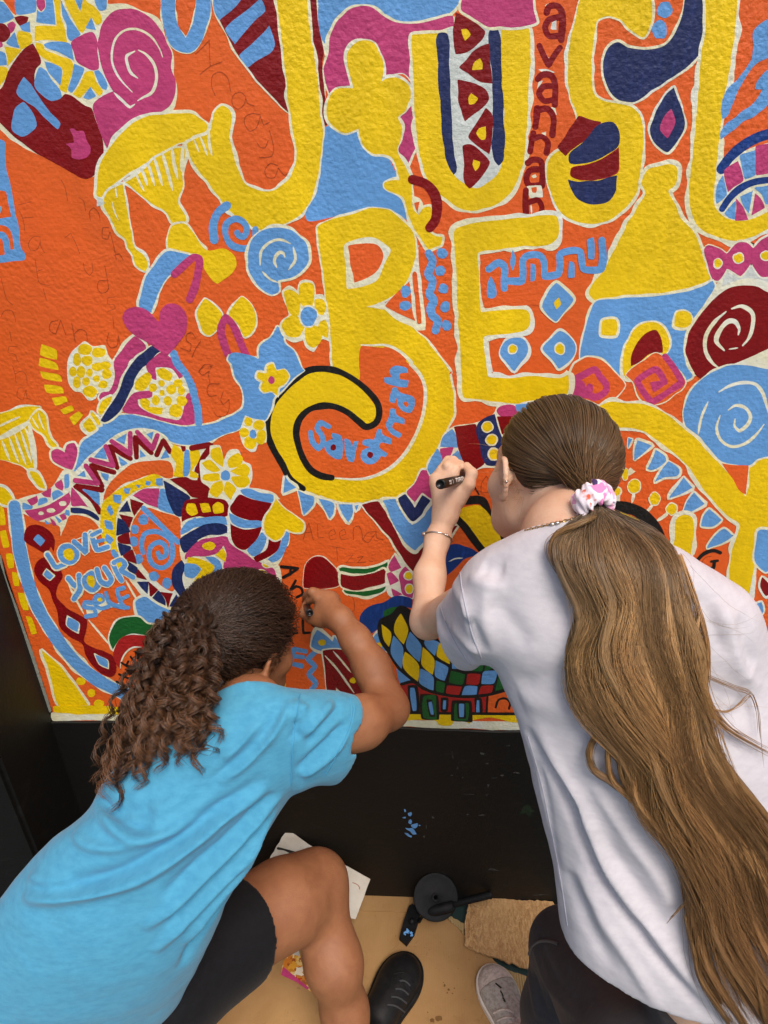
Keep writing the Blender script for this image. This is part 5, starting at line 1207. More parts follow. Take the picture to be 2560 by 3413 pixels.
# left hand closed round the marker, back of the hand to the camera
H = lambda x, y, d: P(907.2 + 0.1172 * x, 972 + 0.1172 * y, d * .72)
palm = [(Cone(A_wr, H(420, 700, .092), .0165, .0150), .012), (Cone(A_wr, H(330, 640, .088), .0135, .0115), .012), (Cone(A_wr, H(600, 640, .094), .0150, .0120), .012),
        (Cone(H(300, 520, .082), H(600, 430, .088), .0095, .0105), .012), (Cone(A_wr, H(740, 800, .098), .0150, .0125), .014)]
mcp = [H(640, 350, .083), H(510, 300, .079), H(390, 390, .076), H(290, 500, .072)]
pip = [H(735, 270, .055), H(615, 200, .046), H(520, 190, .042), H(400, 330, .040)]
dip = [H(800, 370, .040), H(700, 330, .032), H(590, 330, .028), H(480, 440, .030)]
tip = [H(845, 470, .034), H(740, 450, .032), H(610, 450, .036), H(520, 530, .040)]
rad = [(.0085, .0074, .0064, .0056), (.0088, .0078, .0066, .0058), (.0083, .0074, .0062, .0054), (.0076, .0064, .0054, .0048)]
hand = list(palm)
for i in range(4):
    hand += [(Union(chain([mcp[i], pip[i], dip[i], tip[i]], rad[i], .002), .002), .0032)]
th = [H(720, 900, .104), H(900, 640, .102), H(958, 430, .088), H(862, 300, .070)]
hand += [(Union(chain(th, [.0125, .0098, .0086, .0068], .004), .004), .005)]
handf = Union(hand, .01)
parts += [(handf, .008)]
# legs
A_hipl, A_knl, A_anl = P(1395, 2330, .595), P(1222, 2042, 0.315), PF(1155, 2285, 0.085)
A_hipr = A_hipl + np.array([.19, .0, .0])
A_knr = A_hipr + np.array([0.10, 0.12, -0.30])
A_anr = np.array([A_knr[0] + 0.02, A_knr[1] - 0.10, 0.085])
legs = [(Cone(A_hipl, A_knl, .078, .056), .03)] + chain([A_knl, 0.55 * A_knl + 0.45 * A_anl + np.array([0, -.02, 0]), A_anl], [.055, .050, .034], .03)
legs += [(Cone(A_hipr, A_knr, .080, .058), .03)] + chain([A_knr, 0.55 * A_knr + 0.45 * A_anr + np.array([0, -.02, 0]), A_anr], [.056, .050, .034], .03)
legs += [(Cone(A_mid, 0.5 * (A_hipl + A_hipr), .06, .07), .04), (Cone(A_hipl, A_hipr, .078, .078), .04)]
legf = Union(legs, .03)
bodyA = Union(parts, .012)
class Off:
    def __init__(s, f, d):
        s.f, s.d = f, d
    def __call__(s, p):
        return s.f(p) - s.d
# the body is one skin, legs included a little inside the leggings
fullA = Union([(bodyA, .008), (Off(legf, -.007), .008)], .008)
allp = np.array([HA_C + [.12, .12, .15], HA_C - [.12, .12, .15], A_el, A_wr, A_sh, A_hipr, A_anr, A_anl, H(300, 500, .02), A_hipl])
v, q = sdf_mesh(fullA, allp.min(0) - .1, allp.max(0) + .1, 0.0024)
body_bvhA = bvh_of(v, q)
mesh_obj('body', v, q, M_SKIN_PALE, GIRL_A)

# t-shirt
A_shr = P(1535, 1275, .40)
A_elr = P(1700, 1560, .36)
slR = Union(chain([P(1440, 1280, .40), P(1520, 1350, .41), P(1640, 1560, .40)], [.048, .052, .056], .03), .03)
hem0, hem1 = P(1200, 2010, .525), P(1317, 2212, .635)
hem_n = nrm(np.array([0.02, 0.06, -1.0]))
slo = nrm(0.5 * (P(926, 1300, .285) + P(1003, 1446, .315)) - 0.5 * (P(1004, 1206, .355) + P(1052, 1425, .375)))
slc = 0.5 * (P(929, 1304, .285) + P(1006, 1446, .315))
armA = Union(chain([A_sh, A_el], [0.030, 0.0235]) + chain([A_el, A_fm], [.0238, .0215]), .02)
neckA = Cone(HA_L(0, -0.030, -0.055), A_neck, 0.049, 0.056)
def shirtA(p):
    d = smax(shA(p), -((p - shA.C[0]) @ shA.t[0]) - .004, .004)
    d = smin(smin(d, slR(p), .03), smax(slA(p), (p - slc) @ slo, .002), .022)
    d = smax(d, (p - hem0) @ hem_n, .002)
    # hollow the sleeve mouth and the collar
    d = smax(d, -smax(armA(p) - .007, -((p - slc) @ slo + .022), .004), .003)
    d = smax(d, -smax(neckA(p) - .006, -(p[:, 2] - A_neck[2] - .006), .004), .004)
    return d
lo = np.min([P(926, 1300, .285), P(1117, 1560, .43), P(1003, 1446, .315)], axis=0) - .12
v, q = sdf_mesh(shirtA, (-.02, -.78, .44), (.78, -.16, 1.42), 0.0037)
v = laplace(v, q, 3, .5)
shirt_bvhA0 = bvh_of(v, q)
v = folds(v, q, shirt_bvhA0, [
    (11.7, 8.1, [(1137, 1567), (1179, 1650), (1219, 1717), (1250, 1790), (1280, 1860), (1319, 1927), (1384, 2017), (1444, 2092), (1494, 2147), (1560, 2210)]),
    (-9.1, 10.8, [(1160, 1567), (1200, 1650), (1240, 1717), (1272, 1790), (1304, 1860), (1345, 1927), (1410, 2017), (1470, 2092), (1520, 2147), (1590, 2210)]),
    (-5.2, 9.0, [(1244, 1870), (1300, 1980), (1370, 2090), (1430, 2180)]), (5.2, 10.8, [(1225, 1880), (1270, 1990), (1330, 2100), (1390, 2200)]),
    (5.2, 10.8, [(1290, 1790), (1340, 1870), (1400, 1950), (1440, 2010)]), (-5.2, 9.0, [(1275, 1690), (1340, 1790), (1420, 1900), (1450, 1960)]),
    (3.9, 8.1, [(1150, 1610), (1175, 1720), (1195, 1830), (1205, 1920)]), (-3.9, 5.4, [(1140, 1590), (1163, 1680), (1185, 1780), (1200, 1860), (1212, 1930)]),
    (4.5, 9.0, [(1010, 1330), (1030, 1375), (1045, 1410)]), (-5.2, 8.1, [(945, 1305), (975, 1350), (1005, 1385), (1035, 1410)]), (6.5, 9.0, [(940, 1325), (965, 1368), (995, 1408), (1025, 1425)]),
    (-4.5, 9.0, [(985, 1255), (1000, 1300), (1010, 1345)]), (5.2, 10.8, [(1000, 1225), (1040, 1225), (1090, 1235)]), (-3.9, 8.1, [(1010, 1245), (1050, 1262), (1095, 1270)]),
    (-2.1, 2.7, [(991, 1222), (998, 1270), (1008, 1320), (1022, 1375), (1040, 1425)]),
    (6.5, 12.6, [(1590, 1330), (1610, 1400), (1625, 1450)]), (-7.8, 10.8, [(1540, 1300), (1570, 1350), (1600, 1430), (1640, 1500)]), (5.2, 10.8, [(1500, 1280), (1540, 1340), (1570, 1420)]),
    (3.9, 14.4, [(1120, 1480), (1180, 1460), (1240, 1450)]), (-3.9, 14.4, [(1125, 1515), (1190, 1520), (1250, 1560)]), (3.9, 12.6, [(1060, 1300), (1100, 1340), (1150, 1400)]),
])
v = laplace(v, q, 1, .25)
nv = vnormals(v, q)
from mathutils import noise as mnoise
wr = np.array([mnoise.fractal(Vector((p[0] * 9, p[1] * 9, p[2] * 9)), 0.6, 2.0, 3) for p in v])
v = v + nv * (wr * 0.0026)[:, None]
shirt_bvhA = bvh_of(v, q)
SHIRT_A = mesh_obj('t_shirt', v, q, M_WHITE_TEE, GIRL_A)

# leggings over both legs, cut at the ankles
def legg(p):
    d = Off(legf, .004)(p)
    d = smax(d, .10 - p[:, 2], .002)
    return smax(d, (p - A_hipl) @ np.array([0, 0, 1.0]) - .24, .01)
lp = np.array([A_hipl, A_hipr, A_knl, A_knr, A_anl, A_anr])
v, q = sdf_mesh(legg, lp.min(0) - .13, lp.max(0) + .13, 0.0046)
v = laplace(v, q, 2)
legbvh = bvh_of(v, q)
v = folds(v, q, legbvh, [(-5, 8, [(1150, 2045), (1175, 2110), (1210, 2160), (1250, 2200)]), (5, 9, [(1162, 2040), (1195, 2105), (1235, 2155), (1270, 2190)]),
                         (4, 8, [(1150, 2090), (1165, 2140), (1185, 2200)]), (-4, 7, [(1143, 2080), (1152, 2150), (1165, 2205)]), (4, 10, [(1210, 2080), (1240, 2130), (1280, 2170)])])
mesh_obj('leggings', v, q, M_LEGGINGS, GIRL_A)

# ------------------------------------------------------------------ girl on the left: kneeling on one knee
GIRL_B = thing('person', 'person in a sky blue t-shirt kneeling with one knee up, dark curly ponytail', 'person', tuple(PF(700, 2150)[:2]) + (0,))
HB_C = P(522, 1392, 0.175)
HB_M = frame((0.66, 0.70, -0.28), (0.20, 0.30, 0.93))
HB_S = 0.93
hp, HB_L = head_parts(HB_C, HB_M, HB_S)
B_neck = P(540, 1528, 0.29)
B_sh, B_el, B_wr = P(700, 1585, 0.33), P(838, 1530, 0.235), P(735, 1338, 0.115)
shB = Loft([(P(500, 1418, .262), P(588, 1430, .255), .040, .050), (P(486, 1462, .285), P(596, 1468, .275), .046, .055), (P(468, 1500, .31), P(600, 1492, .295), .050, .060), (P(430, 1545, .335), P(655, 1500, .31), .050, .065), (P(330, 1600, .36), P(735, 1530, .325), .066, .080),
            (P(230, 1680, .385), P(700, 1640, .345), .078, .090), (P(190, 1752, .41), P(632, 1715, .375), .088, .10), (P(110, 1815, .44), P(585, 1780, .405), .092, .105),
            (P(40, 1890, .465), P(541, 1865, .435), .096, .11), (P(-20, 1970, .485), P(497, 1938, .46), .10, .11), (P(-75, 2060, .505), P(455, 2030, .48), .105, .11),
            (P(-120, 2160, .52), P(412, 2122, .495), .108, .11), (P(-150, 2270, .53), P(356, 2222, .505), .110, .11), (P(-170, 2380, .54), P(310, 2330, .51), .110, .11)])
parts = list(hp)
parts += [(Cone(HB_L(0, -0.028, -0.055), B_neck, 0.037, 0.042), .03)]
parts += [(Union(ear_parts(HB_L, HB_M, HB_S * .95, -1, HB_C), .004), .006), (Union(ear_parts(HB_L, HB_M, HB_S * .95, 1, HB_C), .004), .006)]
B_mid, B_low = shB.C[25], shB.C[35]
parts += chain([B_neck, shB.C[12], B_mid, B_low], [.038, .042, .048, .055], .03)
parts += chain([B_sh, P(780, 1560, .29), B_el], [.040, .037, .0315], .02)
B_fm = P(803, 1440, .18)
parts += chain([B_el, B_fm, P(768, 1382, .145), B_wr], [.0305, .0285, .0232, .0190], .018)
# right hand gripping a marker, thumb side to the camera
K = lambda x, y, d: P(635 + 0.09375 * x, 1244 + 0.09375 * y, d * .82)
hand = [(Cone(B_wr, K(800, 760, .105), .0190, .0170), .014), (Cone(B_wr, K(720, 560, .090), .0170, .0145), .014), (Cone(B_wr, K(560, 980, .112), .0170, .0130), .014),
        (Cone(K(860, 560, .085), K(640, 900, .110), .0150, .0150), .014)]
mcp = [K(800, 560, .098), K(740, 460, .086), K(690, 420, .072), K(640, 420, .060)]
pip = [K(560, 510, .092), K(430, 375, .078), K(360, 400, .064), K(330, 450, .050)]
dip = [K(370, 560, .076), K(300, 450, .060), K(270, 500, .048), K(270, 560, .038)]
tip = [K(305, 650, .066), K(285, 560, .048), K(280, 610, .038), K(300, 660, .030)]
rad = [(.0098, .0090, .0070, .0060), (.0095, .0088, .0068, .0058), (.0088, .0078, .0064, .0055), (.0078, .0068, .0056, .0050)]
for i in range(4):
    hand += [(Union(chain([mcp[i], pip[i], dip[i], tip[i]], rad[i], .002), .002), .0034)]
th = [K(660, 1020, .118), K(400, 960, .112), K(240, 870, .096), K(262, 690, .074)]
hand += [(Union(chain(th, [.0130, .0105, .0090, .0068], .004), .004), .005)]
parts += [(Union(hand, .01), .008)]
# legs: right knee raised, left knee on the ground
B_hipr, B_knr, B_anr = P(330, 2120, .44), P(683, 1905, .205), PF(770, 2272, .085)
B_hipl = B_hipr + np.array([-.18, -.02, .0])
B_knl = np.array([B_hipl[0] - .02, -.30, .075])
B_anl = np.array([B_knl[0] - .02, -.66, .07])
calf = 0.66 * B_knr + 0.34 * B_anr + np.array([.012, -.045, 0])
B_th = P(618, 1948, .262)
legsB = chain([B_hipr, B_th, B_knr], [.100, .073, .056], .04) + chain([B_knr, calf, 0.28 * B_knr + .72 * B_anr + np.array([0, -.012, 0]), B_anr], [.053, .049, .040, .031], .04)
legsB += [(Cone(B_hipl, B_knl, .085, .056), .03)] + chain([B_knl, .6 * B_knl + .4 * B_anl, B_anl], [.052, .050, .032], .03)
legsB += [(Cone(B_hipl, B_hipr, .095, .095), .04), (Cone(B_mid, .5 * (B_hipl + B_hipr), .045, .06), .03)]
bodyB = Union(parts + [(Union(legsB, .045), .03)], .012)
allp = np.array([HB_C + [.12, .12, .14], HB_C - [.12, .12, .14], B_el, B_wr, B_sh, B_hipl, B_hipr, B_knr, B_anr, B_knl, B_anl, K(300, 500, .02)])
v, q = sdf_mesh(bodyB, allp.min(0) - .1, allp.max(0) + .1, 0.0025)
mesh_obj('body', v, q, M_SKIN_TAN, GIRL_B)

slB = Loft([(P(640, 1500, .32), P(640, 1700, .365), .048, .055), (P(695, 1500, .315), P(668, 1688, .35), .048, .055), (P(745, 1503, .31), P(697, 1683, .335), .046, .052), (P(779, 1508, .295), P(716, 1681, .325), .044, .050)], 24)
sln = nrm(0.5 * (P(779, 1508, .295) + P(716, 1681, .325)) - .5 * (P(695, 1500, .315) + P(668, 1688, .35)))
slcB = .5 * (P(774, 1506, .295) + P(713, 1681, .325))
armB = Union(chain([B_sh, P(780, 1560, .29), B_el], [.040, .037, .0315]), .02)
neckB = Cone(HB_L(0, -0.028, -0.055), B_neck, .040, .044)
colB = P(545, 1464, .325)
colBn = nrm(nrm(HB_C - B_neck) + np.array([0.05, 0.25, 0.25]))
slLB = Union(chain([P(330, 1620, .38), P(215, 1720, .37), P(180, 1790, .30)], [.055, .055, .05], .03), .03)
def shirtB(p):
    d = smax(shB(p), (p - colB) @ colBn, .003)
    d = smin(d, smax(slB(p), (p - slcB) @ sln, .002), .02)
    d = smax(d, -smax(armB(p) - .006, -((p - slcB) @ sln + .02), .004), .003)
    return smax(d, -smax(neckB(p) - .005, -((p - colB) @ colBn + .022), .004), .004)
v, q = sdf_mesh(shirtB, (-.86, -.80, .28), (.06, -.12, 1.12), 0.0037)
v = laplace(v, q, 3, .5)
shirt_bvhB0 = bvh_of(v, q)
v = folds(v, q, shirt_bvhB0, [
    (-16.2, 8.2, [(580, 1700), (480, 1770), (400, 1835), (300, 1895), (200, 1928), (100, 1940), (50, 1935)]), (12.8, 10.5, [(575, 1680), (470, 1750), (380, 1815), (290, 1870), (200, 1905), (110, 1918)]),
    (-12.8, 8.2, [(610, 1715), (540, 1790), (450, 1880), (380, 1950), (310, 2010)]), (12.8, 10.5, [(595, 1712), (520, 1790), (430, 1870), (350, 1940)]),
    (-12.8, 8.2, [(598, 1745), (540, 1835), (480, 1900), (400, 1985), (330, 2060)]), (10.9, 9.7, [(585, 1760), (520, 1840), (440, 1920), (360, 2005)]),
    (-10.9, 7.5, [(560, 1815), (510, 1890), (450, 1965), (400, 2040)]), (10.9, 9.0, [(550, 1850), (490, 1935), (430, 2020), (390, 2090)]),
    (-12.8, 6.7, [(205, 1735), (235, 1775), (270, 1805), (310, 1815), (370, 1800), (430, 1765)]), (9.0, 8.2, [(215, 1720), (245, 1755), (285, 1785), (330, 1790)]),
    (-9.0, 6.0, [(155, 1775), (160, 1800), (190, 1825), (240, 1833), (300, 1822)]), (-7.2, 7.5, [(62, 1893), (110, 1902), (160, 1905)]),
    (-9.0, 6.7, [(470, 1690), (540, 1640), (600, 1570), (625, 1515)]), (7.2, 7.5, [(450, 1690), (520, 1640), (580, 1575), (610, 1520)]),
    (-10.9, 6.0, [(639, 1510), (642, 1550), (660, 1520)]), (10.9, 6.0, [(655, 1488), (650, 1530), (640, 1565), (636, 1600)]), (-3.2, 2.4, [(640, 1520), (634, 1580), (631, 1640), (629, 1700)]),
    (10.9, 6.7, [(745, 1560), (710, 1600), (670, 1640), (645, 1665)]), (-9.0, 6.0, [(750, 1585), (715, 1625), (680, 1655), (650, 1680)]), (9.0, 6.7, [(735, 1520), (700, 1565), (660, 1610)]), (-9.0, 6.0, [(720, 1515), (690, 1550), (655, 1590)]),
    (-7.2, 6.7, [(560, 1560), (520, 1610), (480, 1640)]), (7.2, 9.0, [(345, 1760), (300, 1755), (250, 1740)]),
    (-5.4, 9.0, [(420, 1700), (360, 1740), (320, 1750)]),
])
v = laplace(v, q, 1, .25)
nv = vnormals(v, q)
wr = np.array([mnoise.fractal(Vector((p[0] * 8, p[1] * 8, p[2] * 8 + 5)), 0.6, 2.0, 3) for p in v])
v = v + nv * (wr * 0.0028)[:, None]
shirt_bvhB = bvh_of(v, q)
mesh_obj('t_shirt', v, q, M_BLUE_TEE, GIRL_B)

# shorts: right leg ends above the knee
t_end = P(548, 1975, .325)
t_n = nrm(nrm(B_knr - B_th) + np.array([0.0, 0.1, -0.25]))
shorts_f = Union([(Union(chain([B_hipr, B_th, B_knr], [.110, .086, .067], .02), .02), .03), (Cone(B_hipl, .4 * B_hipl + .6 * B_knl, .098, .08), .03), (Cone(B_hipl, B_hipr, .105, .105), .04)], .03)
legbare = Union(chain([B_hipr, B_th, B_knr], [.100, .076, .057], .02), .02)
def shortsf(p):
    d = smax(shorts_f(p), (p - t_end) @ t_n, .002)
    return smax(d, -smax(legbare(p) - .004, -((p - t_end) @ t_n + .02), .003), .003)
sp = np.array([B_hipl, B_hipr, B_knl, t_end])
v, q = sdf_mesh(shortsf, sp.min(0) - .13, sp.max(0) + .13, .0045)
v = laplace(v, q, 6)
mesh_obj('shorts', v, q, M_SHORTS, GIRL_B)
# ------------------------------------------------------------------ hair
def strands(name, paths, rad, mat, parent, tint, along=None, sides=3):
    """Many fine tubes as one mesh; paths (S, n, 3)."""
    S, n, _ = paths.shape
    t = np.gradient(paths, axis=1)
    t /= np.linalg.norm(t, axis=2)[..., None] + 1e-12
    ref = np.array([0.31, 0.52, 0.79])
    a = np.cross(t, ref)
    a /= np.linalg.norm(a, axis=2)[..., None] + 1e-12
    b = np.cross(t, a)
    taper = np.ones(n)
    taper[-4:] = np.linspace(1, 0.25, 4)
    r = (np.asarray(rad).reshape(-1, 1) * taper[None])[..., None]
    ring = []
    for k in range(sides):
        th_ = 2 * math.pi * k / sides
        ring.append(paths + r * (a * math.cos(th_) + b * math.sin(th_)))
    V = np.stack(ring, 2).reshape(-1, 3)
    base = (np.arange(S)[:, None, None] * n + np.arange(n - 1)[None, :, None]) * sides
    k = np.arange(sides)[None, None]
    k2 = (k + 1) % sides
    F = np.stack([base + k, base + k2, base + sides + k2, base + sides + k], -1).reshape(-1, 4)
    o = mesh_obj(name, V, F.astype(np.int32), mat, parent, True)
    al = np.repeat(np.tile(np.linspace(0, 1, n) if along is None else along, S), sides) if along is None or np.ndim(along) == 1 else np.repeat(along.ravel(), sides)
    at = o.data.attributes.new('along', 'FLOAT', 'POINT')
    at.data.foreach_set('value', al.astype(np.float32))
    at = o.data.attributes.new('tint', 'FLOAT', 'POINT')
    at.data.foreach_set('value', np.repeat(np.asarray(tint), n * sides).astype(np.float32))
    return o

def slerp(u, v, t):
    """u, v (S,3) unit; t (n,) -> (S,n,3)."""
    d = np.clip((u * v).sum(1), -1, 1)
    om = np.arccos(d)[:, None]
    so = np.sin(om) + 1e-9
    return (np.sin((1 - t)[None] * om) / so)[..., None] * u[:, None] + (np.sin(t[None] * om) / so)[..., None] * v[:, None]

def scalp(c, m, s, e_c, e_r, n, line, tie, lift, wave, fly=0.0, ear_gap=0.9, seed=1):
    """Strand paths over the skull from the hairline back to the tie."""
    g = np.random.default_rng(seed)
    e_c, e_r = np.array(e_c), np.array(e_r)
    tl = ((tie - c) @ m.T) / s
    u1 = nrm((tl - e_c) / e_r)
    roots = []
    while len(roots) < n:
        d = nrm(g.normal(size=3))
        p = e_c + d * e_r
        h = line(p)
        if h < 0 or (d @ u1) > 0.93:
            continue
        if h > 0.012 and g.random() < 0.45:
            continue
        roots.append(d)
    u0 = np.array(roots)
    t = np.linspace(0, 1, 20)
    tt = t ** 0.9
    D = slerp(u0, np.repeat(u1[None], n, 0), tt)
    lay = g.random(n)
    prof = np.minimum(1, 0.25 + t * 5)[None] * (lift[0] + (lift[1] - lift[0]) * lay)[:, None]
    fr = g.uniform(wave[1] * .5, wave[1] * 1.4, n)
    ph = g.random(n) * 6.28
    L = e_c + D * (e_r + (prof / s)[..., None])
    side = np.cross(D, np.gradient(D, axis=1))
    side /= np.linalg.norm(side, axis=2)[..., None] + 1e-9
    amp = wave[0] / s * np.sin(np.pi * np.clip(t * 1.3, 0, 1)) ** 0.5
    L = L + side * (np.sin(fr[:, None] * t[None] * 6.28 + ph[:, None]) * amp[None])[..., None]
    L = L + D * (np.cos(fr[:, None] * t[None] * 6.28 + ph[:, None]) * amp[None] * 0.7)[..., None]
    # gather into the tie
    w = np.clip((t - 0.72) / 0.28, 0, 1) ** 1.6
    end = tl + g.normal(size=(n, 3)) * 0.006
    L = L * (1 - w)[None, :, None] + end[:, None] * w[None, :, None]
    W = c + s * (L @ m)
    return W, lay, u0

M_HAIR_A = hair_material('brown_hair', [(0.0, lin((84, 66, 46)) ), (0.30, lin((110, 85, 57))), (0.46, lin((170, 133, 88))), (0.66, lin((156, 117, 73))), (1.0, lin((126, 91, 57)))], 0.38, 0.5)
M_HAIR_B = hair_material('dark_curly_hair', [(0.0, lin((50, 36, 27))), (0.4, lin((62, 43, 31))), (1.0, lin((104, 70, 45)))], 0.38, 0.5)
M_CAP_A = plain('brown_hair_base', (62, 46, 31), 0.6, 0, 0.5, 400)
M_CAP_B = plain('dark_hair_base', (30, 19, 14), 0.7, 0, 0.5, 400)

# ---- long straight ponytail
gA = np.random.default_rng(11)
_h = hit(body_bvhA, 1284, 1082)
TIE_A = _h + nrm(CAM - _h) * .016
def lineA(p):
    h = -.643 * p[1] + .766 * p[2] + .004
    ear = math.hypot((p[1] + .004) / .020, (p[2] + .006) / .030) - 1
    return min(h, ear * .02) if abs(p[0]) > .05 else h
eA_c, eA_r = (0, -.013, .030), (.0735, .0925, .0825)
HAIR_A = mesh_obj('hair', *(lambda vq: vq)(sdf_mesh(lambda p: smax(Ell(HA_L(*eA_c), np.array(eA_r) * HA_S * 1.012, HA_M)(p),
    -(((p - HA_C) @ HA_M.T) / HA_S @ np.array([0, -.643, .766]) + .000) * HA_S, .006), HA_C - .14, HA_C + .14, .003)), M_CAP_A, GIRL_A)
W, lay, u0 = scalp(HA_C, HA_M, HA_S, eA_c, eA_r, 3600, lineA, TIE_A, (.001, .006), (.0007, 1.2), seed=3)
W = W + 0.0006 * gA.normal(size=(W.shape[0], 1, 3))
tint = np.clip(0.42 + 0.22 * gA.normal(size=len(W)) + 0.12 * np.sin(u0[:, 0] * 30 + u0[:, 2] * 17), 0, 1)
strands('swept_back_strands', W, np.full(len(W), .00052), M_HAIR_A, HAIR_A, tint, np.linspace(0, .28, 20))['kind'] = 'stuff'
# loose hairs at the brow and temple
GUIDE_A = [
 [(1275,1105),(1205,1145),(1188,1185),(1222,1265),(1247,1330),(1230,1390),(1229,1450),(1240,1510),(1272,1565),(1330,1628),(1352,1685),(1378,1735),(1406,1772),(1437,1808),(1470,1862),(1484,1950),(1500,2050),(1535,2130),(1590,2225)],
 [(1280,1108),(1225,1150),(1215,1200),(1252,1270),(1270,1335),(1258,1395),(1262,1455),(1285,1520),(1318,1580),(1356,1640),(1372,1700),(1398,1752),(1440,1805),(1477,1862),(1497,1950),(1520,2050),(1560,2130),(1615,2225)],
 [(1285,1110),(1255,1160),(1262,1215),(1290,1280),(1300,1340),(1290,1400),(1300,1460),(1330,1525),(1365,1590),(1395,1650),(1420,1710),(1445,1765),(1475,1820),(1500,1880),(1520,1960),(1545,2055),(1590,2135),(1640,2225)],
 [(1290,1110),(1290,1165),(1305,1225),(1325,1290),(1330,1345),(1325,1405),(1340,1465),(1370,1535),(1405,1600),(1440,1665),(1465,1725),(1485,1780),(1508,1840),(1530,1900),(1550,1970),(1580,2060),(1625,2140),(1670,2230)],
 [(1297,1108),(1325,1160),(1345,1220),(1362,1285),(1370,1350),(1368,1410),(1385,1475),(1410,1545),(1440,1615),(1472,1680),(1495,1740),(1518,1795),(1540,1855),(1562,1915),(1588,1985),(1620,2070),(1665,2150),(1710,2240)],
 [(1305,1105),(1355,1150),(1385,1210),(1400,1275),(1412,1340),(1415,1405),(1425,1475),(1445,1550),(1470,1620),(1500,1690),(1530,1750),(1560,1810),(1590,1870),(1620,1940),(1650,2010),(1685,2090),(1725,2160),(1770,2250)],
 [(1312,1100),(1385,1140),(1420,1195),(1440,1255),(1458,1320),(1465,1390),(1470,1460),(1485,1535),(1512,1610),(1548,1680),(1585,1745),(1622,1810),(1660,1880),(1695,1950),(1730,2020),(1765,2090),(1800,2160),(1840,2250)],
 [(1318,1097),(1402,1130),(1450,1172),(1470,1235),(1492,1300),(1510,1365),(1514,1430),(1514,1490),(1534,1555),(1562,1620),(1602,1690),(1652,1765),(1700,1845),(1750,1930),(1800,2010),(1840,2090),(1870,2160),(1900,2250)]]
NP = 44
GUIDE_A = [g_ + [(2 * g_[-1][0] - g_[-2][0], 2 * g_[-1][1] - g_[-2][1]), (3 * g_[-1][0] - 2 * g_[-2][0], 3 * g_[-1][1] - 2 * g_[-2][1])] for g_ in GUIDE_A]
gpx = np.stack([spline(np.array(g_, float), NP) for g_ in GUIDE_A])            # (8, NP, 2)
gdep = np.zeros(gpx.shape[:2])
for i in range(len(gpx)):
    last = None
    for j in range(NP):
        hs = [depth(x_) for x_ in (hit(shirt_bvhA, *gpx[i, j]), hit(body_bvhA, *gpx[i, j])) if x_ is not None]
        gdep[i, j] = min(hs) if hs else np.nan
    ok = ~np.isnan(gdep[i])
    gdep[i] = np.interp(np.arange(NP), np.arange(NP)[ok], gdep[i][ok])
tie_dep = depth(TIE_A)
_raw = gdep.copy()
for _ in range(5):
    gdep = np.minimum(gdep, _raw)
    gdep[:, 1:-1] = .25 * gdep[:, :-2] + .5 * gdep[:, 1:-1] + .25 * gdep[:, 2:]
tA = np.linspace(0, 1, NP)
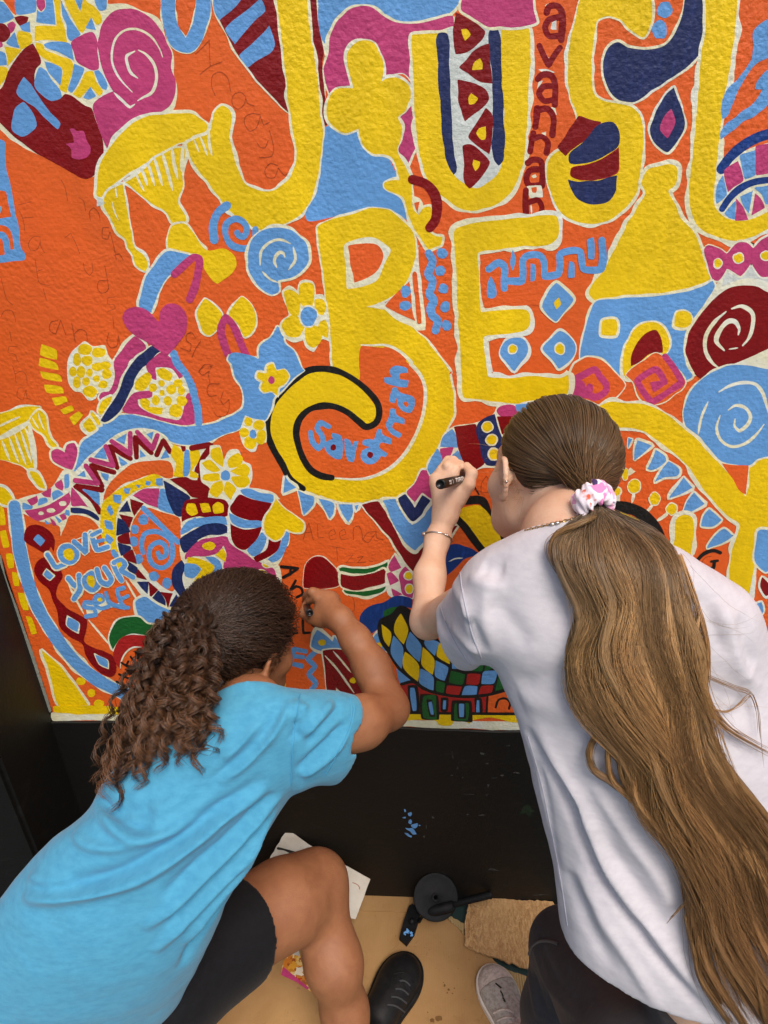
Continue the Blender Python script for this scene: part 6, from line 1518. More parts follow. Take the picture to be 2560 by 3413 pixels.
def ponytail(n, locks, lift0, seed, mode='lock'):
    """Strands grouped in rounded locks that wave together, part lower down and end unevenly."""
    g = np.random.default_rng(seed)
    out, tn = [], []
    nl = len(locks)
    ul = np.array([l_[0] for l_ in locks])
    llift = g.permutation(np.linspace(0, 1, nl))
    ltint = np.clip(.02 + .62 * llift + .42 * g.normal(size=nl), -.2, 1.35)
    ph = .55 * ul + .55 * g.normal(size=nl) + 2.2
    fq = g.uniform(22, 27, nl)
    am = g.uniform(9, 16, nl)
    drift = g.normal(size=nl) * .55
    lcut = np.where(g.random(nl) < .5, 1.0, g.uniform(.74, 1.0, nl))
    grow = np.clip((tA - .05) * 5, 0, 1)
    _s = np.clip((tA - .32) / .45, 0, 1)
    tight = 1.0 - (.58 if mode == 'lock' else .25) * _s * _s * (3 - 2 * _s)
    for _ in range(n):
        k = g.integers(nl)
        u_c, u_w = locks[k]
        z = np.clip(g.normal() * .62, -1.25, 1.25)
        u = np.clip(u_c + drift[k] * tA ** 1.5 + z * u_w * tight, .02, 6.98)
        i = np.floor(u).astype(int)
        f = (u - i)[:, None]
        px_ = gpx[i, np.arange(NP)] * (1 - f) + gpx[i + 1, np.arange(NP)] * f
        dp = gdep[i, np.arange(NP)] * (1 - f[:, 0]) + gdep[i + 1, np.arange(NP)] * f[:, 0]
        big = {'lock': 1.0, 'under': .6, 'loose': 1.7}[mode]
        a_ = am[k] * big * g.uniform(.9, 1.1) * grow * (1 - .4 * tA)
        own = g.normal() * (.16 if mode == 'lock' else .6)
        wob = g.uniform(.2, 1.1) * (5 if mode == 'loose' else 1) * grow * np.sin(tA * g.uniform(9, 24) + g.random() * 6.28)
        px_ = px_ + np.stack([a_ * np.sin(tA * fq[k] + ph[k] + own) + wob, .4 * a_ * np.cos(tA * fq[k] + ph[k] + own)], 1)
        px_ = px_ + g.normal(size=2) * 1.2 + (g.normal(size=2) * (16 if mode == 'loose' else 2.5))[None] * (tA ** 2)[:, None]
        dome = np.sqrt(max(0, 1 - (z / 1.3) ** 2))
        bulk = .3 + .7 * np.sin(np.pi * np.clip((u + .4) / 7.8, 0, 1))
        if mode == 'under':
            lf = .002 + .5 * lift0 * g.random() * bulk * (1 - .7 * tA)
        else:
            lf = .003 + lift0 * (.25 + .75 * llift[k]) * bulk * (1 - .62 * tA) + .0095 * dome * (1 - .35 * tA) * g.uniform(.75, 1.05)
        lf = lf + .0035 * np.sin(tA * fq[k] + ph[k] + 1.4) * grow
        if mode == 'loose':
            lf = lf + .008 * g.random() * tA
        w = np.clip(1 - tA / .12, 0, 1)
        w = w * w * (3 - 2 * w)
        d0 = np.minimum((dp - lf) * (1 - w) + (tie_dep - .003 - .012 * g.random()) * w, dp - .002)
        for _k in range(3):
            d0[1:-1] = .25 * d0[:-2] + .5 * d0[1:-1] + .25 * d0[2:]
        base = np.array([1293.0, 1104.0]) + g.normal(size=2) * [7, 4] + (z * 4, 0)
        px_ = px_ * (1 - w[:, None]) + (base + (px_ - px_[0]) * .9) * w[:, None]
        px_[1:-1] = .25 * px_[:-2] + .5 * px_[1:-1] + .25 * px_[2:]
        P_ = CAM + ray(px_ * DS) * d0[:, None]
        cut = lcut[k] * (1.0 if g.random() < .55 else g.uniform(.75, 1.0))
        if cut < 1:
            x = np.linspace(0, (NP - 1) * cut, NP)
            P_ = np.stack([np.interp(x, np.arange(NP), P_[:, c]) for c in range(3)], 1)
        out.append(P_)
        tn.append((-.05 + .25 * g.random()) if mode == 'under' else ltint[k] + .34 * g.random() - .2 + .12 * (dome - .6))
    return np.array(out), np.clip(np.array(tn), -.25, 1.5)
_g = np.random.default_rng(40)
locks = [(u_ + _g.normal() * .10, .30 + .16 * _g.random()) for u_ in np.linspace(.12, 6.85, 19)]
W, tn = ponytail(4300, locks, .026, 27)
W2, tn2 = ponytail(900, [(u_, .55) for u_ in np.linspace(.5, 6.6, 9)], .02, 23, 'under')
W3, tn3 = ponytail(560, [(u_, .5) for u_ in np.linspace(.3, 6.9, 14)], .032, 22, 'loose')
NL = len(W) + len(W2)
W, tn = np.concatenate([W, W2, W3]), np.concatenate([tn, tn2, tn3])
strands('ponytail_strands', W, np.where(np.arange(len(W)) < NL, .00048, .00021), M_HAIR_A, HAIR_A, tn, np.linspace(.28, 1, NP))['kind'] = 'stuff'
# separate wisps: loops beside the waist and locks blown over the shoulder
wisps = [([(1512, 1330), (1496, 1416), (1514, 1466), (1533, 1524), (1566, 1568), (1615, 1600), (1690, 1640)], 50, 8, .9),
         ([(1505, 1400), (1519, 1454), (1581, 1484), (1619, 1499), (1634, 1536), (1640, 1600), (1655, 1700)], 7, 4, .2), ([(1525, 1500), (1541, 1530), (1569, 1537), (1594, 1524), (1619, 1501), (1627, 1503)], 8, 4, .7),
         ([(1292, 1500), (1304, 1555), (1274, 1617), (1281, 1660), (1319, 1687), (1356, 1717), (1419, 1764), (1460, 1830)], 80, 6, .3), ([(1310, 1510), (1322, 1570), (1312, 1635), (1322, 1685), (1362, 1728), (1420, 1780)], 70, 6, .7),
         ([(1345, 1530), (1352, 1590), (1340, 1650), (1350, 1692), (1385, 1738), (1430, 1790)], 60, 5, .2), ([(1500, 1900), (1494, 1934), (1464, 1967), (1439, 1997)], 14, 3, .5),
         ([(1530, 1600), (1576, 1667), (1606, 1730), (1659, 1817), (1700, 1900)], 90, 10, .15), ([(1490, 1630), (1519, 1675), (1569, 1730), (1606, 1780), (1659, 1842), (1700, 1900)], 60, 6, .5),
         ([(1520, 1560), (1560, 1650), (1610, 1760), (1640, 1850), (1680, 1960)], 90, 12, .2), ([(1470, 1200), (1500, 1290), (1524, 1380), (1528, 1450), (1520, 1520)], 50, 7, .8),
         ([(1560, 1950), (1600, 2020), (1630, 2100), (1650, 2190), (1690, 2260)], 60, 8, .4), ([(1480, 1980), (1500, 2060), (1515, 2120), (1560, 2190), (1610, 2260)], 50, 6, .3),
         ([(1290, 1115), (1245, 1134), (1208, 1150), (1190, 1172), (1190, 1200), (1207, 1235), (1234, 1275)], 60, 6, .1)]
g = np.random.default_rng(77)
wp, wt = [], []
for pts_, n_, wd, tn_ in wisps:
    c = spline(np.array(pts_, float), NP)
    dep = []
    for x, y in c:
        hs = [depth(x_) for x_ in (hit(shirt_bvhA, x, y), hit(body_bvhA, x, y)) if x_ is not None]
        dep.append(min(hs) if hs else np.nan)
    dep = np.array(dep)
    ok = ~np.isnan(dep)
    if ok.sum() < 4:
        continue
    dep = np.interp(np.arange(NP), np.arange(NP)[ok], dep[ok])
    for _ in range(n_):
        o_ = g.normal(size=2) * wd * .55
        prof = .45 + .55 * np.sin(np.pi * np.clip(tA * .9 + .05, 0, 1))
        fl = g.normal(size=2) * wd * .5
        px_ = c + o_ * prof[:, None] + fl * (tA ** 3)[:, None] + np.stack([1.2 * np.sin(tA * g.uniform(6, 16) + g.random() * 6.28)] * 2, 1)
        d0 = dep - .004 - .008 * g.random() - .006 * np.exp(-(o_[0] / wd) ** 2)
        for _k in range(3):
            d0[1:-1] = .25 * d0[:-2] + .5 * d0[1:-1] + .25 * d0[2:]
        P_ = CAM + ray(px_ * DS) * d0[:, None]
        x = np.linspace(0, (NP - 1) * g.uniform(.62, 1.0), NP)
        wp.append(np.stack([np.interp(x, np.arange(NP), P_[:, c_]) for c_ in range(3)], 1))
        wt.append(np.clip(tn_ + .35 * g.random() - .15, -.2, 1.4))
strands('loose_wisps', np.array(wp), np.full(len(wp), .00034), M_HAIR_A, HAIR_A, wt, np.linspace(.45, .9, NP))['kind'] = 'stuff'
# stray hairs lifting off the shoulder and the crown
g = np.random.default_rng(5)
stray, stn = [], []
for _ in range(26):
    if g.random() < .95:
        x0, y0 = g.uniform(1400, 1540), g.uniform(1180, 1560)
        L_ = g.uniform(60, 260)
        ang = g.uniform(-.2, 1.35)
        cv = g.normal() * 1.1
    else:
        x0, y0 = g.uniform(1180, 1260), g.uniform(1150, 1520)
        L_ = g.uniform(40, 150)
        ang = g.uniform(1.2, 3.0)
        cv = g.normal() * 1.6
    pts, a_ = [(x0, y0)], ang
    for j in range(13):
        a_ += cv / 13 + g.normal() * .09
        pts.append((pts[-1][0] + math.cos(a_) * L_ / 13, pts[-1][1] + math.sin(a_) * L_ / 13))
    w3 = []
    lf = g.uniform(.003, .02)
    for x, y in pts:
        h_ = hit(shirt_bvhA, x, y)
        if h_ is None:
            break
        w3.append(h_ + nrm(CAM - h_) * lf)
    if len(w3) == 14:
        stray.append(np.array(w3))
        stn.append(g.uniform(.1, .8))
for _ in range(46):                                        # around forehead, ear and nape
    th_ = g.uniform(0, 1)
    base = HA_L(-.070 + .02 * g.random(), .045 - .11 * th_, .03 - .09 * th_)
    d_ = nrm(-HA_M[0] * g.uniform(.2, 1) + HA_M[1] * g.normal() * .6 + HA_M[2] * g.normal() * .6)
    L_ = g.uniform(.012, .04)
    b2 = nrm(np.cross(d_, g.normal(size=3)))
    s_ = np.linspace(0, 1, 14)[:, None]
    stray.append(base + d_ * L_ * s_ + b2 * L_ * .5 * s_ ** 2)
    stn.append(g.uniform(.3, 1.0))
strands('stray_hairs', np.array(stray), np.full(len(stray), .00013), M_HAIR_A, HAIR_A, stn, np.linspace(.2, .7, 14))['kind'] = 'stuff'

# ---- dark curly ponytail
TIE_B = P(436, 1340, .245)
eB_c, eB_r = (0, -.016, .030), (.0765, .0955, .0850)
def lineB(p):
    h = -.60 * p[1] + .80 * p[2] + .018
    ear = math.hypot((p[1] + .002) / .020, (p[2] + .012) / .030) - 1
    return min(h, ear * .02) if abs(p[0]) > .05 else h
HAIR_B = mesh_obj('hair', *sdf_mesh(lambda p: smax(Ell(HB_L(*eB_c), np.array(eB_r) * HB_S * 1.05, HB_M)(p),
    -(((p - HB_C) @ HB_M.T) / HB_S @ np.array([0, -.60, .80]) + .014) * HB_S, .006), HB_C - .15, HB_C + .15, .003), M_CAP_B, GIRL_B)
W, lay, u0 = scalp(HB_C, HB_M, HB_S, eB_c, eB_r, 3900, lineB, TIE_B, (.005, .024), (.0034, 6.5), seed=8)
gB = np.random.default_rng(12)
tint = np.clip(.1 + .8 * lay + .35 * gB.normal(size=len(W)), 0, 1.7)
# waves need more points along each strand
def refine(W, n):
    x = np.linspace(0, W.shape[1] - 1, n)
    i = np.clip(np.floor(x).astype(int), 0, W.shape[1] - 2)
    f = (x - i)[None, :, None]
    p0, p1, p2, p3 = W[:, np.maximum(i - 1, 0)], W[:, i], W[:, i + 1], W[:, np.minimum(i + 2, W.shape[1] - 1)]
    return .5 * (2 * p1 + (p2 - p0) * f + (2 * p0 - 5 * p1 + 4 * p2 - p3) * f**2 + (3 * p1 - p0 - 3 * p2 + p3) * f**3)
strands('wavy_strands', refine(W, 34), np.full(len(W), .00046), M_HAIR_B, HAIR_B, tint, np.linspace(0, .35, 34))['kind'] = 'stuff'
NC = 46
curls, ctn, crad = [], [], []
ends = []
outline = [(408, 1400), (330, 1395), (300, 1440), (285, 1500), (262, 1560), (236, 1620), (222, 1670), (250, 1700), (300, 1680), (350, 1650), (395, 1640), (440, 1620), (470, 1570), (475, 1500), (470, 1440), (455, 1400)]
def inside(x, y, poly):
    c = False
    for i in range(len(poly)):
        (x1, y1), (x2, y2) = poly[i], poly[i - 1]
        if (y1 > y) != (y2 > y) and x < (x2 - x1) * (y - y1) / (y2 - y1) + x1:
            c = not c
    return c
while len(ends) < 138:
    x, y = gB.uniform(220, 480), gB.uniform(1395, 1705)
    if inside(x, y, outline) and (y > 1560 or gB.random() < .5):
        ends.append((x, y, 0))
ends += [(222, 1722, 1), (246, 1752, 1), (300, 1708, 1), (300, 1690, 1), (425, 1672, 1), (395, 1655, 1), (345, 1668, 1), (478, 1600, 1), (455, 1636, 1), (215, 1690, 1), (207, 1662, 1), (232, 1705, 1)]
tB = np.linspace(0, 1, NC)
tieB_d = depth(TIE_B)
for (x, y, tip) in ends:
    sx, sy = 432 + gB.normal() * 15, 1338 + gB.normal() * 17
    bow = gB.normal() * 14
    # leave the tie sideways and fall in an arc towards the end
    mx, my = sx + (x - sx) * .45 - 34 + 26 * gB.normal(), sy + (y - sy) * .32 - 8 + 10 * gB.normal()
    cx_ = (1 - tB)**2 * sx + 2 * tB * (1 - tB) * mx + tB**2 * x + bow * np.sin(np.pi * tB)
    cy_ = (1 - tB)**2 * sy + 2 * tB * (1 - tB) * my + tB**2 * y
    h_ = hit(shirt_bvhB, x, y)
    ed = depth(h_) - .012 if h_ is not None else tieB_d + .03
    lay_ = gB.random()
    dd = tieB_d * (1 - tB) + ed * tB - (.012 + .050 * lay_ * (0 if tip else 1)) * np.sin(np.pi * np.clip(tB * 1.02, 0, 1)) ** .8
    ctr = CAM + ray(np.stack([cx_, cy_], 1) * DS) * dd[:, None]
    tg = np.gradient(ctr, axis=0)
    tg /= np.linalg.norm(tg, axis=1)[:, None]
    a_ = np.cross(tg, [0.3, -.6, .74])
    a_ /= np.linalg.norm(a_, axis=1)[:, None]
    b_ = np.cross(tg, a_)
    length = np.linalg.norm(np.diff(ctr, axis=0), axis=1).sum()
    turns = length / gB.uniform(.018, .028)
    turns = min(turns, NC / 6.2)
    R0 = gB.uniform(.0048, .0088)
    ph0, sgn_ = gB.uniform(0, 6.28), gB.choice([-1, 1])
    ramp_ = np.clip(tB * 3.0, 0.1, 1) * (1 + .5 * np.clip((tB - .85) / .15, 0, 1) * tip)
    nst = 25 if not tip else 18
    for _ in range(nst):
        R_ = R0 * (1 + .18 * gB.normal())
        ph = ph0 + gB.normal() * .26 + sgn_ * turns * 6.283 * (tB + .010 * gB.normal())
        o_ = gB.normal(size=3) * .0013
        cut = gB.uniform(.86, 1.0)
        s_ = tB * cut
        P_ = ctr + (a_ * np.cos(ph)[:, None] + b_ * np.sin(ph)[:, None]) * (R_ * ramp_)[:, None] + o_
        curls.append(P_)
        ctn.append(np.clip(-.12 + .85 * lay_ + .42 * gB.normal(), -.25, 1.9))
        crad.append(.00044)
strands('curly_ponytail', np.array(curls), np.array(crad), M_HAIR_B, HAIR_B, ctn, np.linspace(.25, 1, NC))['kind'] = 'stuff'
# soft frizz round the head
fr, ft = [], []
for _ in range(900):
    d_ = nrm(gB.normal(size=3))
    if lineB(np.array(eB_c) + d_ * np.array(eB_r)) < .004:
        continue
    b0 = HB_C + HB_S * ((np.array(eB_c) + d_ * (np.array(eB_r) + .012)) @ HB_M)
    dw = nrm(d_ @ HB_M + .9 * gB.normal(size=3))
    L_ = gB.uniform(.008, .026)
    s_ = np.linspace(0, 1, 12)[:, None]
    b2 = nrm(np.cross(dw, gB.normal(size=3)))
    fr.append(b0 + dw * L_ * s_ + b2 * .004 * np.sin(s_ * gB.uniform(4, 12)))
    ft.append(gB.uniform(.3, 1))
strands('frizz', np.array(fr), np.full(len(fr), .00018), M_HAIR_B, HAIR_B, ft, np.linspace(.2, .8, 12))['kind'] = 'stuff'
# ------------------------------------------------------------------ floor and what lies on it
def floor_mat():
    t = NT('dark_green_floor')
    v = t.coord()
    t.base(t.mix(t.ramp(t.noise(14, 5, 0.65, v), [(0.4, (0, 0, 0)), (0.7, (1, 1, 1))]), lin((26, 52, 50)), lin((44, 66, 62))))
    t.normal(t.bump(t.noise(180, 4, 0.6, v), 0.4, 0.002))
    t.set(Roughness=0.6)
    return t.m
def card_mat(name, c1, c2, stain=0.5, ribs=0.0, rough_face=0.0):
    t = NT(name)
    v = t.coord()
    tone = t.ramp(t.noise(9, 5, 0.62, v, 0.4), [(0.36, (0, 0, 0)), (0.7, (1, 1, 1))])
    col = t.mix(tone, lin(c1), lin(c2))
    spots = t.ramp(t.noise(46, 4, 0.7, v, 0.8), [(0.62, (0, 0, 0)), (0.75, (1, 1, 1))])
    col = t.mix(t.math('MULTIPLY', spots, stain), col, lin((104, 74, 44)))
    if rough_face > 1:
        flake = t.ramp(t.noise(52, 6, 0.75, t.coord((2.2, .8, 1)), 1.5), [(0.42, (0, 0, 0)), (0.6, (1, 1, 1))])
        col = t.mix(flake, col, lin((208, 166, 114)))
    t.base(col)
    h = t.math('MULTIPLY', t.noise(420, 3, 0.6, v), 0.25)
    if rough_face:
        fl = t.noise(70, 5, 0.7, t.coord((1.6, 0.9, 1)), 1.2)
        h = t.math('ADD', h, t.math('MULTIPLY', fl, 4.0 * rough_face))
    w = t.n('TexWave', wave_type='BANDS', bands_direction='X')
    w.inputs['Scale'].default_value = 55
    t.l(v, w.inputs['Vector'])
    h = t.math('ADD', h, t.math('MULTIPLY', w.outputs['Fac'], 0.10 + ribs))
    h = t.math('ADD', h, t.math('MULTIPLY', t.noise(7, 3, 0.5, v, 1.0), 2.2))
    t.normal(t.bump(h, 0.5, 0.003))
    t.set(Roughness=0.9)
    t.b.inputs['Specular IOR Level'].default_value = 0.2
    return t.m
GROUND = mesh_obj('ground', [(-12, -14, 0), (12, -14, 0), (12, 0.2, 0), (-12, 0.2, 0)], [(0, 1, 2, 3)], floor_mat(), None, False)
GROUND['kind'] = 'structure'
M_CARD = card_mat('brown_cardboard', (172, 134, 88), (158, 120, 76))
M_CARD2 = card_mat('torn_cardboard', (200, 156, 104), (160, 114, 70), 0.7, 0.1, 1.6)
M_CARD3 = card_mat('corrugated_liner', (178, 152, 106), (156, 130, 86), 0.3, 0.9)

def sheet(pts, z0, th, step=0.012, lift=None, torn=0.0):
    """A board lying on the floor: outline from survey points, with thickness, its edge torn where asked."""
    c = on_floor(np.array(pts, float) * DS, z0)[:, :2]
    out = []
    for i in range(len(c)):
        a, b = c[i], c[(i + 1) % len(c)]
        k = max(2, int(np.linalg.norm(b - a) / step))
        for j in range(k):
            out.append(a + (b - a) * j / k)
    out = np.array(out)
    if torn:
        n = normals2d(out, True)
        out = out + n * (rng.normal(size=len(out)) * torn)[:, None]
    tri = tessellate_polygon([[Vector((p[0], p[1], 0)) for p in out]])
    n = len(out)
    zt = z0 + th + (np.array([lift(p) for p in out]) if lift else 0)
    zb = z0 + (np.array([lift(p) for p in out]) if lift else 0)
    V = np.concatenate([np.c_[out, np.full(n, 1) * zt], np.c_[out, np.full(n, 1) * zb]])
    F = []
    s = area2(out)
    for t in tri:
        a, b, d = [out[i] for i in t]
        up = (b[0] - a[0]) * (d[1] - a[1]) - (d[0] - a[0]) * (b[1] - a[1]) > 0
        F.append(tuple(t) if up else tuple(t[::-1]))
    for i in range(n):
        j = (i + 1) % n
        F.append((i, i + n, j + n, j) if s > 0 else (j, j + n, i + n, i))
    return V, F
F2 = lambda x, y: (829.5 + .25 * x, 1797 + .25 * y)
V, F = sheet([(560, 1912), F2(-150, 505), F2(0, 515), F2(240, 521), F2(300, 620), F2(420, 720), F2(520, 735), F2(570, 762), F2(640, 840), F2(690, 890), F2(760, 1000), F2(930, 1090), F2(1000, 1190), F2(1060, 1380), F2(1120, 1560), F2(1180, 1690), (1200, 2600), (150, 2600), (250, 2150)], .004, .004, torn=.0006)
o = tag(mesh_obj('cardboard_sheet', V, F, M_CARD, None, False), 'large flat brown cardboard sheet spread on the floor under the black shoe', 'cardboard')
# the raised fold along the sheet and the flap beside the wall
V, F = sheet([(760, 1921), F2(0, 517), F2(236, 524), F2(290, 640), F2(200, 700), F2(60, 690), (760, 1968), (700, 1970)], .0085, .0025, torn=.0004)
tag(mesh_obj('cardboard_flap', V, F, M_CARD, None, False), 'folded cardboard flap lying against the black wall base beside the white sheet', 'cardboard')
V, F = sheet([F2(735, 505), F2(725, 640), F2(702, 780), F2(700, 870), F2(695, 990), F2(800, 1040), F2(930, 1085), F2(1080, 1140), F2(1220, 1182), F2(1330, 1190), F2(1500, 660), F2(1455, 610), F2(1300, 600), F2(1100, 597), F2(940, 562), F2(840, 520)], .012, .005, .006, torn=.0012)
tag(mesh_obj('cardboard_piece', V, F, M_CARD2, None, False), 'torn cardboard piece with a rough stripped face beside the black leggings', 'cardboard')
V, F = sheet([F2(935, 1100), F2(985, 1150), F2(1100, 1210), F2(1210, 1245), F2(1300, 1260), F2(1290, 1720), F2(1190, 1700), F2(1100, 1480), F2(1010, 1230)], .0045, .003, .006, torn=.0011)
tag(mesh_obj('cardboard_strip', V, F, M_CARD3, None, False), 'pale corrugated cardboard strip right of the white canvas shoe', 'cardboard')
V, F = sheet([F2(625, 430), F2(660, 396), F2(718, 402), F2(770, 450), F2(830, 516), F2(790, 505), F2(740, 478), F2(690, 482), F2(640, 470)], .004, .004, .004, torn=.001)
tag(mesh_obj('cardboard_scrap', V, F, M_CARD2, None, False), 'small torn cardboard scrap between the black disc and the wall', 'cardboard')
V, F = sheet([F2(520, 735), F2(575, 730), F2(640, 770), F2(695, 800), F2(690, 885), F2(640, 830), F2(575, 770)], .009, .003, .004, torn=.001)
tag(mesh_obj('cardboard_scrap', V, F, M_CARD3, None, False), 'ragged pale cardboard sliver under the middle of the black tool', 'cardboard')

# white paper card leaning against the wall base, with a stroke of black marker
def lean(x, y):
    """Point on the leaning card's plane."""
    a, b, c = np.array([0, -0.13, 0.006]), np.array([1.0, -0.13, 0.006]), np.array([0.0, -0.012, 0.235])
    n = np.cross(b - a, c - a)
    d = ray([(x * DS, y * DS)])[0]
    return CAM + d * (((a - CAM) @ n) / (d @ n))
PAPER = thing('paper_sheet', 'white card with a black marker stroke leaning on the wall base behind the bare knee', 'paper', tuple(lean(690, 1900)))
pts = []
for (xa, ya), (xb, yb) in zip([(620, 1790), (668, 1825), (800, 1899), (768, 1985), (560, 1945), (540, 1925)], [(668, 1825), (800, 1899), (768, 1985), (560, 1945), (540, 1925), (620, 1790)]):
    k = 14
    for j in range(k):
        f = j / k
        jag = (1.2 if j % 2 else -0.6) if xa in (540, 560) else 0.5 * rng.normal()
        pts.append((xa + (xb - xa) * f + jag * .6, ya + (yb - ya) * f + jag * .4))
pv = np.array([lean(*p) for p in pts])
nn = nrm(np.cross(pv[20] - pv[0], pv[45] - pv[0]))
if nn @ (CAM - pv[0]) < 0:
    nn = -nn
tri = tessellate_polygon([[Vector((p[0], -p[1], 0)) for p in pts]])
n = len(pv)
F = [tuple(t) for t in tri] + [tuple(i + n for i in t[::-1]) for t in tri] + [(i, (i + 1) % n, (i + 1) % n + n, i + n) for i in range(n)]
M_PAPER = plain('grey_white_card', (212, 204, 190), 0.8, 0, 0.25, 160, (200, 190, 174), 0.2)
mesh_obj('card', np.concatenate([pv + nn * .0008, pv - nn * .0008]), F, M_PAPER, PAPER, False)
def on_card(xy, lift):
    return np.array([lean(*p) for p in xy]) + nn * lift
st = stroke_outline(np.array([(601, 1832.0), (612, 1834), (630, 1840), (650, 1844)]) * DS, 9, .12) / DS
tri = tessellate_polygon([[Vector((p[0], -p[1], 0)) for p in st]])
mesh_obj('marker_stroke', on_card(st, .0011), [tuple(t) for t in tri], MAT['K'], PAPER, False)
st = stroke_outline(np.array([(762, 1906.0), (770, 1909), (776, 1915), (777, 1920)]) * DS, 2.2, .12) / DS
tri = tessellate_polygon([[Vector((p[0], -p[1], 0)) for p in st]])
mesh_obj('pencil_stroke', on_card(st, .0011), [tuple(t) for t in tri], MAT['Q'], PAPER, False)

# printed leaflet with food pictures, half under the calf
def print_mat():
    t = NT('food_print')
    v = t.coord()
    vor = t.n('TexVoronoi', feature='F1')
    vor.inputs['Scale'].default_value = 70
    nv_ = t.n('TexNoise')
    nv_.inputs['Scale'].default_value = 60
    t.l(v, nv_.inputs['Vector'])
    mixv = t.mix(0.05, v, nv_.outputs['Color'])
    t.l(mixv, vor.inputs['Vector'])
    t.base(t.ramp(vor.outputs['Color'], [(0.15, lin((196, 60, 26))), (0.38, lin((232, 168, 52))), (0.55, lin((150, 44, 22))), (0.7, lin((236, 190, 90))), (0.9, lin((240, 224, 196)))]))
    t.set(Roughness=0.35)
    return t.m
LEAF = thing('leaflet', 'colourful printed food leaflet lying on cardboard under the bare calf', 'leaflet', tuple(PF(670, 2100, .009)))
V, F = sheet([(632, 2050), (644, 2044), (653, 2082), (668, 2108), (684, 2138), (675, 2144), (640, 2120), (606, 2106), (612, 2078)], .0085, .0008, .004)
mesh_obj('print', V, F, print_mat(), LEAF, False)
V, F = sheet([(634, 2051), (644, 2045), (648, 2066), (630, 2060)], .0096, .0003, .004)
mesh_obj('white_border', V, F, M_PAPER, LEAF, False)
V, F = sheet([(607, 2106), (612, 2088), (640, 2112), (668, 2134), (664, 2138), (640, 2121)], .0096, .0003, .004)
mesh_obj('pink_border', V, F, MAT['P'], LEAF, False)

# black disc leaning at the wall and the black jointed tool beside it
def lathe(prof, c, axis, seg=48, xdir=None):
    a = nrm(axis)
    x = nrm(np.cross(a, xdir if xdir is not None else ([0, 0, 1] if abs(a[2]) < .9 else [1, 0, 0])))
    y = np.cross(a, x)
    V, F = [], []
    for r, h in prof:
        for k in range(seg):
            th_ = 2 * math.pi * k / seg
            V.append(np.asarray(c) + a * h + (x * math.cos(th_) + y * math.sin(th_)) * r)
    for i in range(len(prof) - 1):
        for k in range(seg):
            k2 = (k + 1) % seg
            F.append((i * seg + k, i * seg + k2, (i + 1) * seg + k2, (i + 1) * seg + k))
    return V, F
dc = P(941, 1938, .044)
dr = pxr(dc, 48)
dax = nrm(np.array([0.03, -.69, .72]))
DISC = thing('disc', 'round black plastic disc with a centre hole leaning at the wall base', 'disc', tuple(dc))
V, F = lathe([(.0045, -.004), (.0045, .002), (.006, .0020), (.008, .0006), (dr * .90, .0005), (dr * .97, .0008), (dr, .0002), (dr, -.004), (dr * .9, -.005), (.0045, -.005), (.0045, -.004)], dc, dax, 64)
mesh_obj('plate', V, F, M_BLACKPLASTIC, DISC)
V, F = lathe([(.010, .0013), (.0095, .0032), (.0058, .0036), (.0052, .0010)], dc + dax * .0004, dax, 24)
mesh_obj('hub', V, F, M_BLACKPLASTIC, DISC)
def rod(pts, rad, seg=16):
    pts = np.asarray(pts, float)
    V, F = [], []
    for i in range(len(pts)):
        t_ = nrm(pts[min(i + 1, len(pts) - 1)] - pts[max(i - 1, 0)])
        x = nrm(np.cross(t_, [0, 0.2, 1]))
        y = np.cross(t_, x)
        for k in range(seg):
            a_ = 2 * math.pi * k / seg
            V.append(pts[i] + (x * math.cos(a_) + y * math.sin(a_)) * rad[i])
    for i in range(len(pts) - 1):
        for k in range(seg):
            k2 = (k + 1) % seg
            F.append((i * seg + k, i * seg + k2, (i + 1) * seg + k2, (i + 1) * seg + k))
    F.append(tuple(range(seg))[::-1])
    F.append(tuple((len(pts) - 1) * seg + k for k in range(seg)))
    return V, F
TOOL = thing('painting_tool', 'black jointed pole tool with a paint flecked flat foot lying on the cardboard', 'tool', tuple(PF(930, 1960, .01)))
a, b = PF(*F2(925, 540), .05), PF(*F2(590, 625), .062)
mm_ = lambda d, p: pxr(p, d / 2)
V, F = rod([a, a + (b - a) * .01, a + (b - a) * .05, a + (b - a) * .06, b], [mm_(17, a) * .92, mm_(18, a), mm_(18, a), mm_(16, a), mm_(15, b)])
mesh_obj('tube', V, F, M_BLACKPLASTIC, TOOL)
c_, d_ = PF(*F2(600, 640), .062), PF(*F2(370, 690), .048)
V, F = rod([c_, c_ + (d_ - c_) * .03, c_ + (d_ - c_) * .35, c_ + (d_ - c_) * .7, c_ + (d_ - c_) * .9, d_], [mm_(20, c_), mm_(24, c_), mm_(25, c_), mm_(25, c_), mm_(18, c_), mm_(9, c_)])
mesh_obj('grip', V, F, M_BLACKPLASTIC, TOOL)
e_, f_ = PF(*F2(365, 690), .048), PF(*F2(300, 775), .022)
V, F = rod([e_, 0.5 * (e_ + f_), f_], [mm_(7, e_), mm_(6, e_), mm_(8, e_)])
mesh_obj('joint', V, F, M_BLACKPLASTIC, TOOL)
V, F = sheet([F2(215, 655), F2(245, 640), F2(322, 690), F2(300, 780), F2(262, 900), F2(196, 992), F2(132, 935), F2(165, 800)], .012, .010, .02)
mesh_obj('foot', V, F, M_BLACKPLASTIC, TOOL, False)
g_ = PF(*F2(240, 778), .022)
V, F = lathe([(.0001, .010), (.005, .009), (.0072, .005), (.0078, 0)], g_, [0, 0, 1], 24)
mesh_obj('ball_socket', V, F, M_BLACKPLASTIC, TOOL)
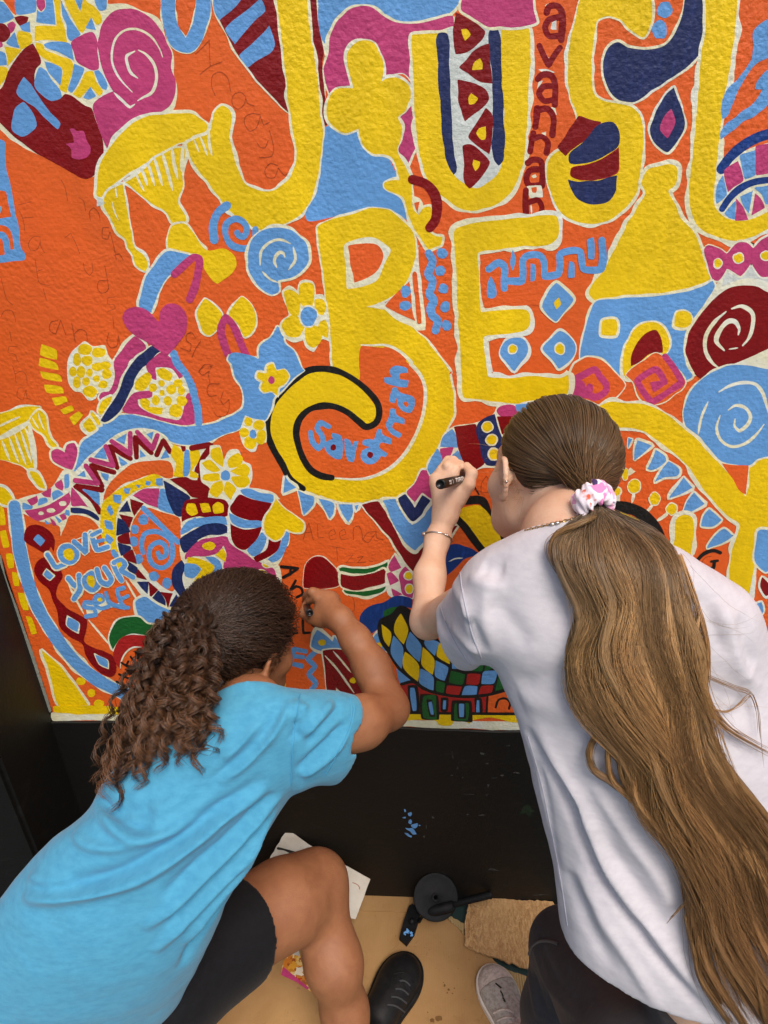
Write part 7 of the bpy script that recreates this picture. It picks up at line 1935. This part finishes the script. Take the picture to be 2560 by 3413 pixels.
for k, (x, y, r) in enumerate([(195, 865, 22), (235, 870, 15), (180, 885, 10), (240, 895, 12), (210, 860, 9)]):
    c0 = np.array(F2(x, y))
    blob = fill_outline(np.stack([c0[0] + r * .25 * np.cos(np.linspace(0, 6.28, 9)[:-1]) * (1 + .4 * rng.normal(size=8)), c0[1] + r * .25 * np.sin(np.linspace(0, 6.28, 9)[:-1]) * (1 + .3 * rng.normal(size=8))], 1) * DS, .3) / DS
    tri = tessellate_polygon([[Vector((p[0], -p[1], 0)) for p in blob]])
    mesh_obj('paint_fleck', on_floor(blob * DS, .0223 + .0001 * k), [tuple(t) for t in tri], MAT['B'], TOOL, False)

# scuffs and flecks of paint on the black wall base
def fleck(pts, key, name, y=-.0069):
    c = fill_outline(np.array(pts, float), .5)
    tri = tessellate_polygon([[Vector((p[0], -p[1], 0)) for p in c]])
    F = [tuple(t) for t in tri]
    mesh_obj(name, on_wall(c, y), F, MAT[key] if key in MAT else key, WALL, False)
T2 = lambda x, y: (1280 + x / 2.592, 2400 + y / 2.592)
for pts in [[(172, 768), (185, 770), (192, 790), (178, 795)], [(205, 805), (235, 795), (242, 812), (228, 832), (212, 826)], [(160, 840), (188, 835), (186, 850), (165, 852)],
            [(215, 865), (232, 858), (242, 880), (230, 898), (212, 888)], [(232, 905), (262, 895), (290, 890), (292, 912), (270, 935), (240, 925)], [(182, 930), (215, 935), (248, 935), (268, 960), (282, 985), (250, 988), (225, 960), (195, 945)],
            [(178, 975), (205, 978), (225, 995), (243, 1000), (238, 1015), (212, 1008), (190, 990)], [(300, 906), (316, 908), (314, 916), (300, 914)]]:
    fleck([T2(*p) for p in pts], 'B', 'paint_fleck')
M_SCUFF = plain('grey_scuff', (86, 84, 80), 0.8, 0, 0.3, 300, (50, 49, 46), .2)
M_GREENSCUFF = plain('green_scuff', (34, 46, 30), 0.8, 0, 0.3, 300, (26, 34, 24), .2)
for cx, cy, rx, ry in [(583, 477, 7, 6), (678, 494, 7, 7), (636, 412, 7, 14), (855, 288, 20, 8), (884, 378, 12, 6), (590, 300, 8, 26), (725, 815, 14, 6), (850, 820, 26, 5), (365, 915, 4, 22), (420, 845, 10, 8), (1070, 222, 14, 6),
                       (905, 570, 10, 16), (960, 500, 30, 7), (1020, 478, 12, 6), (880, 645, 16, 8), (720, 640, 60, 4), (1140, 455, 30, 7), (940, 1290, 40, 10), (1060, 1420, 25, 5), (1350, 1510, 50, 6), (350, 1010, 5, 9), (130, 945, 6, 8)]:
    th_ = np.linspace(0, 6.283, 11)[:-1]
    k_ = 1 + .45 * rng.normal(size=10)
    fleck([T2(cx + rx * math.cos(a_) * kk, cy + ry * math.sin(a_) * kk) for a_, kk in zip(th_, k_)], M_SCUFF, 'scuff')
th_ = np.linspace(0, 6.283, 15)[:-1]
fleck([T2(1235 + 52 * math.cos(a_) * kk, 785 + 40 * math.sin(a_) * kk) for a_, kk in zip(th_, 1 + .3 * rng.normal(size=14))], M_GREENSCUFF, 'scuff')

# brown stains and grit on the cardboard
M_STAIN = plain('brown_stain', (112, 80, 46), .9, 0, .2, 300, (132, 98, 60), .1)
g = np.random.default_rng(9)
SHEET = bpy.data.objects['cardboard_sheet']
for cx, cy, r in [(525, 1325, 9), (560, 1365, 12), (590, 1395, 8), (545, 1390, 7), (610, 1350, 5), (515, 1300, 5), (487, 952, 3), (470, 1610, 26), (420, 1630, 20), (380, 1560, 6), (700, 1450, 4), (450, 1180, 3), (640, 1180, 4), (350, 1000, 3), (240, 1085, 3), (100, 900, 4), (150, 1020, 3), (560, 1080, 3), (760, 1330, 4), (-120, 1500, 8), (-200, 1550, 6)]:
    c0 = np.array(F2(cx, cy))
    th_ = np.linspace(0, 6.283, 11)[:-1]
    blob = fill_outline(np.stack([c0[0] + r * .25 * np.cos(th_) * (1 + .3 * g.normal(size=10)), c0[1] + r * .25 * np.sin(th_) * (1 + .3 * g.normal(size=10))], 1) * DS, .3) / DS
    tri = tessellate_polygon([[Vector((p[0], -p[1], 0)) for p in blob]])
    mesh_obj('stain', on_floor(blob * DS, .0083), [tuple(t) for t in tri], M_STAIN, SHEET, False)
for pts_ in ([F2(0, 835), F2(80, 790), F2(170, 735), F2(205, 705)], [F2(0, 1075), F2(110, 985), F2(240, 870)], [F2(240, 1075), F2(330, 1066), F2(430, 1085)], [(640, 2190), (700, 2178), (752, 2160)]):
    pl = on_floor(spline(np.array(pts_, float), 24) * DS, .0079)
    V, F = rod(pl, np.full(24, .0007) * np.sin(np.linspace(.15, 3.0, 24)), 6)
    mesh_obj('crease', V, F, M_CARD, SHEET)
# ------------------------------------------------------------------ things worn, held and stood on
def torus_path(ctr, rad_, name, mat, parent, seg=12, closed=True, label=None):
    """Tube along a closed or open path."""
    ctr = np.asarray(ctr, float)
    n = len(ctr)
    rad_ = np.broadcast_to(rad_, (n,))
    t = (np.roll(ctr, -1, 0) - np.roll(ctr, 1, 0)) if closed else np.gradient(ctr, axis=0)
    t = t / (np.linalg.norm(t, axis=1)[:, None] + 1e-12)
    ref = nrm(np.cross(ctr[0] - ctr.mean(0), ctr[n // 4] - ctr.mean(0))) if closed else np.array([.2, .4, .9])
    a = np.cross(t, ref)
    a /= np.linalg.norm(a, axis=1)[:, None] + 1e-12
    b = np.cross(t, a)
    th_ = np.linspace(0, 2 * np.pi, seg + 1)[:-1]
    V = ctr[:, None] + rad_[:, None, None] * (a[:, None] * np.cos(th_)[None, :, None] + b[:, None] * np.sin(th_)[None, :, None])
    F = []
    for i in range(n if closed else n - 1):
        for k in range(seg):
            k2, j = (k + 1) % seg, (i + 1) % n
            F.append((i * seg + k, i * seg + k2, j * seg + k2, j * seg + k))
    return mesh_obj(name, V.reshape(-1, 3), F, mat, parent, True, None, label)

def ball(c, r, name, mat, parent, squash=None):
    bm = bmesh.new()
    bmesh.ops.create_icosphere(bm, subdivisions=2, radius=1.0)
    V = np.array([x.co[:] for x in bm.verts])
    F = [tuple(x.index for x in f.verts) for f in bm.faces]
    bm.free()
    V = V * r if squash is None else V * (np.asarray(squash) * r)
    return mesh_obj(name, V + np.asarray(c), F, mat, parent)

def basis(ax, hint=(0.2, .4, .9)):
    a = nrm(ax)
    x = nrm(np.cross(a, hint))
    return a, x, np.cross(a, x)

# faces
for (cc, mm, ss, LL, who) in ((HA_C, HA_M, HA_S, HA_L, GIRL_A), (HB_C, HB_M, HB_S, HB_L, GIRL_B)):
    for sx in (-1, 1):
        e = ball(LL(sx * .0300, .0685, .004), .0118 * ss, 'eye', M_EYEWHITE, who)
        ci = LL(sx * .0300, .0762, .003)
        i_ = ball(ci, .0056 * ss, 'iris', M_IRIS, e)
        i_.parent = e

# scrunchie round the ponytail
ax = nrm(P(1312, 1150, .33) - P(1270, 1055, .30))
ax = nrm(ax + .35 * nrm(CAM - TIE_A))
a_, x_, y_ = basis(ax)
SC = TIE_A + nrm(CAM - TIE_A) * .004 + (P(1283, 1084, .3) - P(1286, 1086, .3))
g = np.random.default_rng(3)
NU, NV = 96, 20
V = np.zeros((NU, NV, 3))
for i in range(NU):
    u = 2 * math.pi * i / NU
    rd = x_ * math.cos(u) + y_ * math.sin(u)
    for j in range(NV):
        w = 2 * math.pi * j / NV
        pl_ = 1 + .13 * math.sin(9 * u + 2.2 * math.sin(w) + 1.0) + .08 * math.sin(17 * u - 1.5 * w)
        r1, r2 = .0068 * pl_, .0135 * pl_
        V[i, j] = SC + rd * (.0158 + r1 * math.cos(w)) + a_ * (r2 * math.sin(w) + .002 * math.sin(2 * u + .5))
F = [(i * NV + j, i * NV + (j + 1) % NV, ((i + 1) % NU) * NV + (j + 1) % NV, ((i + 1) % NU) * NV + j) for i in range(NU) for j in range(NV)]
mesh_obj('scrunchie', V.reshape(-1, 3), F, M_FLORAL, GIRL_A)

# necklace chain at the nape
npx = spline(np.array([(1134, 1146), (1165, 1138), (1200, 1130), (1235, 1121), (1266, 1112)], float), 60)
pts = []
for x, y in npx:
    h_ = hit(body_bvhA, x, y)
    s_ = hit(shirt_bvhA, x, y)
    if h_ is None or (s_ is not None and depth(s_) < depth(h_)):
        h_ = s_
    if h_ is not None:
        pts.append(h_ + nrm(CAM - h_) * .0014)
pts = np.array(pts)
NECK = torus_path(pts, .00035, 'necklace', M_GOLD, GIRL_A, 6, False)
L0 = mesh_obj('link', *rod([np.array([0, 0, 0.]), np.array([.0001, 0, 0])], [.0001, .0001], 4), M_GOLD, NECK)
me = L0.data
bm = bmesh.new()
for k in range(14):
    u = 2 * math.pi * k / 14
    for j in range(5):
        w = 2 * math.pi * j / 5
        bm.verts.new(((.0021 + .0005 * math.cos(w)) * math.cos(u), (.0013 + .0005 * math.cos(w)) * math.sin(u), .0005 * math.sin(w)))
bm.verts.ensure_lookup_table()
for k in range(14):
    for j in range(5):
        bm.faces.new([bm.verts[i] for i in (k * 5 + j, k * 5 + (j + 1) % 5, ((k + 1) % 14) * 5 + (j + 1) % 5, ((k + 1) % 14) * 5 + j)])
me.clear_geometry()
bm.to_mesh(me)
bm.free()
seglen = np.r_[0, np.cumsum(np.linalg.norm(np.diff(pts, axis=0), axis=1))]
cnt = int(seglen[-1] / .0034)
for k in range(cnt):
    s_ = (k + .5) * .0034
    p_ = np.array([np.interp(s_, seglen, pts[:, i]) for i in range(3)])
    q_ = np.array([np.interp(s_ + .001, seglen, pts[:, i]) for i in range(3)])
    o = L0 if k == 0 else link(L0.copy())
    o.parent = NECK
    a1 = nrm(q_ - p_)
    n1 = nrm(CAM - p_)
    if k % 2:
        n1 = nrm(np.cross(a1, n1) + .4 * n1)
    b1 = nrm(np.cross(n1, a1))
    n1 = np.cross(a1, b1)
    o.matrix_parent_inverse = Matrix.Identity(4)
    o.matrix_local = Matrix.Translation(Vector(p_ - np.array(NECK.parent.location) * 0)) @ Matrix(np.stack([a1, b1, n1], 1).tolist()).to_4x4()
    if NECK.matrix_parent_inverse:
        pass
cl = pts[int(len(pts) * .50)]
for d_ in (-.004, .0015):
    ball(cl + nrm(pts[40] - pts[20]) * d_ + nrm(CAM - cl) * .001, .0026, 'clasp', M_SILVER, NECK, (1.3, 1, .8)).parent = NECK

# earring studs on the lobe
h_ = hit(body_bvhA, 1094, 1040)
if h_ is not None:
    er = ball(h_ + nrm(CAM - h_) * .0006, .0019, 'earring', M_SILVER, GIRL_A)
h_ = hit(body_bvhA, 1103, 1046)
if h_ is not None:
    ball(h_ + nrm(CAM - h_) * .0003, .0014, 'earring', M_GOLD, GIRL_A)

# bangle with bead ends round the wrist
bc = 0.5 * (P(945, 1165, 0.108) + P(947, 1160, .105))
a_, x_, y_ = basis(A_wr - P(940, 1190, .135))
th_ = np.linspace(0, 2 * np.pi, 49)[:-1]
ring = bc + .0225 * (x_[None] * np.cos(th_)[:, None] + y_[None] * np.sin(th_)[:, None]) + a_[None] * (.0015 * np.sin(th_ + 1))[:, None]
BANGLE = torus_path(ring, .0013, 'bracelet', M_SILVER, GIRL_A, 8)
pr = project(ring)
for tgt, r_ in (((921, 1161), .0040), ((958, 1163), .0024), ((962, 1164), .0024)):
    front = np.array([depth(p) for p in ring])
    k = np.argmin(np.hypot(pr[:, 0] - tgt[0], pr[:, 1] - tgt[1]) + (front > np.median(front)) * 10)
    ball(ring[k], r_, 'bead', M_SILVER, BANGLE).parent = BANGLE

# markers
def marker(name, label, end, tip, rad_, letters):
    T_ = thing(name, label, 'marker pen', tuple(end))
    d_ = nrm(tip - end)
    L_ = np.linalg.norm(tip - end)
    V, F = lathe([(.0001, .0030), (rad_ * .55, .0030), (rad_ * .62, .0004), (rad_ * .93, 0), (rad_, .0008), (rad_, L_ * .62), (rad_ * .93, L_ * .63), (rad_ * .93, L_ * .68)], end, d_, 40)
    mesh_obj('barrel', V, F, M_MARKER, T_)
    V, F = lathe([(rad_ * .93, L_ * .68), (rad_ * .78, L_ * .71), (rad_ * .70, L_ * .86), (rad_ * .45, L_ * .92), (.0001, L_ * .925)], end, d_, 32)
    mesh_obj('collar', V, F, M_MARKER, T_)
    V, F = lathe([(rad_ * .36, L_ * .915), (rad_ * .34, L_ * .98), (rad_ * .2, L_), (.0001, L_ + .0002)], end, d_, 20)
    mesh_obj('nib', V, F, MAT['K'], T_)
    # white print wrapped on the barrel
    up = nrm(nrm(CAM - end) - d_ * (nrm(CAM - end) @ d_))
    sd = np.cross(d_, up)
    for (s0, s1, a0, a1) in letters:
        V, F = [], []
        for i in range(7):
            th_ = a0 + (a1 - a0) * i / 6
            for s_ in (s0, s1):
                V.append(end + d_ * s_ * L_ + (up * math.cos(th_) + sd * math.sin(th_)) * (rad_ + .00012))
        F = [(2 * i, 2 * i + 2, 2 * i + 3, 2 * i + 1) for i in range(6)]
        mesh_obj('print', V, F, M_WHITEPRINT, T_)
    return T_
blocks = []
for k, s0 in enumerate((.33, .42, .51)):                       # bold letters of the brand panel, seen from the side
    blocks += [(s0, s0 + .018, -.55, .35), (s0 + .05, s0 + .068, -.55, .35), (s0 + .018, s0 + .05, -.55, -.32)]
    if k == 1:
        blocks += [(s0 + .018, s0 + .05, -.05, .1)]
for k in range(6):                                             # small print near the end
    blocks += [(.13 + .022 * (k % 3), .145 + .022 * (k % 3), -.35 + .5 * (k // 3), -.02 + .5 * (k // 3))]
blocks += [(.235, .243, -.6, .5)]
mA_end, mA_tip = P(951, 1046, .150), P(1019, 1030, .0015)
marker('marker_pen', 'black paint marker held by the person in the pale lilac t-shirt', mA_end, mA_tip, pxr(mA_end, 11.2), blocks)
mB_end, mB_tip = P(669, 1324, .118), P(655, 1294, .0015)
marker('marker_pen', 'black marker gripped by the person in the sky blue t-shirt', mB_end, mB_tip, pxr(mB_end, 8.0), [])

# shoes
M_LACE = plain('charcoal_lace', (52, 52, 54), .8)
def shoe(parent, heel, toe, w, hgt, m_up, m_sole, ank, low=.0):
    d_ = toe - heel
    L_ = np.linalg.norm(d_)
    d_ = nrm(d_ * [1, 1, 0])
    s_ = np.array([d_[1], -d_[0], 0.0])
    S = lambda a, b, z: heel * [1, 1, 0] + d_ * a * L_ + s_ * b + np.array([0, 0, z])
    upper = Union([(Ell(S(.16, 0, .035), (L_ * .17, w * .80, .045), np.stack([d_, s_, [0, 0, 1.]])), .02), (Ell(S(.48, 0, .026), (L_ * .30, w * .86, .042), np.stack([d_, s_, [0, 0, 1.]])), .03),
                   (Ell(S(.78, 0, .022), (L_ * .22, w * 1.0, .034), np.stack([d_, s_, [0, 0, 1.]])), .03), (Cone(S(.20, 0, .05), ank, .036, .037), .02)], .02)
    def f_up(p):
        d = smax(upper(p), .012 - p[:, 2], .002)
        return smax(smax(d, p[:, 2] - hgt, .003), -(Cone(ank - [0, 0, .02], ank + [0, 0, .1], .031, .031)(p)), .003)
    lo, hi = np.minimum(heel, toe) - .09, np.maximum(heel, toe) + .09
    lo[2], hi[2] = -.01, .17
    v, q = sdf_mesh(f_up, lo, hi, .0026)
    v = laplace(v, q, 2)
    root = link(bpy.data.objects.new('shoe', None))
    root.parent = parent
    root.matrix_parent_inverse = Matrix.Translation(parent.location).inverted()
    root.location = Vector(heel)
    def ch(o):
        o.parent = root
        o.matrix_parent_inverse = Matrix.Translation(root.location).inverted()
        return o
    ch(mesh_obj('upper', v, q, m_up))
    def f_so(p):
        qd = p.copy()
        qd[:, 2] = np.clip(qd[:, 2], .020, .026)
        d = Union([(Ell(S(.16, 0, .022), (L_ * .18, w * .90, .05), np.stack([d_, s_, [0, 0, 1.]])), .02), (Ell(S(.48, 0, .022), (L_ * .32, w * .92, .05), np.stack([d_, s_, [0, 0, 1.]])), .03),
                   (Ell(S(.775, 0, .022), (L_ * .245, w * 1.10, .05), np.stack([d_, s_, [0, 0, 1.]])), .03)], .03)(qd)
        return smax(smax(d, p[:, 2] - .026, .002), .0075 - p[:, 2], .002)
    v, q = sdf_mesh(f_so, lo, hi, .0026)
    ch(mesh_obj('sole', laplace(v, q, 1), q, m_sole))
    return S, ch, L_, d_, s_, upper
hA, tA_ = PF(1156, 2345, 0.0), PF(1051, 2098, 0.0)
S, ch, L_, d_, s_, up_f = shoe(GIRL_A, hA, tA_, .041, .088, M_CANVAS, M_SOLE, A_anl + [0, 0, .0])
def cap_patch(p, a0):
    return p
# worn grey vamp set behind the toe cap
v, q = sdf_mesh(lambda p: smax(smax(smax(up_f(p) - .0016, .026 - p[:, 2], .002), (p - S(.80, 0, 0)) @ d_ - .0, .002), (S(.42, 0, 0) - p) @ d_, .002), np.minimum(hA, tA_) - .08, np.maximum(hA, tA_) + .08 + np.array([0, 0, .1]), .0026)
ch(mesh_obj('vamp', laplace(v, q, 1), q, M_GREYCANVAS))
bm_t = bvh_of(*sdf_mesh(lambda p: up_f(p) - .002, np.minimum(hA, tA_) - .08, np.maximum(hA, tA_) + .08 + np.array([0, 0, .1]), .003))
for pts_ in ([(1071, 2124), (1078, 2130), (1083, 2134)], [(1081, 2140), (1085, 2147), (1087, 2153)], [(1086, 2155), (1090, 2160)], [(1088, 2160), (1092, 2164)]):
    pl = [hit(bm_t, *p) for p in pts_]
    pl = [p + nrm(CAM - p) * .0008 for p in pl if p is not None]
    if len(pl) > 1:
        pl = spline(np.array(pl), 8)
        ch(torus_path(pl, .0016, 'scuff', MAT['K'], None, 6, False))
for k in range(3):
    pl = [hit(bm_t, 1066 + 8 * k + x * 44, 2188 + 17 * k - 8 * math.sin(x * 3.1)) for x in np.linspace(0, 1, 7)]
    pl = [p + nrm(CAM - p) * .001 for p in pl if p is not None]
    if len(pl) > 2:
        ch(torus_path(spline(np.array(pl), 14), .0022, 'lace', M_CANVAS, None, 6, False))
hB, tB_ = PF(752, 2335, 0.0), PF(890, 2076, 0.0)
S, ch, L_, d_, s_, up_f = shoe(GIRL_B, hB, tB_, .047, .095, M_BLACKSHOE, M_BLACKPLASTIC, B_anr)
bm_t = bvh_of(*sdf_mesh(lambda p: up_f(p) - .001, np.minimum(hB, tB_) - .08, np.maximum(hB, tB_) + .08 + np.array([0, 0, .12]), .003))
for pts_ in ([(868, 2120), (880, 2140), (888, 2165), (892, 2190)], [(845, 2115), (858, 2112), (872, 2116), (884, 2128), (894, 2146), (898, 2168)]):
    pl = [hit(bm_t, *p) for p in pts_]
    pl = [p + nrm(CAM - p) * .0005 for p in pl if p is not None]
    if len(pl) > 2:
        ch(torus_path(spline(np.array(pl), 18), .0008, 'stitching', M_SHORTS, None, 6, False))
tagp = [hit(bm_t, x, y) for x, y in ((806, 2120), (813, 2122), (815, 2146), (808, 2148))]
if all(t_ is not None for t_ in tagp):
    tn_ = nrm(CAM - tagp[0])
    tagv = np.array([t_ + tn_ * .003 for t_ in tagp] + [t_ - tn_ * .001 for t_ in tagp])
    ch(mesh_obj('pull_tab', tagv, [(0, 1, 2, 3), (7, 6, 5, 4), (0, 4, 5, 1), (1, 5, 6, 2), (2, 6, 7, 3), (3, 7, 4, 0)], M_PAPER, None, False))
for k in range(4):
    a0, a1 = np.array([836 + 9 * k, 2170 - 17 * k]), np.array([874 + 4 * k, 2186 - 19 * k])
    pl = [hit(bm_t, *(a0 + (a1 - a0) * t_ + np.array([0, -5 * math.sin(3.14 * t_)]))) for t_ in np.linspace(0, 1, 8)]
    pl = [x + nrm(CAM - x) * .0012 for x in pl if x is not None]
    if len(pl) > 3:
        ch(torus_path(spline(np.array(pl), 16), .0023, 'lace', M_LACE, None, 6, False))
pl = [hit(bm_t, *q_) for q_ in spline(np.array([(850, 2104), (866, 2100), (882, 2106), (896, 2122)], float), 16)]
pl = [x + nrm(CAM - x) * .0005 for x in pl if x is not None]
if len(pl) > 3:
    ch(torus_path(np.array(pl), .0012, 'toe_seam', M_BLACKPLASTIC, None, 6, False))

# pale seam over the knee of the leggings
pl = [hit(legbvh, x, y) for x, y in spline(np.array([(1141, 2066), (1150, 2045), (1165, 2034), (1185, 2033), (1206, 2040)], float), 20)]
pl = [p for p in pl if p is not None]
if len(pl) > 3:
    torus_path(np.array(pl), .0028, 'knee_seam', M_TRIM, GIRL_A, 6, False)

# stitched hems and seams, raised on the cloth
def seam(bvh, pts_, r_, name, mat, parent):
    pl = [hit(bvh, x, y) for x, y in spline(np.array(pts_, float), 8 * len(pts_))]
    pl = [x for x in pl if x is not None]
    if len(pl) < 6:
        return
    jump = [0] + [i + 1 for i in range(len(pl) - 1) if np.linalg.norm(pl[i + 1] - pl[i]) > .03] + [len(pl)]
    a, b = max(zip(jump[:-1], jump[1:]), key=lambda t: t[1] - t[0])
    if b - a > 5:
        torus_path(np.array(pl[a:b]), r_, name, mat, parent, 6, False)
M_SEAM_B = plain('sky_blue_thread', (70, 152, 190), .85)
M_SEAM_A = plain('lilac_grey_thread', (172, 170, 180), .85)
seam(shirt_bvhB, [(762, 1508), (765, 1540), (752, 1588), (726, 1636), (702, 1676)], .0008, 'hem_stitching', M_SEAM_B, GIRL_B)
seam(shirt_bvhB, [(757, 1508), (760, 1540), (747, 1588), (721, 1636), (697, 1674)], .0008, 'hem_stitching', M_SEAM_B, GIRL_B)
seam(shirt_bvhB, [(648, 1500), (640, 1540), (634, 1590), (631, 1640), (629, 1696)], .0011, 'shoulder_seam', M_SEAM_B, GIRL_B)
seam(shirt_bvhA, [(952, 1312), (964, 1345), (984, 1388), (1004, 1420), (1018, 1436)], .0008, 'hem_stitching', M_SEAM_A, GIRL_A)
seam(shirt_bvhA, [(993, 1222), (998, 1270), (1008, 1320), (1022, 1375), (1040, 1422)], .0011, 'shoulder_seam', M_SEAM_A, GIRL_A)
seam(shirt_bvhA, [(1140, 1590), (1166, 1680), (1188, 1780), (1204, 1860), (1216, 1930), (1226, 2000)], .0008, 'side_seam', M_SEAM_A, GIRL_A)
